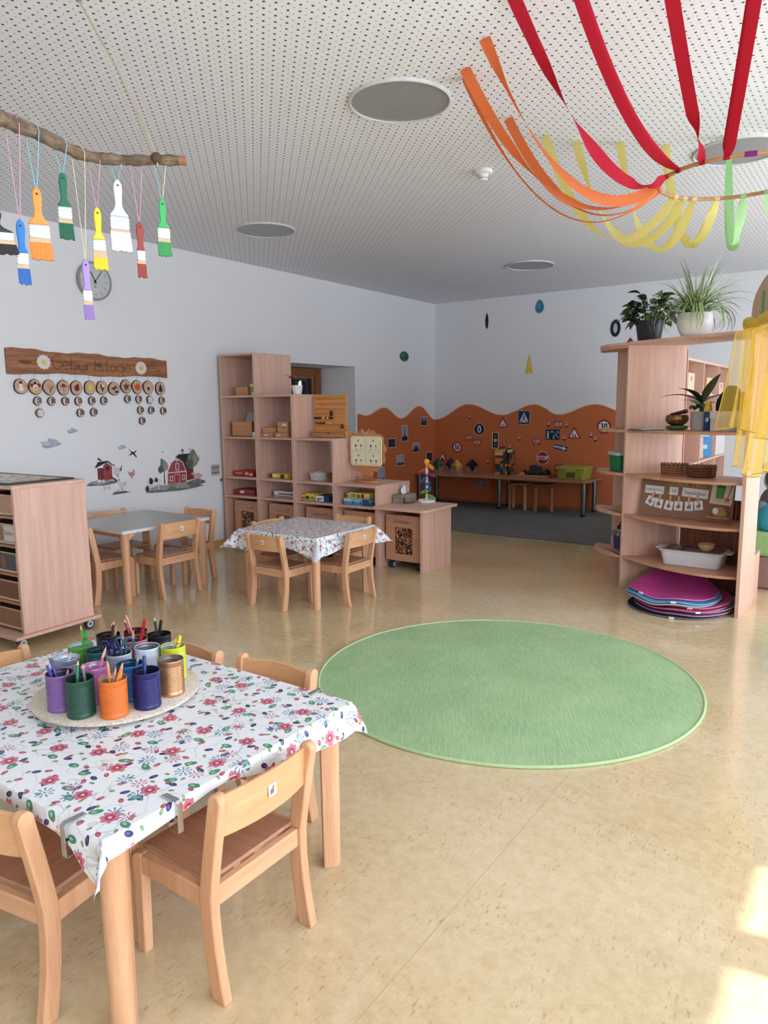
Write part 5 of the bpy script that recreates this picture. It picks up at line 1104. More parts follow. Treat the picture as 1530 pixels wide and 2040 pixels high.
# ================================================================ corner shelf at the right
A_, B_, C_, D_ = (-1.632, 5.56), (-1.285, 5.875), (-0.751, 5.197), (-0.728, 5.64)     # left panel front/back, right panel front/back
RB = [0.268, 0.600, 0.915, 1.250]; RT = 1.885
t = thing('corner_shelf', 'tall beech corner shelf with curved boards and rounded left end', 'shelf')
def plate(p, q, th, z0, z1, name, mat, side=1, par=t, bev=0.0015):
    p, q = Vector(p), Vector(q); d = (q-p).normalized(); n = Vector((-d.y, d.x))*th*side
    poly = [tuple(p), tuple(q), tuple(q+n), tuple(p+n)]
    return MB().prism(poly, 'z', z0, z1).build(name, mat, par, bevel=bev)
plate(A_, B_, 0.022, 0, RT, 'side_panel', BEECH, 1)
plate(C_, D_, 0.024, 0, RT, 'side_panel', BEECH, -1)
arc = [(-1.632, 5.575), (-1.54, 5.505), (-1.44, 5.432), (-1.34, 5.365), (-1.24, 5.312), (-1.136, 5.270), (-1.03, 5.243), (-0.93, 5.232), (-0.84, 5.240), (-0.752, 5.265)]
for z in RB:
    bl = [(B_[0]+0.005, B_[1]-0.012), (A_[0]+0.006, A_[1]-0.002)]
    poly = [(-1.629, 5.565)]+arc[1:]+[(-0.7295, 5.63), (-1.275, 5.862)]
    MB().prism(poly, 'z', z-0.020, z).build('shelf_board', wood('curved_board', (186, 132, 102), (214, 166, 134), 'x', 0.4), t, bevel=0.002)
# rounded end boards left of the left panel
cx_, cy_ = -1.545, 5.985
qa = [(cx_+0.42*math.cos(a), cy_+0.42*math.sin(a)) for a in [R_(180+78*i/12) for i in range(13)]]
for z in RB+[RT]:
    MB().prism(qa+[(-1.650, 5.578), (-1.305, 5.890), (-1.33, 5.984)], 'z', z-0.020, z).build('end_board', wood('curved_board', (186, 132, 102), (214, 166, 134), 'x', 0.4), t, bevel=0.002)
MB().box(-1.845, -1.30, 5.986, 6.004, 0, RT-0.02).build('end_back_panel', BEECH, t, bevel=0.001)
# top board
top = [(-1.962, 5.985)]+[(cx_+0.425*math.cos(a), cy_+0.425*math.sin(a)) for a in [R_(188+70*i/10) for i in range(11)]]+[(-1.63, 5.54), (-0.755, 5.165), (-0.715, 5.165), (-0.715, 5.66), (-1.285, 5.90), (-1.32, 6.005), (-1.962, 6.005)]
MB().prism(top, 'z', RT, RT+0.022).build('top_board', BEECHX, t, bevel=0.002)
# planked lower back
p, q = Vector((-1.268, 5.868)), Vector((-0.735, 5.640)); n = 9
PLK = wood('back_plank', (120, 74, 54), (150, 98, 74), 'z', 0.5)
for k in range(n):
    a, b = p.lerp(q, (k+0.03)/n), p.lerp(q, (k+0.97)/n); plate(a, b, 0.010, 0.03, 0.74, 'plank', PLK, 1, bev=0.001)
plate(p, q, 0.014, 0.0, 0.028, 'plinth', P((206, 190, 176), 0.5), 1)
# beam running on to the right, out of the picture
bt = thing('top_beam', 'beech beam joining the corner shelf top towards the right edge', 'beam')
MB().prism([(-0.713, 5.165), (-0.24, 4.18), (0.08, 4.30), (-0.36, 5.22), (-0.713, 5.66)], 'z', RT, RT+0.022).build('beam_board', BEECHX, bt, bevel=0.002)
MB().prism([(-0.20, 4.25), (0.03, 4.33), (0.022, 4.352), (-0.208, 4.272)], 'z', 0, RT).build('support_panel', BEECH, bt, bevel=0.001)
t2 = thing('arched_board', 'beech board with arched top and green tape standing on the beam', 'board', (-0.775, 5.10, RT+0.0225), R_(-64.5))
pts = [(0.0, 0.0), (1.0, 0.0), (1.0, 0.10)]+[(0.5+0.5*math.cos(a), 0.10+0.22*math.sin(a)) for a in [PI*i/20 for i in range(1, 20)]]+[(0.0, 0.10)]
MB().prism(pts, 'y', 0.03, 0.048).build('arch_plate', BEECH, t2, bevel=0.002)
MB().prism([(0.165, 0.0), (0.215, 0.0), (0.225, 0.20), (0.185, 0.20)], 'y', 0.0285, 0.0298).build('green_tape', P((96, 176, 96), 0.6), t2)
MB().box(-0.04, 1.0, 0.0, 0.03, 0, 0.012).build('foot_batten', BEECHX, t2, bevel=0.001)
# low box beside the right panel
t = thing('low_cabinet', 'low beech cabinet end behind the corner shelf', 'cabinet', (-0.715, 5.715, 0))
MB().box(-0.018, 0.0, 0.0, 0.27, 0, 0.32).build('side_panel', BEECH, t, bevel=0.001); MB().box(-0.12, 0.0, 0, 0.27, 0.3202, 0.338).build('top_board', BEECHX, t, bevel=0.001); MB().box(-0.12, -0.102, 0.06, 0.27, 0, 0.32).build('side_panel', BEECH, t); MB().box(-0.1015, -0.0185, 0.25, 0.262, 0, 0.32).build('back_panel', BEECHX, t)

# ================================================================ cubby shelf behind
CX, CY0, CY1, CZ = -1.36, 6.03, 8.15, 1.815
cu = thing('cubby_shelf', 'pigeonhole shelf seen through the open corner shelf', 'shelf')
ups = [6.03, 6.16, 6.90, 7.62, 8.13]
for y in ups: MB().box(CX-0.40, CX, y, y+0.020, 0, CZ-0.02).build('upright', BEECH, cu, bevel=0.001)
MB().box(CX-0.40, CX, CY0, CY1, CZ-0.02, CZ).build('top_board', BEECH, cu, bevel=0.001)
for a, b in zip(ups, ups[1:]):
    for z in (0.30, 0.62, 0.93, 1.235, 1.53):
        MB().box(CX-0.39, CX-0.001, a+0.0205, b-0.0005, z-0.018, z).build('shelf_board', BEECHX, cu)
    MB().box(CX-0.399, CX-0.39, a+0.0205, b-0.0005, 0.0, CZ-0.02).build('back_panel', BEECHX, cu)
MB().box(CX-0.015, CX-0.002, 7.645, 8.125, 0.935, 1.215).build('door', P((206, 196, 196), 0.45), cu)
for (y, z, h, lab) in ((6.56, 1.531, 0.17, 'wooden crate with keyhole grip, upper left pigeonhole'), (7.33, 1.531, 0.15, 'wooden crate with white tag in the next pigeonhole'), (7.9, 1.531, 0.12, 'wooden crate in the far dark pigeonhole')):
    t = thing('wooden_crate', lab, 'crate', (CX-0.03, y, z), group='wooden crates in the pigeonhole shelf')
    w = 0.24; m = MB(); m.box(-0.33, -0.012, -w/2, -w/2+0.010, 0.0005, h); m.box(-0.33, -0.012, w/2-0.010, w/2, 0.0005, h); m.box(-0.34, -0.33, -w/2, w/2, 0.0005, h); m.box(-0.33, -0.012, -w/2, w/2, 0.0005, 0.01)
    m.build('crate_sides', wood('crate_wood', (196, 136, 84), (222, 168, 116), 'x', 0.5), t, weld=False)
    MB().box(-0.012, 0, -w/2, w/2, 0.0005, h).build('crate_front', wood('crate_front', (206, 168, 136), (226, 192, 164), 'y', 0.5), t, bevel=0.001)
    MB().prism(circ(0.014, 14, 0, h*0.72, 0.020), 'x', 0.0002, 0.001).build('grip_hole', BLACK, t)
    if y > 7 and y < 7.5: MB().box(0.0003, 0.0015, -0.03, 0.03, h*0.25, h*0.5).build('tag', WHITE, t)
t = thing('brochure', 'blue brochure leaning in the lower pigeonhole', 'brochure', (CX-0.06, 7.45, 0.931), rot=(R_(-14), 0, R_(20)))
MB().box(-0.12, 0.06, -0.004, 0.0, 0.001, 0.25).build('cover', P((74, 140, 190), 0.4), t)
m = MB(); m.box(-0.10, 0.04, -0.0055, -0.0042, 0.20, 0.235); m.box(-0.09, 0.02, -0.0055, -0.0042, 0.08, 0.12); m.build('white_print', P((196, 216, 228), 0.5), t, weld=False)
t = thing('brochure', 'cream brochure half hidden behind the blue one', 'brochure', (CX-0.10, 7.26, 0.931), rot=(R_(-14), 0, R_(20)))
MB().box(-0.10, 0.06, -0.004, 0.0, 0.001, 0.20).build('cover', P((226, 196, 176), 0.4), t); MB().box(-0.06, 0.03, -0.0055, -0.0042, 0.03, 0.07).build('red_print', P((196, 110, 96), 0.5), t)

# ================================================================ things on the corner shelf
def pot(t, r0, r1, h, mat, bulge=0.0):
    pr = [(0, 0)]+[(r0+(r1-r0)*(i/8)**0.8+bulge*math.sin(PI*i/8), h*i/8) for i in range(9)]; pr += [(r1-0.005, h+0.001), (r1-0.010, h-0.02), (0, h-0.02)]
    o = MB().lathe(pr, 36).build('pot', mat, t); MB().lathe([(0, h-0.019), (r1-0.0105, h-0.019)], 24).build('soil', P((48, 38, 30), 0.9), o); return o
t = thing('potted_plant', 'bushy dark green plant in a black pot on the corner shelf', 'plant', (-1.545, 5.775, RT+0.0225))
pot(t, 0.078, 0.105, 0.165, P((34, 34, 40), 0.4))
rnd = random.Random(21)
lm = []
for v_ in range(4): lm.append([leaf_pts(0.075+0.012*v_, 0.050+0.006*v_, 0.45+0.1*v_, 5, 0.2)])
for k in range(110):
    a = rnd.uniform(0, 2*PI); rad = 0.16*math.sqrt(rnd.random()); h = 0.17+rnd.random()*0.20*(1-(rad/0.19)**2)+0.02
    if k < 14: h = 0.15+rnd.random()*0.03; rad = 0.10+0.03*rnd.random()
    M = Matrix.Translation((rad*math.cos(a), rad*math.sin(a), h)) @ Matrix.Rotation(a+rnd.uniform(-.8, .8), 4, 'Z') @ Matrix.Rotation(-rnd.uniform(-0.5, 0.7), 4, 'Y') @ Matrix.Rotation(rnd.uniform(-.5, .5), 4, 'X')
    MB().grid(place(lm[k % 4][0], M)).build('leaf', [LEAFD, LEAFD, LEAFG, P((30, 54, 30), 0.35, var=0.2)][k % 4], t, recalc=False)
m = MB()
for k in range(16):
    a = 2*PI*k/16; r_ = rnd.uniform(.3, 1); m.tube([(0.04*math.cos(a), 0.04*math.sin(a), 0.145), (0.08*r_*math.cos(a), 0.08*r_*math.sin(a), 0.25), (0.13*r_*math.cos(a), 0.13*r_*math.sin(a), 0.32)], 0.0025, 5)
m.tube([(-0.06, -0.08, 0.17), (-0.13, -0.13, 0.19), (-0.19, -0.17, 0.165), (-0.215, -0.185, 0.15)], 0.002, 5)
m.build('stems', P((70, 78, 44), 0.6), t)
for (x, y, z, a) in ((-0.13, -0.13, 0.195, 3.9), (-0.18, -0.165, 0.175, 3.7), (-0.215, -0.185, 0.155, 3.8)):
    MB().grid(place(leaf_pts(0.06, 0.022, 0.5, 5), Matrix.Translation((x, y, z)) @ Matrix.Rotation(a, 4, 'Z'))).build('leaf', LEAFD, t, recalc=False)
MB().grid(place(leaf_pts(0.08, 0.05, 0.9, 5), Matrix.Translation((0.13, 0.0, 0.165)) @ Matrix.Rotation(-0.5, 4, 'Z'))).build('leaf', P((196, 178, 84), 0.5, var=0.2), t, recalc=False)
# spider plant
t = thing('spider_plant', 'spider plant with striped arching leaves in a round white pot', 'plant', (-1.150, 5.44, RT+0.0225))
pot(t, 0.080, 0.112, 0.155, P((226, 224, 222), 0.35), 0.018)
SPG = P((92, 134, 62), 0.4, var=0.2); SPW = P((206, 216, 170), 0.45, var=0.1); SPD = P((72, 112, 52), 0.4, var=0.2)
for k in range(190):
    a = rnd.uniform(0, 2*PI); w = rnd.uniform(0.011, 0.017); r0 = rnd.uniform(0, 0.055)
    q = rnd.random()
    if q < 0.30: el, L, g = rnd.uniform(1.05, 1.5), rnd.uniform(0.24, 0.44), rnd.uniform(0.1, 0.6)
    elif q < 0.66: el, L, g = rnd.uniform(0.6, 1.1), rnd.uniform(0.26, 0.42), rnd.uniform(0.8, 1.7)
    else: el, L, g = rnd.uniform(0.5, 0.9), rnd.uniform(0.28, 0.42), rnd.uniform(2.2, 3.6)
    if abs(((a-2.44+PI) % (2*PI))-PI) < 0.55: L *= 0.62
    ca, sa = math.cos(a), math.sin(a); rows = []
    n_ = 12; pd, pz, th_ = r0, 0.142, el; st_ = L/n_
    for i in range(n_+1):
        s_ = i/n_; hw = w/2*(1-s_**2.2)*min(1, 0.5+3*s_)+0.0006
        rows.append([(pd*ca-o_*sa, pd*sa+o_*ca, pz+abs(o_)*0.45) for o_ in (-hw, -hw*0.4, hw*0.4, hw)])
        pd += st_*math.cos(th_); pz += st_*math.sin(th_); th_ -= g*(0.4+1.2*s_)/n_*1.35
        if pd > 0.145 or pz > 0.16: pass
        elif pz < 0.158 and pd > 0.08: pz = max(pz, 0.157)
    m = MB(); h_ = len(rows)
    vs = [p for r_ in rows for p in r_]
    for j, mi in ((0, 0), (1, 1), (2, 0)):
        m.add(vs, [(i*4+j, i*4+j+1, (i+1)*4+j+1, (i+1)*4+j) for i in range(h_-1)], mi)
    m.build('striped_leaf', [SPD if k % 2 else SPG, SPW], t, recalc=False)
# board 1: papers, bowl on cushion, peace lily, bottle, box, cloth
z1 = RB[3]+0.0005
for k, (w, d, c) in enumerate(((0.20, 0.17, (60, 58, 62)), (0.18, 0.16, (206, 204, 200)), (0.15, 0.15, (190, 196, 200)))): f = thing('booklet', ['dark booklet at the bottom of the thin stack', 'white booklet in the middle of the thin stack', 'pale grey booklet on top of the thin stack'][k], 'booklet', (-1.475, 5.525, z1+0.006*k), R_(42)); MB().box(-w/2+0.02*k, w/2+0.02*k, -d/2-0.004*k, d/2-0.004*k, 0.0, 0.0055).build('cover', P(c, 0.5), f, bevel=0.0005); MB().box(-w/2+0.02*k+0.002, w/2+0.02*k+0.0005, -d/2-0.004*k+0.001, d/2-0.004*k-0.001, 0.0008, 0.0047).build('pages', P((226, 224, 218), 0.6), f)
t = thing('bowl_cushion', 'small green patterned ring cushion under the brass bowl', 'cushion', (-1.285, 5.655, z1))
MB().lathe([(0, 0.002), (0.05, 0.0), (0.074, 0.008), (0.080, 0.018), (0.070, 0.030), (0.045, 0.034), (0.0, 0.026)], 28).build('cushion', P((70, 104, 70), 0.8, var=0.4), t)
t = thing('singing_bowl', 'hammered brass singing bowl on its green cushion', 'bowl', (-1.285, 5.655, z1+0.034))
def mat_brass():
    k = NT('aged_brass'); n = k.noise(k.coord(), 40, 3); k.color(k.ramp(n, [(0.3, lin((96, 72, 44))), (0.7, lin((164, 130, 84)))])); k.set(0.3, 0.9); k.bump(n, 0.2, 0.003); return k.m
MB().lathe([(0, 0), (0.04, 0.0), (0.066, 0.012), (0.082, 0.036), (0.082, 0.056), (0.074, 0.076), (0.070, 0.076), (0.077, 0.055), (0.076, 0.036), (0.06, 0.016), (0, 0.008)], 36).build('bowl_wall', mat_brass(), t)
t = thing('wooden_striker', 'dark wooden striker resting across the brass bowl', 'striker', (-1.275, 5.645, z1+0.124), rot=(0, R_(-12), R_(-20)))
MB().tube([(-0.07, 0, 0), (-0.06, 0, 0), (0.06, 0, 0), (0.07, 0, 0)], [0.006, 0.012, 0.016, 0.014], 12).build('striker_body', P((70, 40, 32), 0.5), t)
t = thing('peace_lily', 'plant with big drooping dark leaves in a pale grey pot', 'plant', (-1.120, 5.670, z1))
pot(t, 0.070, 0.074, 0.135, P((196, 192, 190), 0.45))
for (a, el, L, w, dr) in ((205, 0.5, 0.30, 0.085, 0.55), (22, 0.52, 0.30, 0.095, 0.60), (60, 1.0, 0.28, 0.085, 0.15), (250, 0.2, 0.15, 0.10, 0.5), (350, 0.8, 0.13, 0.075, 0.5), (150, 0.7, 0.2, 0.07, 0.5), (228, 0.9, 0.24, 0.085, 0.5), (265, 0.3, 0.17, 0.10, 0.6), (285, 0.5, 0.15, 0.09, 0.6)):
    g = leaf_pts(L, w, dr, 9, 0.25); z0 = 0.19 if L > 0.2 else 0.15
    M = Matrix.Translation((0, 0, z0)) @ Matrix.Rotation(R_(a), 4, 'Z') @ Matrix.Rotation(-el*0.7, 4, 'Y')
    MB().grid(place(g, M)).build('leaf', LEAFD if L > 0.16 else LEAFG, t, recalc=False)
m = MB()
for k in range(7): m.tube([(0.015*math.cos(k), 0.015*math.sin(k), 0.115), (0.008*math.cos(k), 0.008*math.sin(k), 0.20)], 0.004, 6)
m.build('stems', P((66, 96, 46), 0.5), t)
t = thing('glue_bottle', 'blue bottle with yellow cap beside the grey pot', 'bottle', (-1.050, 5.545, z1))
MB().lathe([(0, 0), (0.027, 0), (0.029, 0.004), (0.029, 0.125), (0.024, 0.135), (0, 0.135)], 20).build('bottle_body', P((34, 72, 124), 0.35), t)
MB().lathe([(0, 0.135), (0.026, 0.135), (0.026, 0.165), (0.018, 0.195), (0.020, 0.200), (0.020, 0.21), (0, 0.21)], 18).build('cap', P((226, 196, 60), 0.4), t)
MB().prism([(-0.008, 0.06), (0.012, 0.07), (0.010, 0.095), (-0.010, 0.09)], 'y', -0.031, -0.0295).build('white_print', P((200, 210, 220), 0.5), t)
t = thing('grey_box', 'pale grey cardboard box with overlapping lid on the corner shelf', 'box', (-0.90, 5.52, z1), R_(2))
MB().box(-0.112, 0.122, -0.11, 0.11, 0, 0.11).build('box_body', P((196, 194, 196), 0.5), t, bevel=0.002); MB().box(-0.117, 0.127, -0.116, 0.116, 0.088, 0.138).build('lid', P((206, 204, 206), 0.5), t, bevel=0.002)
t['label'] = 'pale grey cardboard box with overlapping lid on the corner shelf'
lump('black_cloth', 'black crumpled cloth lying on the pale grey box', 'cloth', (-0.90, 5.54, z1+0.1395), (0.085, 0.08, 0.15), P((16, 16, 18), 0.9), 4, nz=0.6)
# board 2: baskets
wicker('wicker_basket', 'light brown wicker basket, left one on the corner shelf', 'basket', (-1.285, 5.645, RB[2]+0.0005), 0.088, 0.088, 0.072, P((166, 120, 80), 0.7), rows=8, n=20, flare=1.06, mat2=P((120, 78, 48), 0.7), zig=True)
wicker('wicker_basket', 'dark brown wicker basket, right one on the corner shelf', 'basket', (-1.075, 5.545, RB[2]+0.0005), 0.092, 0.092, 0.074, P((84, 54, 40), 0.7), rows=8, n=20, flare=1.06, mat2=P((130, 84, 58), 0.7), zig=True)
# board 3: the day board
bx_a, bx_b = Vector((-1.52, 5.585)), Vector((-0.845, 5.475)); dd = (bx_b-bx_a); ang = math.atan2(dd.y, dd.x)
t = thing('day_board', 'brown board with yellow heading and pegged cards showing the date', 'board', (bx_a.x, bx_a.y, RB[2-1]+0.0035), rot=(R_(90-9), 0, ang))
Wd = dd.length
MB().box(0, Wd, 0, 0.292, -0.012, 0).build('board_plate', P((140, 104, 82), 0.7), t, bevel=0.002)
m = MB(); text_into(m, 'UNSER TAG', 0.050, Wd*0.50, 0.250, 0.0006, bold=-0.0004, sx=1.02, ang=R_(-1)); m.build('heading', P((196, 176, 70), 0.6), t)
def card(u0, u1, v0, v1, txt, sz, ang_=0, sx=1.0):
    c = (u0+u1)/2, (v0+v1)/2
    o = MB().box(u0-c[0], u1-c[0], v0-c[1], v1-c[1], 0.0004, 0.0018).build('card', P((226, 226, 226), 0.5), t, loc=(c[0], c[1], 0), rot=(0, 0, R_(ang_)))
    if txt: mm = MB(); text_into(mm, txt, sz, 0, -0.002, 0.0021, sx=sx); mm.build('card_lettering', P((50, 50, 54), 0.6), o)
    return o
card(0.035, 0.180, 0.168, 0.228, 'DIENSTAG', 0.028, -2); card(0.222, 0.286, 0.168, 0.228, '10', 0.036, -2); card(0.318, 0.505, 0.160, 0.226, 'September', 0.036, -3)
pk = [(0.085, 0.112, -22, 0), (0.150, 0.098, -10, 1), (0.228, 0.088, -10, 2), (0.300, 0.090, 0, 3), (0.378, 0.094, 4, 4), (0.445, 0.106, 10, 5)]
for (u, v, a, k) in pk:
    o = card(u-0.030, u+0.030, v-0.034, v+0.034, None, 0, a)
    mm = MB(); mm.prism(blob(0, -0.006, 0.016, 0.012, k), 'z', 0.0019, 0.0022, 0); mm.prism(blob(0.002*k-0.004, 0.010, 0.008, 0.007, k+2), 'z', 0.0019, 0.0022, 1); mm.prism(rect(-0.018, 0.018, -0.024, -0.021), 'z', 0.0019, 0.0022, 0)
    mm.build('drawing', [P((120, 110, 112), 0.6), P((160, 126, 112), 0.6)], o)
    cp = MB(); cp.box(-0.007, 0.007, 0.020, 0.074, 0.0022, 0.009); w = cp.build('clothes_peg', P((206, 166, 124), 0.6), o, bevel=0.001)
o = MB().box(-0.075, 0.075, -0.080, 0.080, 0.0004, 0.002).build('picture_card', P((222, 206, 190), 0.5), t, loc=(0.600, 0.205, 0), rot=(0, 0, R_(-4)))
mm = MB(); mm.prism(blob(-0.01, -0.055, 0.055, 0.014, 2), 'z', 0.0021, 0.0024, 3); mm.prism([(-0.046, 0.048), (0.020, 0.048), (0.014, -0.04), (-0.038, -0.04)], 'z', 0.0022, 0.0025, 0); mm.prism(circ(0.034, 18, -0.013, 0.048, 0.010), 'z', 0.0025, 0.0028, 1)
mm.prism(starp(5, 0.026, 0.012, 0.042, -0.040), 'z', 0.0025, 0.0028, 2); mm.prism([(0.040, -0.02), (0.046, -0.02), (0.060, 0.058), (0.054, 0.060)], 'z', 0.0022, 0.0025, 4); mm.prism(circ(0.009, 12, 0.058, 0.066, 0.011), 'z', 0.0022, 0.0025, 4)
mm.build('bucket_print', [P((84, 150, 72), 0.6), P((60, 92, 84), 0.6), P((190, 96, 88), 0.6), P((216, 186, 160), 0.6), P((120, 76, 70), 0.6)], o)
MB().box(0.515, 0.675, 0.022, 0.036, 0.0, 0.030).build('small_ledge', P((176, 128, 92), 0.6), t, bevel=0.001)
st = lump('painted_stone', 'tan and yellow painted stone on the ledge of the day board', 'stone', (0, 0, 0), (0.055, 0.018, 0.072), P((158, 124, 70), 0.5, var=0.2), 3, nz=0.12)
lp = t.matrix_basis @ Vector((0.605, 0.0395, 0.026)); st.location = lp; st.rotation_euler = (0, 0, ang)
mm = MB(); mm.prism(circ(0.020, 16, -0.022, 0.040, 0.024), 'y', -0.0185, -0.017); mm.build('white_spot', P((226, 222, 212), 0.5), st)
# board 4: white box, wooden bowl
z4 = RB[0]+0.0005
t = thing('white_storage_box', 'low white plastic box with coloured discs visible through its lid', 'storage box', (-1.09, 5.535, z4), R_(-2))
w, d, h = 0.43, 0.27, 0.105
lo_ = rrect(-w/2*0.88, w/2*0.88, -d/2*0.88, d/2*0.88, 0.03, 4); hi_ = rrect(-w/2, w/2, -d/2, d/2, 0.04, 4); n = len(lo_)
MB().add([(a, b, 0) for a, b in lo_]+[(a, b, h) for a, b in hi_], [tuple(range(n))[::-1], tuple(range(n, 2*n))]+[(i, (i+1) % n, n+(i+1) % n, n+i) for i in range(n)]).build('box_body', P((214, 214, 216), 0.35), t, bevel=0.006)
m = MB(); q = rrect(-w/2-0.012, w/2+0.012, -d/2-0.012, d/2+0.012, 0.045, 4); m.prism(q, 'z', h, h+0.010); m.build('rim', P((222, 222, 222), 0.35), t, bevel=0.004)
m = MB(); m.prism(rrect(-w/2-0.05, -w/2-0.01, -0.06, 0.06, 0.018, 3), 'z', h+0.001, h+0.010); m.prism(rrect(w/2+0.01, w/2+0.05, -0.06, 0.06, 0.018, 3), 'z', h+0.001, h+0.010); m.build('side_grips', P((222, 222, 222), 0.35), t, bevel=0.002, weld=False)
MB().prism(rrect(-w/2+0.012, w/2-0.012, -d/2+0.012, d/2-0.012, 0.03, 4), 'z', h+0.0101, h+0.0116).build('lid_window', P((150, 136, 128), 0.25), t)
rnd = random.Random(9)
for k, c in enumerate([(60, 64, 84), (96, 40, 52), (110, 104, 128), (50, 84, 104), (120, 50, 80), (70, 56, 66), (44, 48, 60), (136, 70, 84), (90, 110, 96)]):
    x, y = -0.15+0.075*(k % 5)+rnd.uniform(-.015, .015), (-0.06 if k < 5 else 0.05)+rnd.uniform(-.015, .015); MB().prism(circ(0.032, 18, x, y, 0.028), 'z', h+0.0117, h+0.0126).build('coloured_disc', P(c, 0.5), t)
t = thing('wooden_bowl', 'small turned wooden bowl on the white storage box', 'bowl', (-1.005, 5.50, z4+h+0.0128))
MB().lathe([(0, 0), (0.032, 0), (0.034, 0.004), (0.052, 0.022), (0.060, 0.050), (0.056, 0.050), (0.047, 0.024), (0, 0.010)], 30).build('bowl_wall', wood('bowl_wood', (186, 146, 110), (212, 176, 140), 'x', 0.4), t)
# floor: felt cushions
MC = [((44, 44, 50), 0.335, 0.00, 0.00, 'lowest, dark grey'), ((150, 86, 140), 0.325, 0.035, 0.03, 'purple'), ((150, 152, 170), 0.315, 0.055, 0.07, 'pale grey violet'), ((186, 54, 90), 0.315, 0.02, 0.02, 'crimson'), ((196, 84, 140), 0.315, 0.03, 0.07, 'rose pink second from top of'), ((150, 160, 186), 0.305, -0.05, 0.0, 'pale blue grey'), ((86, 150, 200), 0.315, -0.045, 0.02, 'bright blue'), ((196, 74, 146), 0.295, -0.060, 0.06, 'topmost magenta')]
rnd = random.Random(31)
for k, (c, r, ox, oy, nm) in enumerate(MC):
    cxm, cym = -1.135+ox*0.8, 5.275+oy
    ph = rnd.uniform(0, 6); z0 = 0.001+0.0135*k
    def hz(u, v, rr__):
        gx, gy = cxm+u+1.13, cym+v-5.30; rho = min(1.2, (gx*gx+gy*gy)/0.09); back = max(0, gy)/0.3
        amp = 0.002+0.0022*k
        return z0+amp*(1+math.sin(gx*21+0.6))*rho*0.6+0.010*k*back*back
    gr = []
    m = MB(); nr, na = 8, 56; vs = [(cxm, cym, hz(0, 0, 0))]
    for i in range(1, nr+1):
        for j in range(na):
            a = 2*PI*j/na; rr__ = i/nr; u, v = r*rr__*math.cos(a), r*rr__*math.sin(a)*0.98; vs.append((cxm+u, cym+v, hz(u, v, rr__)))
    N = len(vs); fs = [(0, 1+j, 1+(j+1) % na) for j in range(na)]+[(1+(i-1)*na+j, 1+i*na+j, 1+i*na+(j+1) % na, 1+(i-1)*na+(j+1) % na) for i in range(1, nr) for j in range(na)]
    th = 0.0095; vs2 = [(a, b, c_+th) for a, b, c_ in vs]; e0 = 1+(nr-1)*na
    m.add(vs+vs2, [f[::-1] for f in fs]+[tuple(i+N for i in f) for f in fs]+[(e0+j, e0+(j+1) % na, N+e0+(j+1) % na, N+e0+j) for j in range(na)])
    t = thing('seat_mat', '%s round felt seat mat in the floor stack' % nm if not nm.startswith('rose') else 'rose pink round felt seat mat between crimson and pale blue ones', 'seat mat', group='felt seat mats under the corner shelf')
    m.build('felt', mat_carpet('felt_%d' % k, tuple(int(v*0.9) for v in c), c, sc=160), t, smooth=60)
    pts = [(vs[e0+j][0], vs[e0+j][1], vs[e0+j][2]+th/2) for j in range(na)]
    MB().tube(pts, 0.0050, 6, closed=True).build('edge_binding', P(tuple(min(255, int(v*0.6+80)) for v in c), 0.7), t)
    if k in (0, 3, 4, 6, 7):
        a = R_({0: -85, 3: -55, 4: -70, 6: -75, 7: -120}[k]); j = int(round((a % (2*PI))/(2*PI)*na)) % na; p_ = vs[e0+j]
        MB().cbox((p_[0]+0.006*math.cos(a), p_[1]+0.008*math.sin(a), p_[2]+0.004), (0.034, 0.010, 0.012), Matrix.Rotation(a+PI/2, 3, 'Z')).build('white_tab', P((232, 230, 232), 0.6), t)
# end boards: green box, blue box with black bag
crate('storage_box', 'green plastic box with pale lid on the rounded end board', (-1.70, 5.80, RB[2]+0.0005), 44, 0.20, 0.17, 0.125, P((36, 128, 84), 0.35), P((190, 196, 192), 0.35), 0.028, (150, 120, 96))
crate('storage_box', 'blue plastic box with grey lid on the lowest rounded end board', (-1.66, 5.83, RB[0]+0.0005), 44, 0.17, 0.20, 0.115, P((40, 52, 110), 0.4), P((110, 112, 122), 0.4), 0.03, (130, 96, 90))
t = thing('black_bag', 'small black bag with handle and white edge on the blue box', 'bag', (-1.66, 5.83, RB[0]+0.147), R_(44))
MB().lathe([(0, 0), (0.07, 0.0), (0.085, 0.015), (0.09, 0.045), (0.05, 0.055), (0, 0.05)], 24, sx=1.0, sy=0.9).build('bag_body', P((40, 34, 36), 0.7), t)
MB().tube([(0.09*math.cos(2*PI*i/24), 0.081*math.sin(2*PI*i/24), 0.018) for i in range(24)], 0.007, 6, closed=True).build('white_edge', P((196, 186, 176), 0.7), t)
MB().tube([(0.075*math.cos(a), 0.0, 0.045+0.075*math.sin(a)) for a in [PI*i/14 for i in range(15)]], 0.006, 8).build('handle', P((30, 28, 30), 0.5), t)
MB().tube([(-0.09, -0.03, 0.018), (-0.105, -0.035, -0.01), (-0.112, -0.036, -0.028)], [0.005, 0.006, 0.003], 6).build('loose_strap', P((196, 186, 176), 0.7), t)
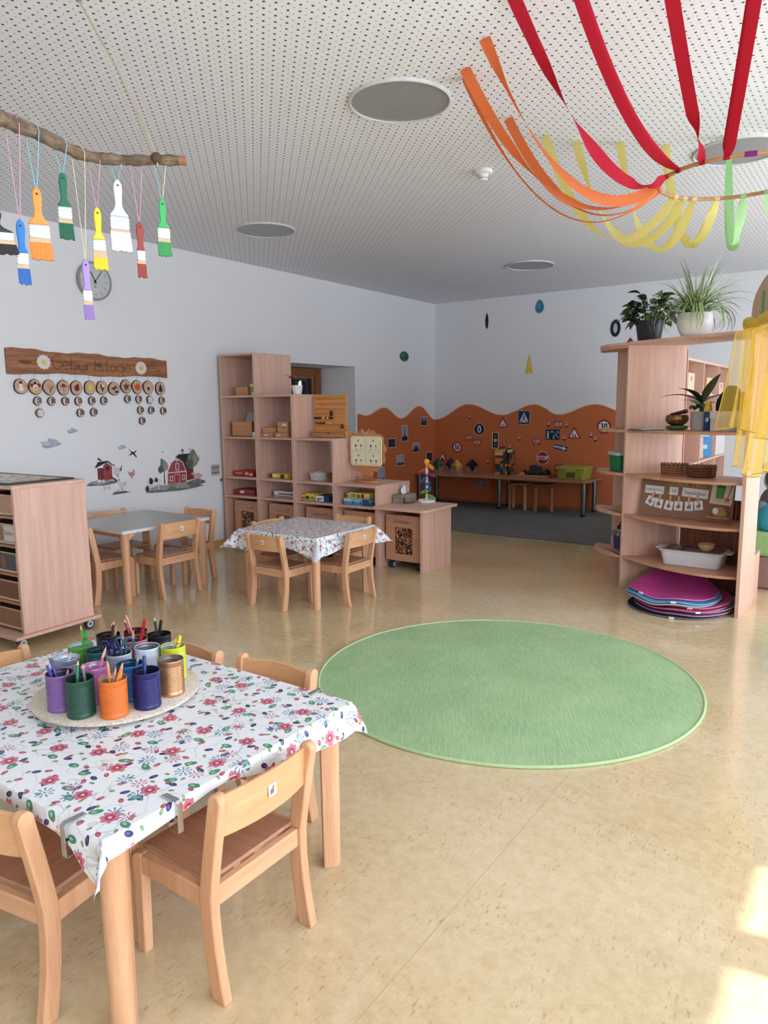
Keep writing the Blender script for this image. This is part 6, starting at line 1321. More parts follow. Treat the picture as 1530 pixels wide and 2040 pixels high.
# ================================================================ yellow scarf
def mat_voile():
    k = NT('yellow_voile'); tr_ = k.new('BsdfTransparent'); tl = k.new('BsdfTranslucent'); tl.inputs[0].default_value = lin((240, 206, 90)); k.b.inputs['Base Color'].default_value = lin((240, 208, 92)); k.b.inputs['Roughness'].default_value = 0.6
    a = k.new('MixShader'); a.inputs[0].default_value = 0.45; k.link(k.b.outputs[0], a.inputs[1]); k.link(tl.outputs[0], a.inputs[2])
    n = k.noise(k.coord((1, 1, 0.12)), 9, 1); f = k.math('ADD', 0.34, k.math('MULTIPLY', n, 0.22))
    b = k.new('MixShader'); k.link(f, b.inputs[0]); k.link(tr_.outputs[0], b.inputs[1]); k.link(a.outputs[0], b.inputs[2]); k.link(b.outputs[0], k.out.inputs[0]); return k.m
VO = mat_voile(); HEM = P((226, 192, 66), 0.6)
t = thing('yellow_scarf', 'sheer yellow scarf draped over the beam at the right edge', 'scarf')
e0, e1 = Vector((-0.795, 5.15)), Vector((-0.495, 4.615))           # along the beam's front edge
nrm = Vector((-0.6, -0.78)).normalized()
def sheet(a, b, zb, flare, seed, lift, nm, s0=0.0):
    g = []; n1, n2 = 30, 22
    for i in range(n2+1):
        v = i/n2; row = []
        for j in range(n1+1):
            u = j/n1; p = a.lerp(b, u); sp = (b-a).normalized()
            zend = zb(u); fold = (0.018+0.028*v)*math.sin(u*23+seed+1.3*v)+0.012*math.sin(u*41+seed*2)
            q = p+nrm*(lift+0.02+fold+0.05*v*v)+sp*((u-0.5)*flare*v)
            z = RT+0.035-(RT+0.035-zend)*v**0.98
            if i == 0: q = p+nrm*(-0.04); z = RT+0.030
            row.append((q.x, q.y, z))
        g.append(row)
    MB().grid(g).build(nm, VO, t, recalc=False, smooth=80)
    MB().tube(g[-1], 0.0035, 5).build('hem', HEM, t); MB().tube([r_[0] for r_ in g], 0.003, 5).build('hem', HEM, t)
sheet(e0, e1, lambda u: 1.27+0.03*math.sin(5*u), 0.18, 0.4, 0.02, 'upper_layer')
sheet(e0+Vector((0.06, -0.10)), e1, lambda u: 1.00+0.16*abs(u-0.55), 0.10, 2.1, 0.0, 'lower_layer')
m = MB(); m.tube([(e0.x+0.02, e0.y-0.03, RT+0.032)]+[tuple(Vector((*e0.lerp(e1, i/8), RT+0.045+0.012*math.sin(i*1.7)))) for i in range(1, 9)], [0.02]+[0.035+0.008*math.sin(i*2.1) for i in range(8)], 10); m.build('gathered_top', HEM, t)
# ================================================================ reading corner behind
t = thing('mattress_bench', 'green mattress on a brown upholstered base at the right edge', 'bench', (-1.22, 6.14, 0))
MB().box(0, 2.1, 0, 1.4, 0, 0.255).build('brown_base', plain('brown_upholstery', (150, 116, 110), 0.8), t, bevel=0.02)
MB().box(0, 2.1, 0, 1.4, 0.2555, 0.44).build('green_mattress', plain('green_cover', (152, 190, 124), 0.8), t, bevel=0.03, seg=3)
lump('cushion', 'bright cyan round cushion on the green mattress', 'cushion', (-0.63, 6.32, 0.441), (0.17, 0.10, 0.25), plain('cyan_fabric', (70, 178, 208), 0.8), 3, nz=0.08)
lump('cushion', 'pale mint cushion left behind the cyan one', 'cushion', (-0.93, 6.42, 0.441), (0.12, 0.09, 0.21), plain('mint_fabric', (150, 206, 200), 0.8), 6, nz=0.08)
t = thing('plush_toy', 'grey and white striped plush animal slumped behind the cushions', 'plush toy', (-0.66, 6.66, 0.455))
m = MB(); m.ball((0, 0.02, 0.16), (0.17, 0.13, 0.17)); m.build('body', plain('grey_plush', (120, 118, 122), 0.95), t)
m = MB(); m.ball((0.0, -0.04, 0.36), (0.14, 0.13, 0.12)); m.ball((0.02, -0.14, 0.31), (0.06, 0.07, 0.05)); m.build('head', plain('white_plush', (214, 216, 220), 0.95), t)
for sx in (-1, 1):
    MB().ball((0.085*sx, -0.075, 0.39), (0.036, 0.095, 0.085)).build('dark_stripe', plain('stripe_plush', (96, 96, 104), 0.95), t); MB().ball((0.12*sx, 0.0, 0.46), (0.04, 0.025, 0.045)).build('ear', plain('grey_plush', (120, 118, 122), 0.95), t)
    MB().ball((0.14*sx, -0.10, 0.13), (0.06, 0.09, 0.06)).build('arm', plain('grey_plush', (120, 118, 122), 0.95), t); MB().ball((0.05*sx, -0.158, 0.385), 0.012).build('eye', BLACK, t)
MB().ball((0.02, -0.205, 0.32), (0.02, 0.014, 0.016)).build('nose', BLACK, t)
# ================================================================ branch with paint brushes
BR = [(-1.955, 0.80, 2.235), (-1.960, 0.93, 2.215), (-1.965, 1.067, 2.2), (-1.973, 1.111, 2.2), (-1.983, 1.17, 2.2), (-2.019, 1.275, 2.2), (-2.042, 1.332, 2.2), (-2.038, 1.393, 2.2), (-1.992, 1.446, 2.2), (-1.95, 1.486, 2.2), (-1.888, 1.526, 2.2), (-1.837, 1.571, 2.2)]
def mat_branch():
    k = NT('bare_branch'); n = k.noise(k.coord((4, 4, 40)), 4, 4, 0.6); n2 = k.noise(k.coord(), 30, 4, .7)
    f = k.math('ADD', k.math('MULTIPLY', n, .4), k.math('MULTIPLY', n2, .6)); k.color(k.ramp(f, [(0.3, lin((58, 46, 38))), (0.5, lin((110, 92, 74))), (0.7, lin((150, 132, 108)))])); k.set(0.85); k.bump(f, 0.8, 0.01); return k.m
t = thing('driftwood_branch', 'curved bare branch hanging from the ceiling with brushes', 'branch')
fine = []
for i in range(len(BR)-1):
    for k in range(4): fine.append(tuple(Vector(BR[i]).lerp(Vector(BR[i+1]), k/4)))
fine.append(BR[-1]); sm = fine[:]
for _ in range(3): sm = [sm[0]]+[tuple((Vector(sm[i-1])+Vector(sm[i])*2+Vector(sm[i+1]))/4) for i in range(1, len(sm)-1)]+[sm[-1]]
rad = [0.0225-0.0095*i/(len(sm)-1)+0.0016*math.sin(i*1.1)+0.001*math.sin(i*2.7) for i in range(len(sm))]; rad[-4] += 0.003; rad[-1] += 0.002
MB().tube(sm, rad, 14).build('branch_wood', mat_branch(), t, smooth=60)
e = Vector(sm[-1]); d = (Vector(sm[-1])-Vector(sm[-2])).normalized()
MB().tube([tuple(e-d*0.02), tuple(e+d*0.0015)], rad[-1]*1.06, 14).build('cut_end', P((150, 110, 84), 0.8), t)
k_ = Vector(sm[-6])
MB().ball(tuple(k_+Vector((0.004, -0.006, 0.004))), 0.017, 10, 8).build('knot', P((84, 66, 50), 0.9), t)
rp = MB().tube([tuple(k_+Vector((0, 0, 0.012))), (-2.25, 1.64, 2.60), (-2.60, 1.75, ZC-0.002)], 0.0028, 6).build('hanging_cord', P((196, 176, 140), 0.8), t)
MB().tube([tuple(k_+Vector((0.016*math.cos(2*PI*i/12)*0.7, -0.012*math.cos(2*PI*i/12)*0.7, 0.018*math.sin(2*PI*i/12)))) for i in range(12)], 0.0028, 6, closed=True).build('cord_loop', P((196, 176, 140), 0.8), t)
MB().lathe([(0, 0), (0.010, 0), (0.010, -0.004), (0.0, -0.006)], 12, (-2.60, 1.75, ZC)).build('ceiling_hook', CHROME, t)
MB().tube([BR[1], (-2.00, 0.72, ZC-0.002)], 0.0028, 6).build('hanging_cord', P((196, 176, 140), 0.8), t)
NAT = P((206, 176, 140), 0.8)
def mat_bristle(nm, c):
    k = NT('bristle_'+nm); n = k.noise(k.coord((260, 8, 6)), 2.0, 2); cc = lin(c); k.color(k.mix(n, tuple(v*0.55 for v in cc[:3])+(1,), tuple(min(1, v*1.2) for v in cc[:3])+(1,))); k.set(0.6); k.bump(n, 0.6, 0.003); return k.m
def ybr(y):
    for p, q in zip(sm, sm[1:]):
        if p[1] <= y <= q[1] or q[1] <= y <= p[1]:
            s_ = (y-p[1])/((q[1]-p[1]) or 1); return Vector(p).lerp(Vector(q), s_)
    return Vector(sm[-1])
def brush(nm, y, zt, zb, w, hc, bc, nat=0.25, lab=None):
    p = ybr(y); L = zt-zb; x = p.x
    t = thing('paint_brush', lab or ('hanging flat paint brush with %s handle' % nm), 'paint brush', (x, p.y, zb), R_(62), 'paint brushes on the branch')
    hb = L*0.50; fe = L*0.19; br_ = L-hb-fe; th = 0.0085
    # handle: beaver tail outline with a hanging hole, in local x (width) and z
    T1 = [(0, 1.0), (0.06, 0.93), (0.18, 0.55), (0.32, 0.36), (0.5, 0.38), (0.72, 0.46), (0.88, 0.42), (0.96, 0.30), (1.0, 0.14)]
    T2 = [(0, 0.0), (0.1, 0.0088), (0.3, 0.0084), (0.5, 0.0098), (0.72, 0.0112), (0.88, 0.0096), (0.96, 0.0066), (1.0, 0.003)]
    def ip(T, s):
        for (a, va), (b, vb) in zip(T, T[1:]):
            if s <= b: return va+(vb-va)*(s-a)/(b-a)
        return T[-1][1]
    def hw(s): return max(ip(T1, s)*w/2, ip(T2, s))
    n = 16; right = [(hw(i/n) if i else w*0.5, br_+fe+hb*i/n) for i in range(n+1)]
    out = right+[(0.0, L+0.002)]+[(-a, b) for a, b in right[::-1]]
    MB().prism(out, 'y', -th/2, th/2).build('handle', P(hc, 0.35), t, bevel=0.0025, smooth=40)
    MB().cyl((0, -th/2-0.0004, L-0.016), (0, th/2+0.0004, L-0.016), 0.003, n=10).build('hanging_hole', BLACK, t)
    f = MB().box(-w/2, w/2, -th*0.75, th*0.75, br_, br_+fe).build('ferrule', P((186, 188, 192), 0.35, 0.4), t, bevel=0.002)
    m = MB()
    for k in range(3): m.box(-w/2-0.0005, w/2+0.0005, -th*0.75-0.0008, th*0.75+0.0008, br_+fe*(0.22+0.24*k), br_+fe*(0.30+0.24*k))
    m.build('ferrule_rib', P((214, 216, 220), 0.35, 0.3), f, weld=False)
    zn = br_*(1-nat); rnd = random.Random(int(y*1000))
    def tuft(z0, z1, s0, s1, jag):
        g = []; cols_ = 14
        for zz, s_ in ((z0, s0), ((z0+z1)/2, (s0+s1)/2), (z1, s1)):
            g.append([((-0.5+j/cols_)*w*s_+0.06*w*(1-zz/br_), -th*0.62*s_, zz+(jag*rnd.uniform(-1, 1) if zz == z0 else 0)) for j in range(cols_+1)])
        m = MB(); m.slab(g, (0, th*1.24, 0)); return m
    tuft(zn, br_, 1.04, 0.98, 0.0).build('bare_bristles', NAT, t)
    tuft(0.003, zn+0.004, 1.10, 1.05, 0.003).build('dyed_bristles', mat_bristle(nm.replace(' ', '_'), bc), t)
    cs = [P((206, 150, 176), 0.8), P((120, 190, 206), 0.8), P((214, 206, 160), 0.8)]
    tp = p.z+0.021-zb; M = Matrix.Rotation(-R_(62), 3, 'Z')
    for s_, c in ((-1, cs[int(y*997) % 3]), (1, cs[int(y*613) % 3])):
        off = M @ Vector((s_*0.020*0.9, s_*0.010, 0)); pts = [(0.0005*s_, s_*0.003, L-0.014), (off.x, off.y, tp-0.022), (off.x*0.7, off.y*0.7, tp-0.004), (0, 0, tp+0.001)]
        MB().tube(pts, 0.0013, 5).build('pastel_string', c, t)
brush('black', 1.024, 1.965, 1.850, 0.095, (34, 34, 38), (24, 22, 22), 0.35, 'broad black paint brush cut off at the left picture edge')
brush('light blue', 1.102, 1.953, 1.781, 0.029, (30, 116, 190), (34, 100, 180))
brush('orange', 1.163, 2.051, 1.856, 0.053, (236, 146, 60), (238, 140, 50))
brush('dark green', 1.265, 2.122, 1.934, 0.037, (20, 104, 72), (16, 96, 66))
brush('lilac', 1.336, 1.894, 1.714, 0.026, (160, 132, 196), (148, 116, 186))
brush('yellow', 1.385, 2.054, 1.867, 0.038, (236, 204, 40), (240, 210, 40), 0.4)
brush('white', 1.437, 2.140, 1.926, 0.056, (214, 214, 216), (230, 230, 230), 0.15)
brush('rust red', 1.478, 2.018, 1.849, 0.024, (150, 60, 44), (150, 56, 40))
brush('bright green', 1.521, 2.087, 1.913, 0.037, (60, 170, 88), (52, 150, 76))

# ================================================================ ribbon hoop
HC = Vector((-0.64, 3.72, 2.45)); HR = 0.33
t = thing('wooden_hoop', 'wooden hoop hanging on coloured paper ribbons at upper right', 'hoop', tuple(HC))
MB().tube([(HR*math.cos(2*PI*i/72), HR*math.sin(2*PI*i/72), 0) for i in range(72)], 0.009, 10, closed=True).build('ring', wood('hoop_wood', (150, 104, 66), (190, 144, 100), 'x', 0.5), t)
def hp(x, y):
    a = math.atan2(y-HC.y, x-HC.x); return HC+Vector((HR*math.cos(a), HR*math.sin(a), 0))
def crepe(nm, c):
    key = 'crepe_'+nm
    if key in MATS: return MATS[key]
    k = NT(key); n = k.noise(k.coord((1, 1, 1)), 160, 2); cc = lin(c)
    k.color(k.mix(n, tuple(v*0.88 for v in cc[:3])+(1,), cc)); k.set(0.8); k.b.inputs['Transmission Weight'].default_value = 0.0
    tl = k.new('BsdfTranslucent'); tl.inputs[0].default_value = cc; mx = k.new('MixShader'); mx.inputs[0].default_value = 0.5; k.link(k.b.outputs[0], mx.inputs[1]); k.link(tl.outputs[0], mx.inputs[2]); k.link(mx.outputs[0], k.out.inputs[0]); k.bump(n, 0.3, 0.002); MATS[key] = k.m; return k.m
def ribbon(nm, c, pc, ph, sag, tw0, tw1, lab, w=0.05, skew=0.0, tws=None):
    """crepe strip from the ceiling to the hoop; tw = twist about its own length (degrees)"""
    p0 = Vector((pc[0], pc[1], ZC-0.001)); p1 = hp(*ph); n = 40; g = []
    pts = [p0.lerp(p1, i/n)-Vector((0, 0, sag*4*(i/n)*(1-i/n)*(1+skew*(2*i/n-1)))) for i in range(n+1)]
    for i, p in enumerate(pts):
        d = (pts[min(n, i+1)]-pts[max(0, i-1)]).normalized(); s_ = i/n
        side = d.cross(Vector((0, 0, 1))).normalized(); up_ = side.cross(d)
        if tws:
            for (a, ta), (b, tb) in zip(tws, tws[1:]):
                if a <= s_ <= b: q = (s_-a)/(b-a); q = q*q*(3-2*q); a_ = R_(ta+(tb-ta)*q); break
        else: a_ = R_(tw0+(tw1-tw0)*s_)
        wd = w*(1-0.55*max(0, (s_-0.94)/0.06))
        vw = (p-Vector((0, 0, EYE))).normalized(); a_ += math.atan2(vw.dot(up_), vw.dot(side))
        v = (side*math.cos(a_)+up_*math.sin(a_))*wd/2
        g.append([tuple(p-v), tuple(p-v*0.33), tuple(p+v*0.33), tuple(p+v)])
    o = MB(); o.slab(g, (0, 0, 0.0005))
    r = thing('paper_ribbon', lab, 'ribbon', group='crepe ribbons of the hoop')
    o.build('crepe_strip', crepe(nm, c), r, smooth=80)
    a = math.atan2(p1.y-HC.y, p1.x-HC.x); M = Matrix.Translation(p1) @ Matrix.Rotation(a, 4, 'Z'); m = MB()
    m.tube([tuple(M @ Vector((0, s_*0.022, 0))) for s_ in (-0.55, -0.2, 0.2, 0.55)], 0.0105, 10); m.build('wrap_on_hoop', crepe(nm, c), r)
    MB().lathe([(0, 0), (0.006, 0), (0.006, -0.003), (0, -0.004)], 10, (p0.x, p0.y, ZC)).build('drawing_pin', P((190, 186, 180), 0.4), r)
RC, OC, YC, GC, PC = (206, 30, 60), (242, 150, 90), (246, 238, 168), (200, 238, 186), (160, 50, 150)
ribbon('red', RC, (-1.262, 2.66), (-0.872, 3.515), 0.225, 0, 0, 'leftmost red ribbon, twisted half way', skew=0.25, tws=[(0, 80), (0.14, 60), (0.34, 0), (0.55, -80), (0.74, -60), (0.86, 0), (0.94, 70), (1, 40)])
ribbon('red', RC, (-1.02, 2.60), (-0.825, 3.45), 0.135, 0, 0, 'second red ribbon, flat and gently sagging', tws=[(0, 75), (0.7, 70), (1, 25)])
ribbon('red', RC, (-0.715, 2.60), (-0.72, 3.40), 0.03, 0, 0, 'third red ribbon, almost straight with a turn near the hoop', tws=[(0, 80), (0.7, 70), (0.86, 0), (1, -80)])
ribbon('red', RC, (-0.40, 2.62), (-0.625, 3.39), 0.02, 0, 0, 'rightmost red ribbon at the picture edge', tws=[(0, 85), (1, 80)])
ribbon('orange', OC, (-1.496, 2.897), (-0.945, 3.600), 0.29, 0, 0, 'orange ribbon pinned highest, beside the leftmost red one', tws=[(0, 70), (0.14, 12), (0.3, -12), (0.5, -45), (0.72, -75), (0.9, -80), (1, -30)])
ribbon('orange', OC, (-1.692, 3.083), (-0.957, 3.635), 0.30, 0, 0, 'orange ribbon pinned furthest left', tws=[(0, 80), (0.2, 60), (0.36, 8), (0.52, -45), (0.66, -20), (0.8, -6), (1, 25)])
ribbon('orange', OC, (-1.745, 3.175), (-0.965, 3.668), 0.355, 0, 0, 'thin edge-on orange ribbon below the other orange ones', tws=[(0, 25), (0.3, 8), (0.8, 6), (1, 40)])
ribbon('orange', OC, (-1.779, 3.726), (-0.970, 3.703), 0.27, 0, 0, 'short orange ribbon pinned lowest in view', tws=[(0, 75), (0.3, 70), (0.5, 10), (0.9, 5), (1, 50)])
ribbon('yellow', YC, (-1.718, 4.08), (-0.935, 3.862), 0.36, 0, 0, 'leftmost pale yellow ribbon behind the orange ones', tws=[(0, 70), (0.3, 60), (0.55, 4), (0.75, -60), (1, -65)])
ribbon('yellow', YC, (-1.608, 4.278), (-0.905, 3.915), 0.37, 0, 0, 'second pale yellow ribbon from the left', tws=[(0, 80), (0.22, 0), (0.5, -70), (0.72, -50), (1, -70)])
ribbon('yellow', YC, (-1.402, 4.441), (-0.870, 3.955), 0.40, 0, 0, 'third pale yellow ribbon from the left', tws=[(0, 70), (0.2, 0), (0.42, -70), (0.62, -30), (0.8, -80), (1, -60)])
ribbon('yellow', YC, (-1.198, 4.643), (-0.775, 4.020), 0.37, 0, 0, 'rightmost pale yellow ribbon, next to the green ones', tws=[(0, 80), (0.55, 75), (0.68, 40), (0.8, 75), (1, 65)])
ribbon('green', GC, (-0.869, 4.739), (-0.660, 4.049), 0.40, 0, 0, 'leftmost light green ribbon hanging in a long loop', tws=[(0, 10), (0.12, 50), (0.3, 80), (0.62, 80), (0.75, 30), (1, 80)])
ribbon('green', GC, (-0.52, 4.78), (-0.555, 4.038), 0.26, 0, 0, 'middle light green ribbon at the picture edge', tws=[(0, 70), (0.5, 80), (1, 60)])
ribbon('green', GC, (-0.20, 4.70), (-0.47, 4.00), 0.28, 0, 0, 'rightmost light green ribbon, mostly out of the picture', tws=[(0, 70), (0.5, 80), (1, 60)])
m = MB(); m.tube([(HR*math.cos(R_(a)), HR*math.sin(R_(a)), 0) for a in (284, 288, 292)], 0.011, 10); m.build('purple_wrap', crepe('purple', PC), t)
# ================================================================ pencil tins on the nearest table
ZT = 0.5368
t = thing('round_cork_board', 'round pale cork board carrying the pencil tins', 'board', (-1.945, 1.285, ZT))
def mat_cork():
    k = NT('pale_cork'); n = k.noise(k.coord(), 120, 3, 0.7); k.color(k.ramp(n, [(0.35, lin((188, 172, 150))), (0.5, lin((214, 202, 184))), (0.7, lin((226, 218, 204)))])); k.set(0.8); k.bump(n, 0.3, 0.003); return k.m
MB().lathe([(0, 0), (0.20, 0), (0.235, 0.004), (0.250, 0.012), (0.252, 0.020), (0.246, 0.0235), (0, 0.0235)], 72).build('disc', mat_cork(), t)
ZD = ZT+0.024
CANR, CANH = 0.0395, 0.112
def can_mesh(key, outer, inner):
    pr = [(0, 0.0), (CANR-0.001, 0.0), (CANR+0.0008, 0.002), (CANR+0.0008, 0.004)]
    z = 0.014
    while z < CANH-0.018:
        pr += [(CANR, z), (CANR-0.0012, z+0.0018), (CANR, z+0.0036)]; z += 0.0052
    pr += [(CANR, CANH-0.005), (CANR+0.001, CANH-0.002), (CANR+0.0002, CANH), (CANR-0.0016, CANH-0.001)]
    i = [(CANR-0.002, CANH-0.004)]
    z = CANH-0.012
    while z > 0.02: i += [(CANR-0.0022, z), (CANR-0.0034, z-0.0018), (CANR-0.0022, z-0.0036)]; z -= 0.006
    i += [(CANR-0.0025, 0.004), (0, 0.004)]
    return pr, [pr[-1]]+i
cans = [('orange', -1.749, 1.140, (214, 110, 40), .4, 0), ('dark green', -1.830, 1.086, (40, 76, 60), .4, 0), ('lilac purple', -1.920, 1.079, (124, 92, 150), .4, 0), ('navy blue', -1.720, 1.233, (32, 32, 92), .3, 0), ('copper', -1.740, 1.338, (196, 146, 106), .3, .7),
        ('yellow green', -1.836, 1.425, (196, 206, 60), .4, 0), ('bright blue', -1.812, 1.243, (34, 104, 166), .35, 0), ('pink', -1.885, 1.172, (190, 110, 176), .4, 0), ('silver grey', -2.025, 1.165, (140, 144, 158), .35, .5), ('grass green', -2.100, 1.260, (92, 158, 60), .4, 0),
        ('teal', -2.005, 1.265, (40, 92, 100), .35, 0), ('white', -1.900, 1.372, (206, 216, 232), .35, 0), ('black', -1.975, 1.478, (24, 24, 26), .35, 0), ('dark red', -2.075, 1.455, (128, 30, 40), .4, 0), ('dusty rose', -2.000, 1.400, (178, 112, 116), .4, 0), ('dark brown', -2.118, 1.376, (44, 30, 32), .4, 0), ('pale labelled', -1.925, 1.283, (186, 190, 196), .35, .3)]
INNER = {'grass green': (170, 190, 190), 'silver grey': (190, 200, 214), 'yellow green': (186, 190, 180), 'orange': (170, 150, 140), 'pink': (190, 160, 190), 'white': (120, 126, 130), 'copper': (130, 120, 108)}
VD = Vector((-0.82, 0.57))
def pencil(name, label, base, top, r, col, cat, tip=True, grp=None, woodtip=True):
    b, tp = Vector(base), Vector(top); d = (tp-b).normalized(); L = (tp-b).length
    t = thing(name, label, cat, base, group=grp, rot=d.to_track_quat('Z', 'Y').to_euler())
    if tip:
        MB().tube([(0, 0, 0), (0, 0, L-0.016)], r, 6).build('barrel', P(col, 0.35), t, smooth=25)
        MB().tube([(0, 0, L-0.016), (0, 0, L-0.004)], [r*0.97, r*0.35], 6).build('bare_wood_cone', P((214, 170, 130), 0.6), t)
        MB().tube([(0, 0, L-0.004), (0, 0, L)], [r*0.35, r*0.08], 6).build('lead', P(col, 0.5), t)
    else:
        MB().tube([(0, 0, 0), (0, 0, L-0.005), (0, 0, L)], [r, r, r*0.85], 10).build('barrel', P(col, 0.35), t, smooth=25)
        MB().tube([(0, 0, L-0.028), (0, 0, L-0.024)], r*1.08, 10).build('cap_ring', P(tuple(int(c*0.7) for c in col), 0.35), t)
    return t
CPOS = {}; NST = {}
for nm, x, y, c, ro, me_ in cans:
    cx, cy = x+VD.x*0.040, y+VD.y*0.040
    pr, ir = can_mesh(nm, None, None)
    t = thing('pencil_tin', '%s ribbed tin can on the round cork board' % nm, 'tin', (cx, cy, ZD), group='painted ribbed pencil tins'); CPOS[nm] = (cx, cy)
    MB().lathe(pr, 36).build('tin_wall', P(c, ro, me_), t, smooth=50)
    MB().lathe(ir, 30).build('tin_inside', P(INNER.get(nm, tuple(int(k*0.45+18) for k in c)), 0.3, 0.4), t, smooth=50)
m = MB()
for k in range(7): m.box(-0.03, 0.03, -0.0008, 0.0008, 0.045+0.006*k, 0.047+0.006*k)
def stick(can, ang, lean, L, col, lab, nm='coloured_pencil', cat='pencil', tip=True, r=0.0042, ang2=0):
    """a pencil standing in a tin, leaning out towards direction ang (degrees)"""
    cx, cy = CPOS[can]; a = R_(ang); k = CANR-0.0052-r
    segs = NST.setdefault(can, []); rn = random.Random(int(ang*7+L*1000)); best = None
    for att in range(80):                                          # a place in the tin that clears the pencils already there
        pf, bk = (rn.uniform(-0.75, 0.75)*k, rn.uniform(0.05, 0.62)*k)
        b = (cx-math.cos(a)*bk-math.sin(a)*pf, cy-math.sin(a)*bk+math.cos(a)*pf, ZD+0.006+r)
        if math.hypot(b[0]-cx, b[1]-cy) > k*0.97: continue
        ex = bk+math.sqrt(max(0, k*k-pf*pf))*0.9
        tp = Vector(b)+Vector((math.cos(a)*ex, math.sin(a)*ex, (CANH-0.004)*lean)).normalized()*L
        pts = [Vector(b).lerp(tp, i/24) for i in range(25)]
        gap = min([min((p-q).length for p in pts for q in sg)-r-rq for sg, rq in segs] or [1])
        if best is None or gap > best[0]: best = (gap, b, tp, pts)
        if gap > 0.0012: break
    b, tp = best[1], best[2]; segs.append((best[3], r))
    return pencil(nm, lab, b, tuple(tp), r, col, cat, tip, 'pencils and pens in the tins')
stick('orange', 160, 1.05, 0.150, (226, 140, 60), 'orange pencil leaning left in the orange tin'); stick('orange', 110, 1.1, 0.140, (232, 150, 70), 'orange pencil at the back of the orange tin'); stick('orange', 35, 1.0, 0.165, (226, 130, 60), 'tall orange pencil leaning right in the orange tin'); stick('orange', 80, 1.1, 0.128, (206, 160, 130), 'short bare pencil in the orange tin')
stick('dark green', 165, 1.2, 0.140, (96, 120, 100), 'pale green pencil leaning left in the dark green tin'); stick('dark green', 120, 1.25, 0.150, (44, 130, 80), 'bright green pencil in the dark green tin')
stick('lilac purple', 190, 1.0, 0.165, (50, 52, 130), 'blue violet pencil leaning out of the lilac tin'); stick('lilac purple', 215, 1.05, 0.150, (60, 60, 150), 'shorter violet pencil in the lilac tin'); stick('lilac purple', 20, 1.2, 0.112, (170, 150, 170), 'short pale pencil in the lilac tin')
stick('navy blue', 140, 1.6, 0.140, (36, 48, 110), 'navy felt pen standing in the navy tin', 'felt_pen', 'pen', False, 0.0055)
stick('bright blue', 40, 1.1, 0.122, (120, 130, 150), 'short grey blue pencil in the bright blue tin')
stick('pink', 40, 1.1, 0.150, (206, 110, 140), 'pink pencil leaning right in the pink tin'); stick('pink', 60, 1.05, 0.160, (226, 150, 160), 'light pink pencil in the pink tin'); stick('pink', 150, 1.1, 0.110, (120, 60, 110), 'short plum pencil in the pink tin')
stick('grass green', 165, 1.0, 0.165, (80, 150, 60), 'long green pencil leaning left in the grass green tin'); stick('grass green', 30, 1.05, 0.155, (66, 150, 60), 'green felt pen leaning right in the grass green tin', 'felt_pen', 'pen', False, 0.006)
stick('silver grey', 40, 1.2, 0.130, (206, 208, 214), 'white pencil in the silver grey tin')
stick('black', 170, 1.3, 0.160, (34, 32, 34), 'black pencil leaning left in the black tin'); stick('black', 20, 1.1, 0.160, (30, 28, 30), 'black felt pen leaning right in the black tin', 'felt_pen', 'pen', False, 0.0052)
stick('yellow green', 25, 1.1, 0.140, (230, 206, 50), 'yellow felt pen in the yellow green tin', 'felt_pen', 'pen', False, 0.006); stick('yellow green', 80, 1.2, 0.128, (206, 190, 110), 'short yellow pencil in the yellow green tin')
stick('dark brown', 160, 1.4, 0.140, (110, 76, 66), 'brown pencil at left of the dark brown tin'); stick('dark brown', 40, 1.2, 0.160, (70, 46, 40), 'dark brown pencil leaning right'); stick('dark brown', 15, 1.0, 0.135, (206, 160, 136), 'skin-toned pencil in the dark brown tin')
stick('dark red', 190, 1.0, 0.165, (216, 150, 130), 'salmon pencil leaning from the dark red tin'); stick('dark red', 215, 1.1, 0.155, (150, 40, 50), 'deep red pencil in the dark red tin'); stick('dark red', 30, 1.1, 0.130, (196, 140, 130), 'rosewood pencil at right of the dark red tin')
stick('dusty rose', 20, 1.0, 0.175, (176, 30, 46), 'red felt pen leaning across the dusty rose tin', 'felt_pen', 'pen', False, 0.0055); stick('dusty rose', 45, 1.0, 0.165, (196, 40, 56), 'second red felt pen in the dusty rose tin', 'felt_pen', 'pen', False, 0.0055); stick('dusty rose', 100, 1.2, 0.125, (226, 190, 170), 'pale pencil in the dusty rose tin')
def scissors(can, ang, col, blade, label, tilt, h):
    cx, cy = CPOS[can]
    t = thing('child_scissors', label, 'scissors', (cx, cy, ZD+0.006), group='scissors in the pale labelled tin', rot=(R_(tilt), R_(8 if ang > 30 else -8), R_(ang)))
    m = MB()
    for s_ in (-1, 1): m.prism([(0.001*s_, 0.002), (0.007*s_, 0.006), (0.006*s_, 0.085), (-0.002*s_, 0.085)], 'y', 0.0008*s_-0.0006, 0.0008*s_+0.0006)
    m.build('blades', P((190, 192, 196), 0.25, 0.9), t)
    MB().cyl((0, -0.004, 0.078), (0, 0.004, 0.078), 0.004, n=12).build('pivot', CHROME, t)
    for s_ in (-1, 1):
        g = MB(); g.tube([(0.016*s_+0.013*math.cos(2*PI*i/20), 0.001*s_, h+0.017*math.sin(2*PI*i/20)) for i in range(20)], 0.0038, 8, closed=True)
        g.tube([(0.003*s_, 0.001*s_, 0.082), (0.010*s_, 0.001*s_, h-0.014)], 0.0042, 8); g.build('finger_grip', P(col, 0.35), t)
scissors('pale labelled', 20, (36, 32, 84), 0, 'navy-handled scissors in the pale labelled tin', 6, 0.134)
scissors('pale labelled', 60, (44, 84, 110), 0, 'teal-handled scissors in the pale labelled tin', -3, 0.134)

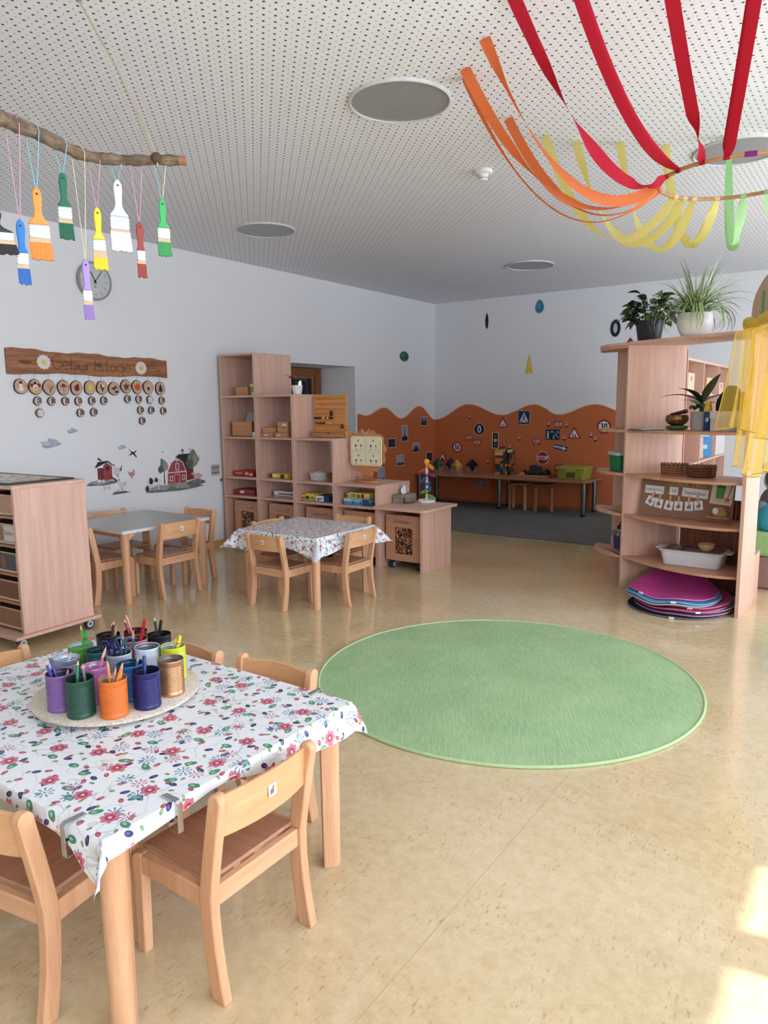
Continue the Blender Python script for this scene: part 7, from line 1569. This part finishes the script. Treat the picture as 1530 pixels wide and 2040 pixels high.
# ================================================================ rolling drawer cabinet at the left edge
t = thing('drawer_cabinet', 'tall beech cabinet on casters with named drawers, cut off at left', 'cabinet', (-4.2, 2.17, 0), R_(3))
CW, CD = 1.15, 0.485
MB().box(-CW-0.05, 0.03, -0.07, CD+0.035, 0.072, 0.092).build('base_board', BEECHX, t, bevel=0.002)
MB().box(-0.020, 0.0, 0, CD, 0.092, 0.978).build('side_panel', BEECH, t, bevel=0.001); MB().box(-CW, -CW+0.02, 0, CD, 0.092, 0.978).build('side_panel', BEECH, t, bevel=0.001)
MB().box(-CW, 0.002, -0.004, CD+0.012, 0.978, 1.0).build('top_board', BEECHX, t, bevel=0.002)
MB().box(-CW+0.02, -0.02, CD-0.012, CD-0.002, 0.092, 0.978).build('back_panel', BEECHX, t)
DZ = 0.177; names = ['', 'Stefan', '', '', '']
for c in range(3):
    x1 = -0.02-c*0.372; x0 = x1-0.355
    if c < 2: MB().box(x0-0.017, x0, 0, CD-0.02, 0.092, 0.978).build('divider', BEECH, t)
    for k in range(5):
        z0 = 0.978-(k+1)*DZ
        if k < 4: MB().box(x0, x1, 0.0, CD-0.02, z0-0.001, z0+0.015).build('runner_board', wood('runner', (150, 104, 76), (180, 132, 100), 'x', 0.45), t)
        dr = MB().box(x0+0.008, x1-0.006, 0.014, CD-0.06, z0+0.022, z0+0.135).build('drawer', P((84, 62, 50), 0.6), t)
        m = MB(); a, b, cc, d_ = x0+0.008, x1-0.006, z0+0.020, z0+0.142
        m.box(a, b, 0.006, 0.014, cc, cc+0.012); m.box(a, b, 0.006, 0.014, d_-0.006, d_); m.box(a, a+0.008, 0.006, 0.014, cc, d_); m.box(b-0.010, b, 0.006, 0.014, cc, d_)
        m.build('drawer_frame', wood('drawer_frame', (196, 156, 126), (220, 184, 154), 'x', 0.45), dr, weld=False)
        pl = MB().box(a+0.008, b-0.010, 0.0095, 0.0135, cc+0.012, d_-0.006).build('name_plate', P([(176, 136, 104), (150, 128, 104), (58, 66, 66), (112, 68, 46), (140, 96, 72)][k], 0.4), dr)
        if c == 0 and k in (1, 2):
            xm = x1-0.062 if k == 1 else x1-0.06
            if k == 1: MB().box(xm-0.062, xm+0.044, 0.0075, 0.0093, cc+0.016, d_-0.010).build('paper_label', P((200, 194, 180), 0.6), dr)
            MB().prism([(xm-0.092+0.030*math.cos(q), (cc+d_)/2+0.042*math.sin(q)) for q in [2*PI*i/18 for i in range(18)]], 'y', 0.0078, 0.0094).build('portrait_print', P((150, 104, 84) if k == 1 else (128, 84, 70), 0.6), dr)
            if k == 2: continue
            m = MB(); text_into(m, names[k], 0.036 if k == 1 else 0.03, 0, 0, 0); m.v = [(xm-0.010+p[0], 0.0070, (cc+d_)/2+0.004+p[1]) for p in m.v]; m.build('name_lettering', P((50, 46, 46) if k == 1 else (110, 104, 100), 0.6), dr)
for x in (-0.06, -CW+0.06):
    for y in (0.0, CD-0.02): caster(t, x+0.03, y, 0.075, 0.034, 0.012)
def mat_mosaic():
    k = NT('patterned_mat_print'); v = k.new('TexVoronoi'); v.inputs['Scale'].default_value = 26; k.link(k.coord(), v.inputs['Vector'])
    n = k.new('SeparateColor'); k.link(v.outputs['Color'], n.inputs[0])
    k.color(k.ramp(n.outputs[0], [(0.0, lin((206, 204, 194))), (0.45, lin((214, 210, 200))), (0.5, lin((120, 140, 96))), (0.62, lin((196, 96, 90))), (0.74, lin((206, 184, 96))), (0.86, lin((226, 224, 218)))], 'CONSTANT')); k.set(0.4); return k.m
o = thing('play_mat', 'dark rubber-edged patterned mat lying on the drawer cabinet', 'mat', (-4.2, 2.17, 1.001), R_(3))
MB().prism(rrect(-CW+0.03, -0.075, 0.01, CD-0.01, 0.02, 3), 'z', 0, 0.006).build('dark_border', P((44, 48, 46), 0.6), o)
MB().prism(rrect(-CW+0.09, -0.14, 0.06, CD-0.06, 0.01, 3), 'z', 0.0061, 0.0072).build('patterned_field', mat_mosaic(), o)
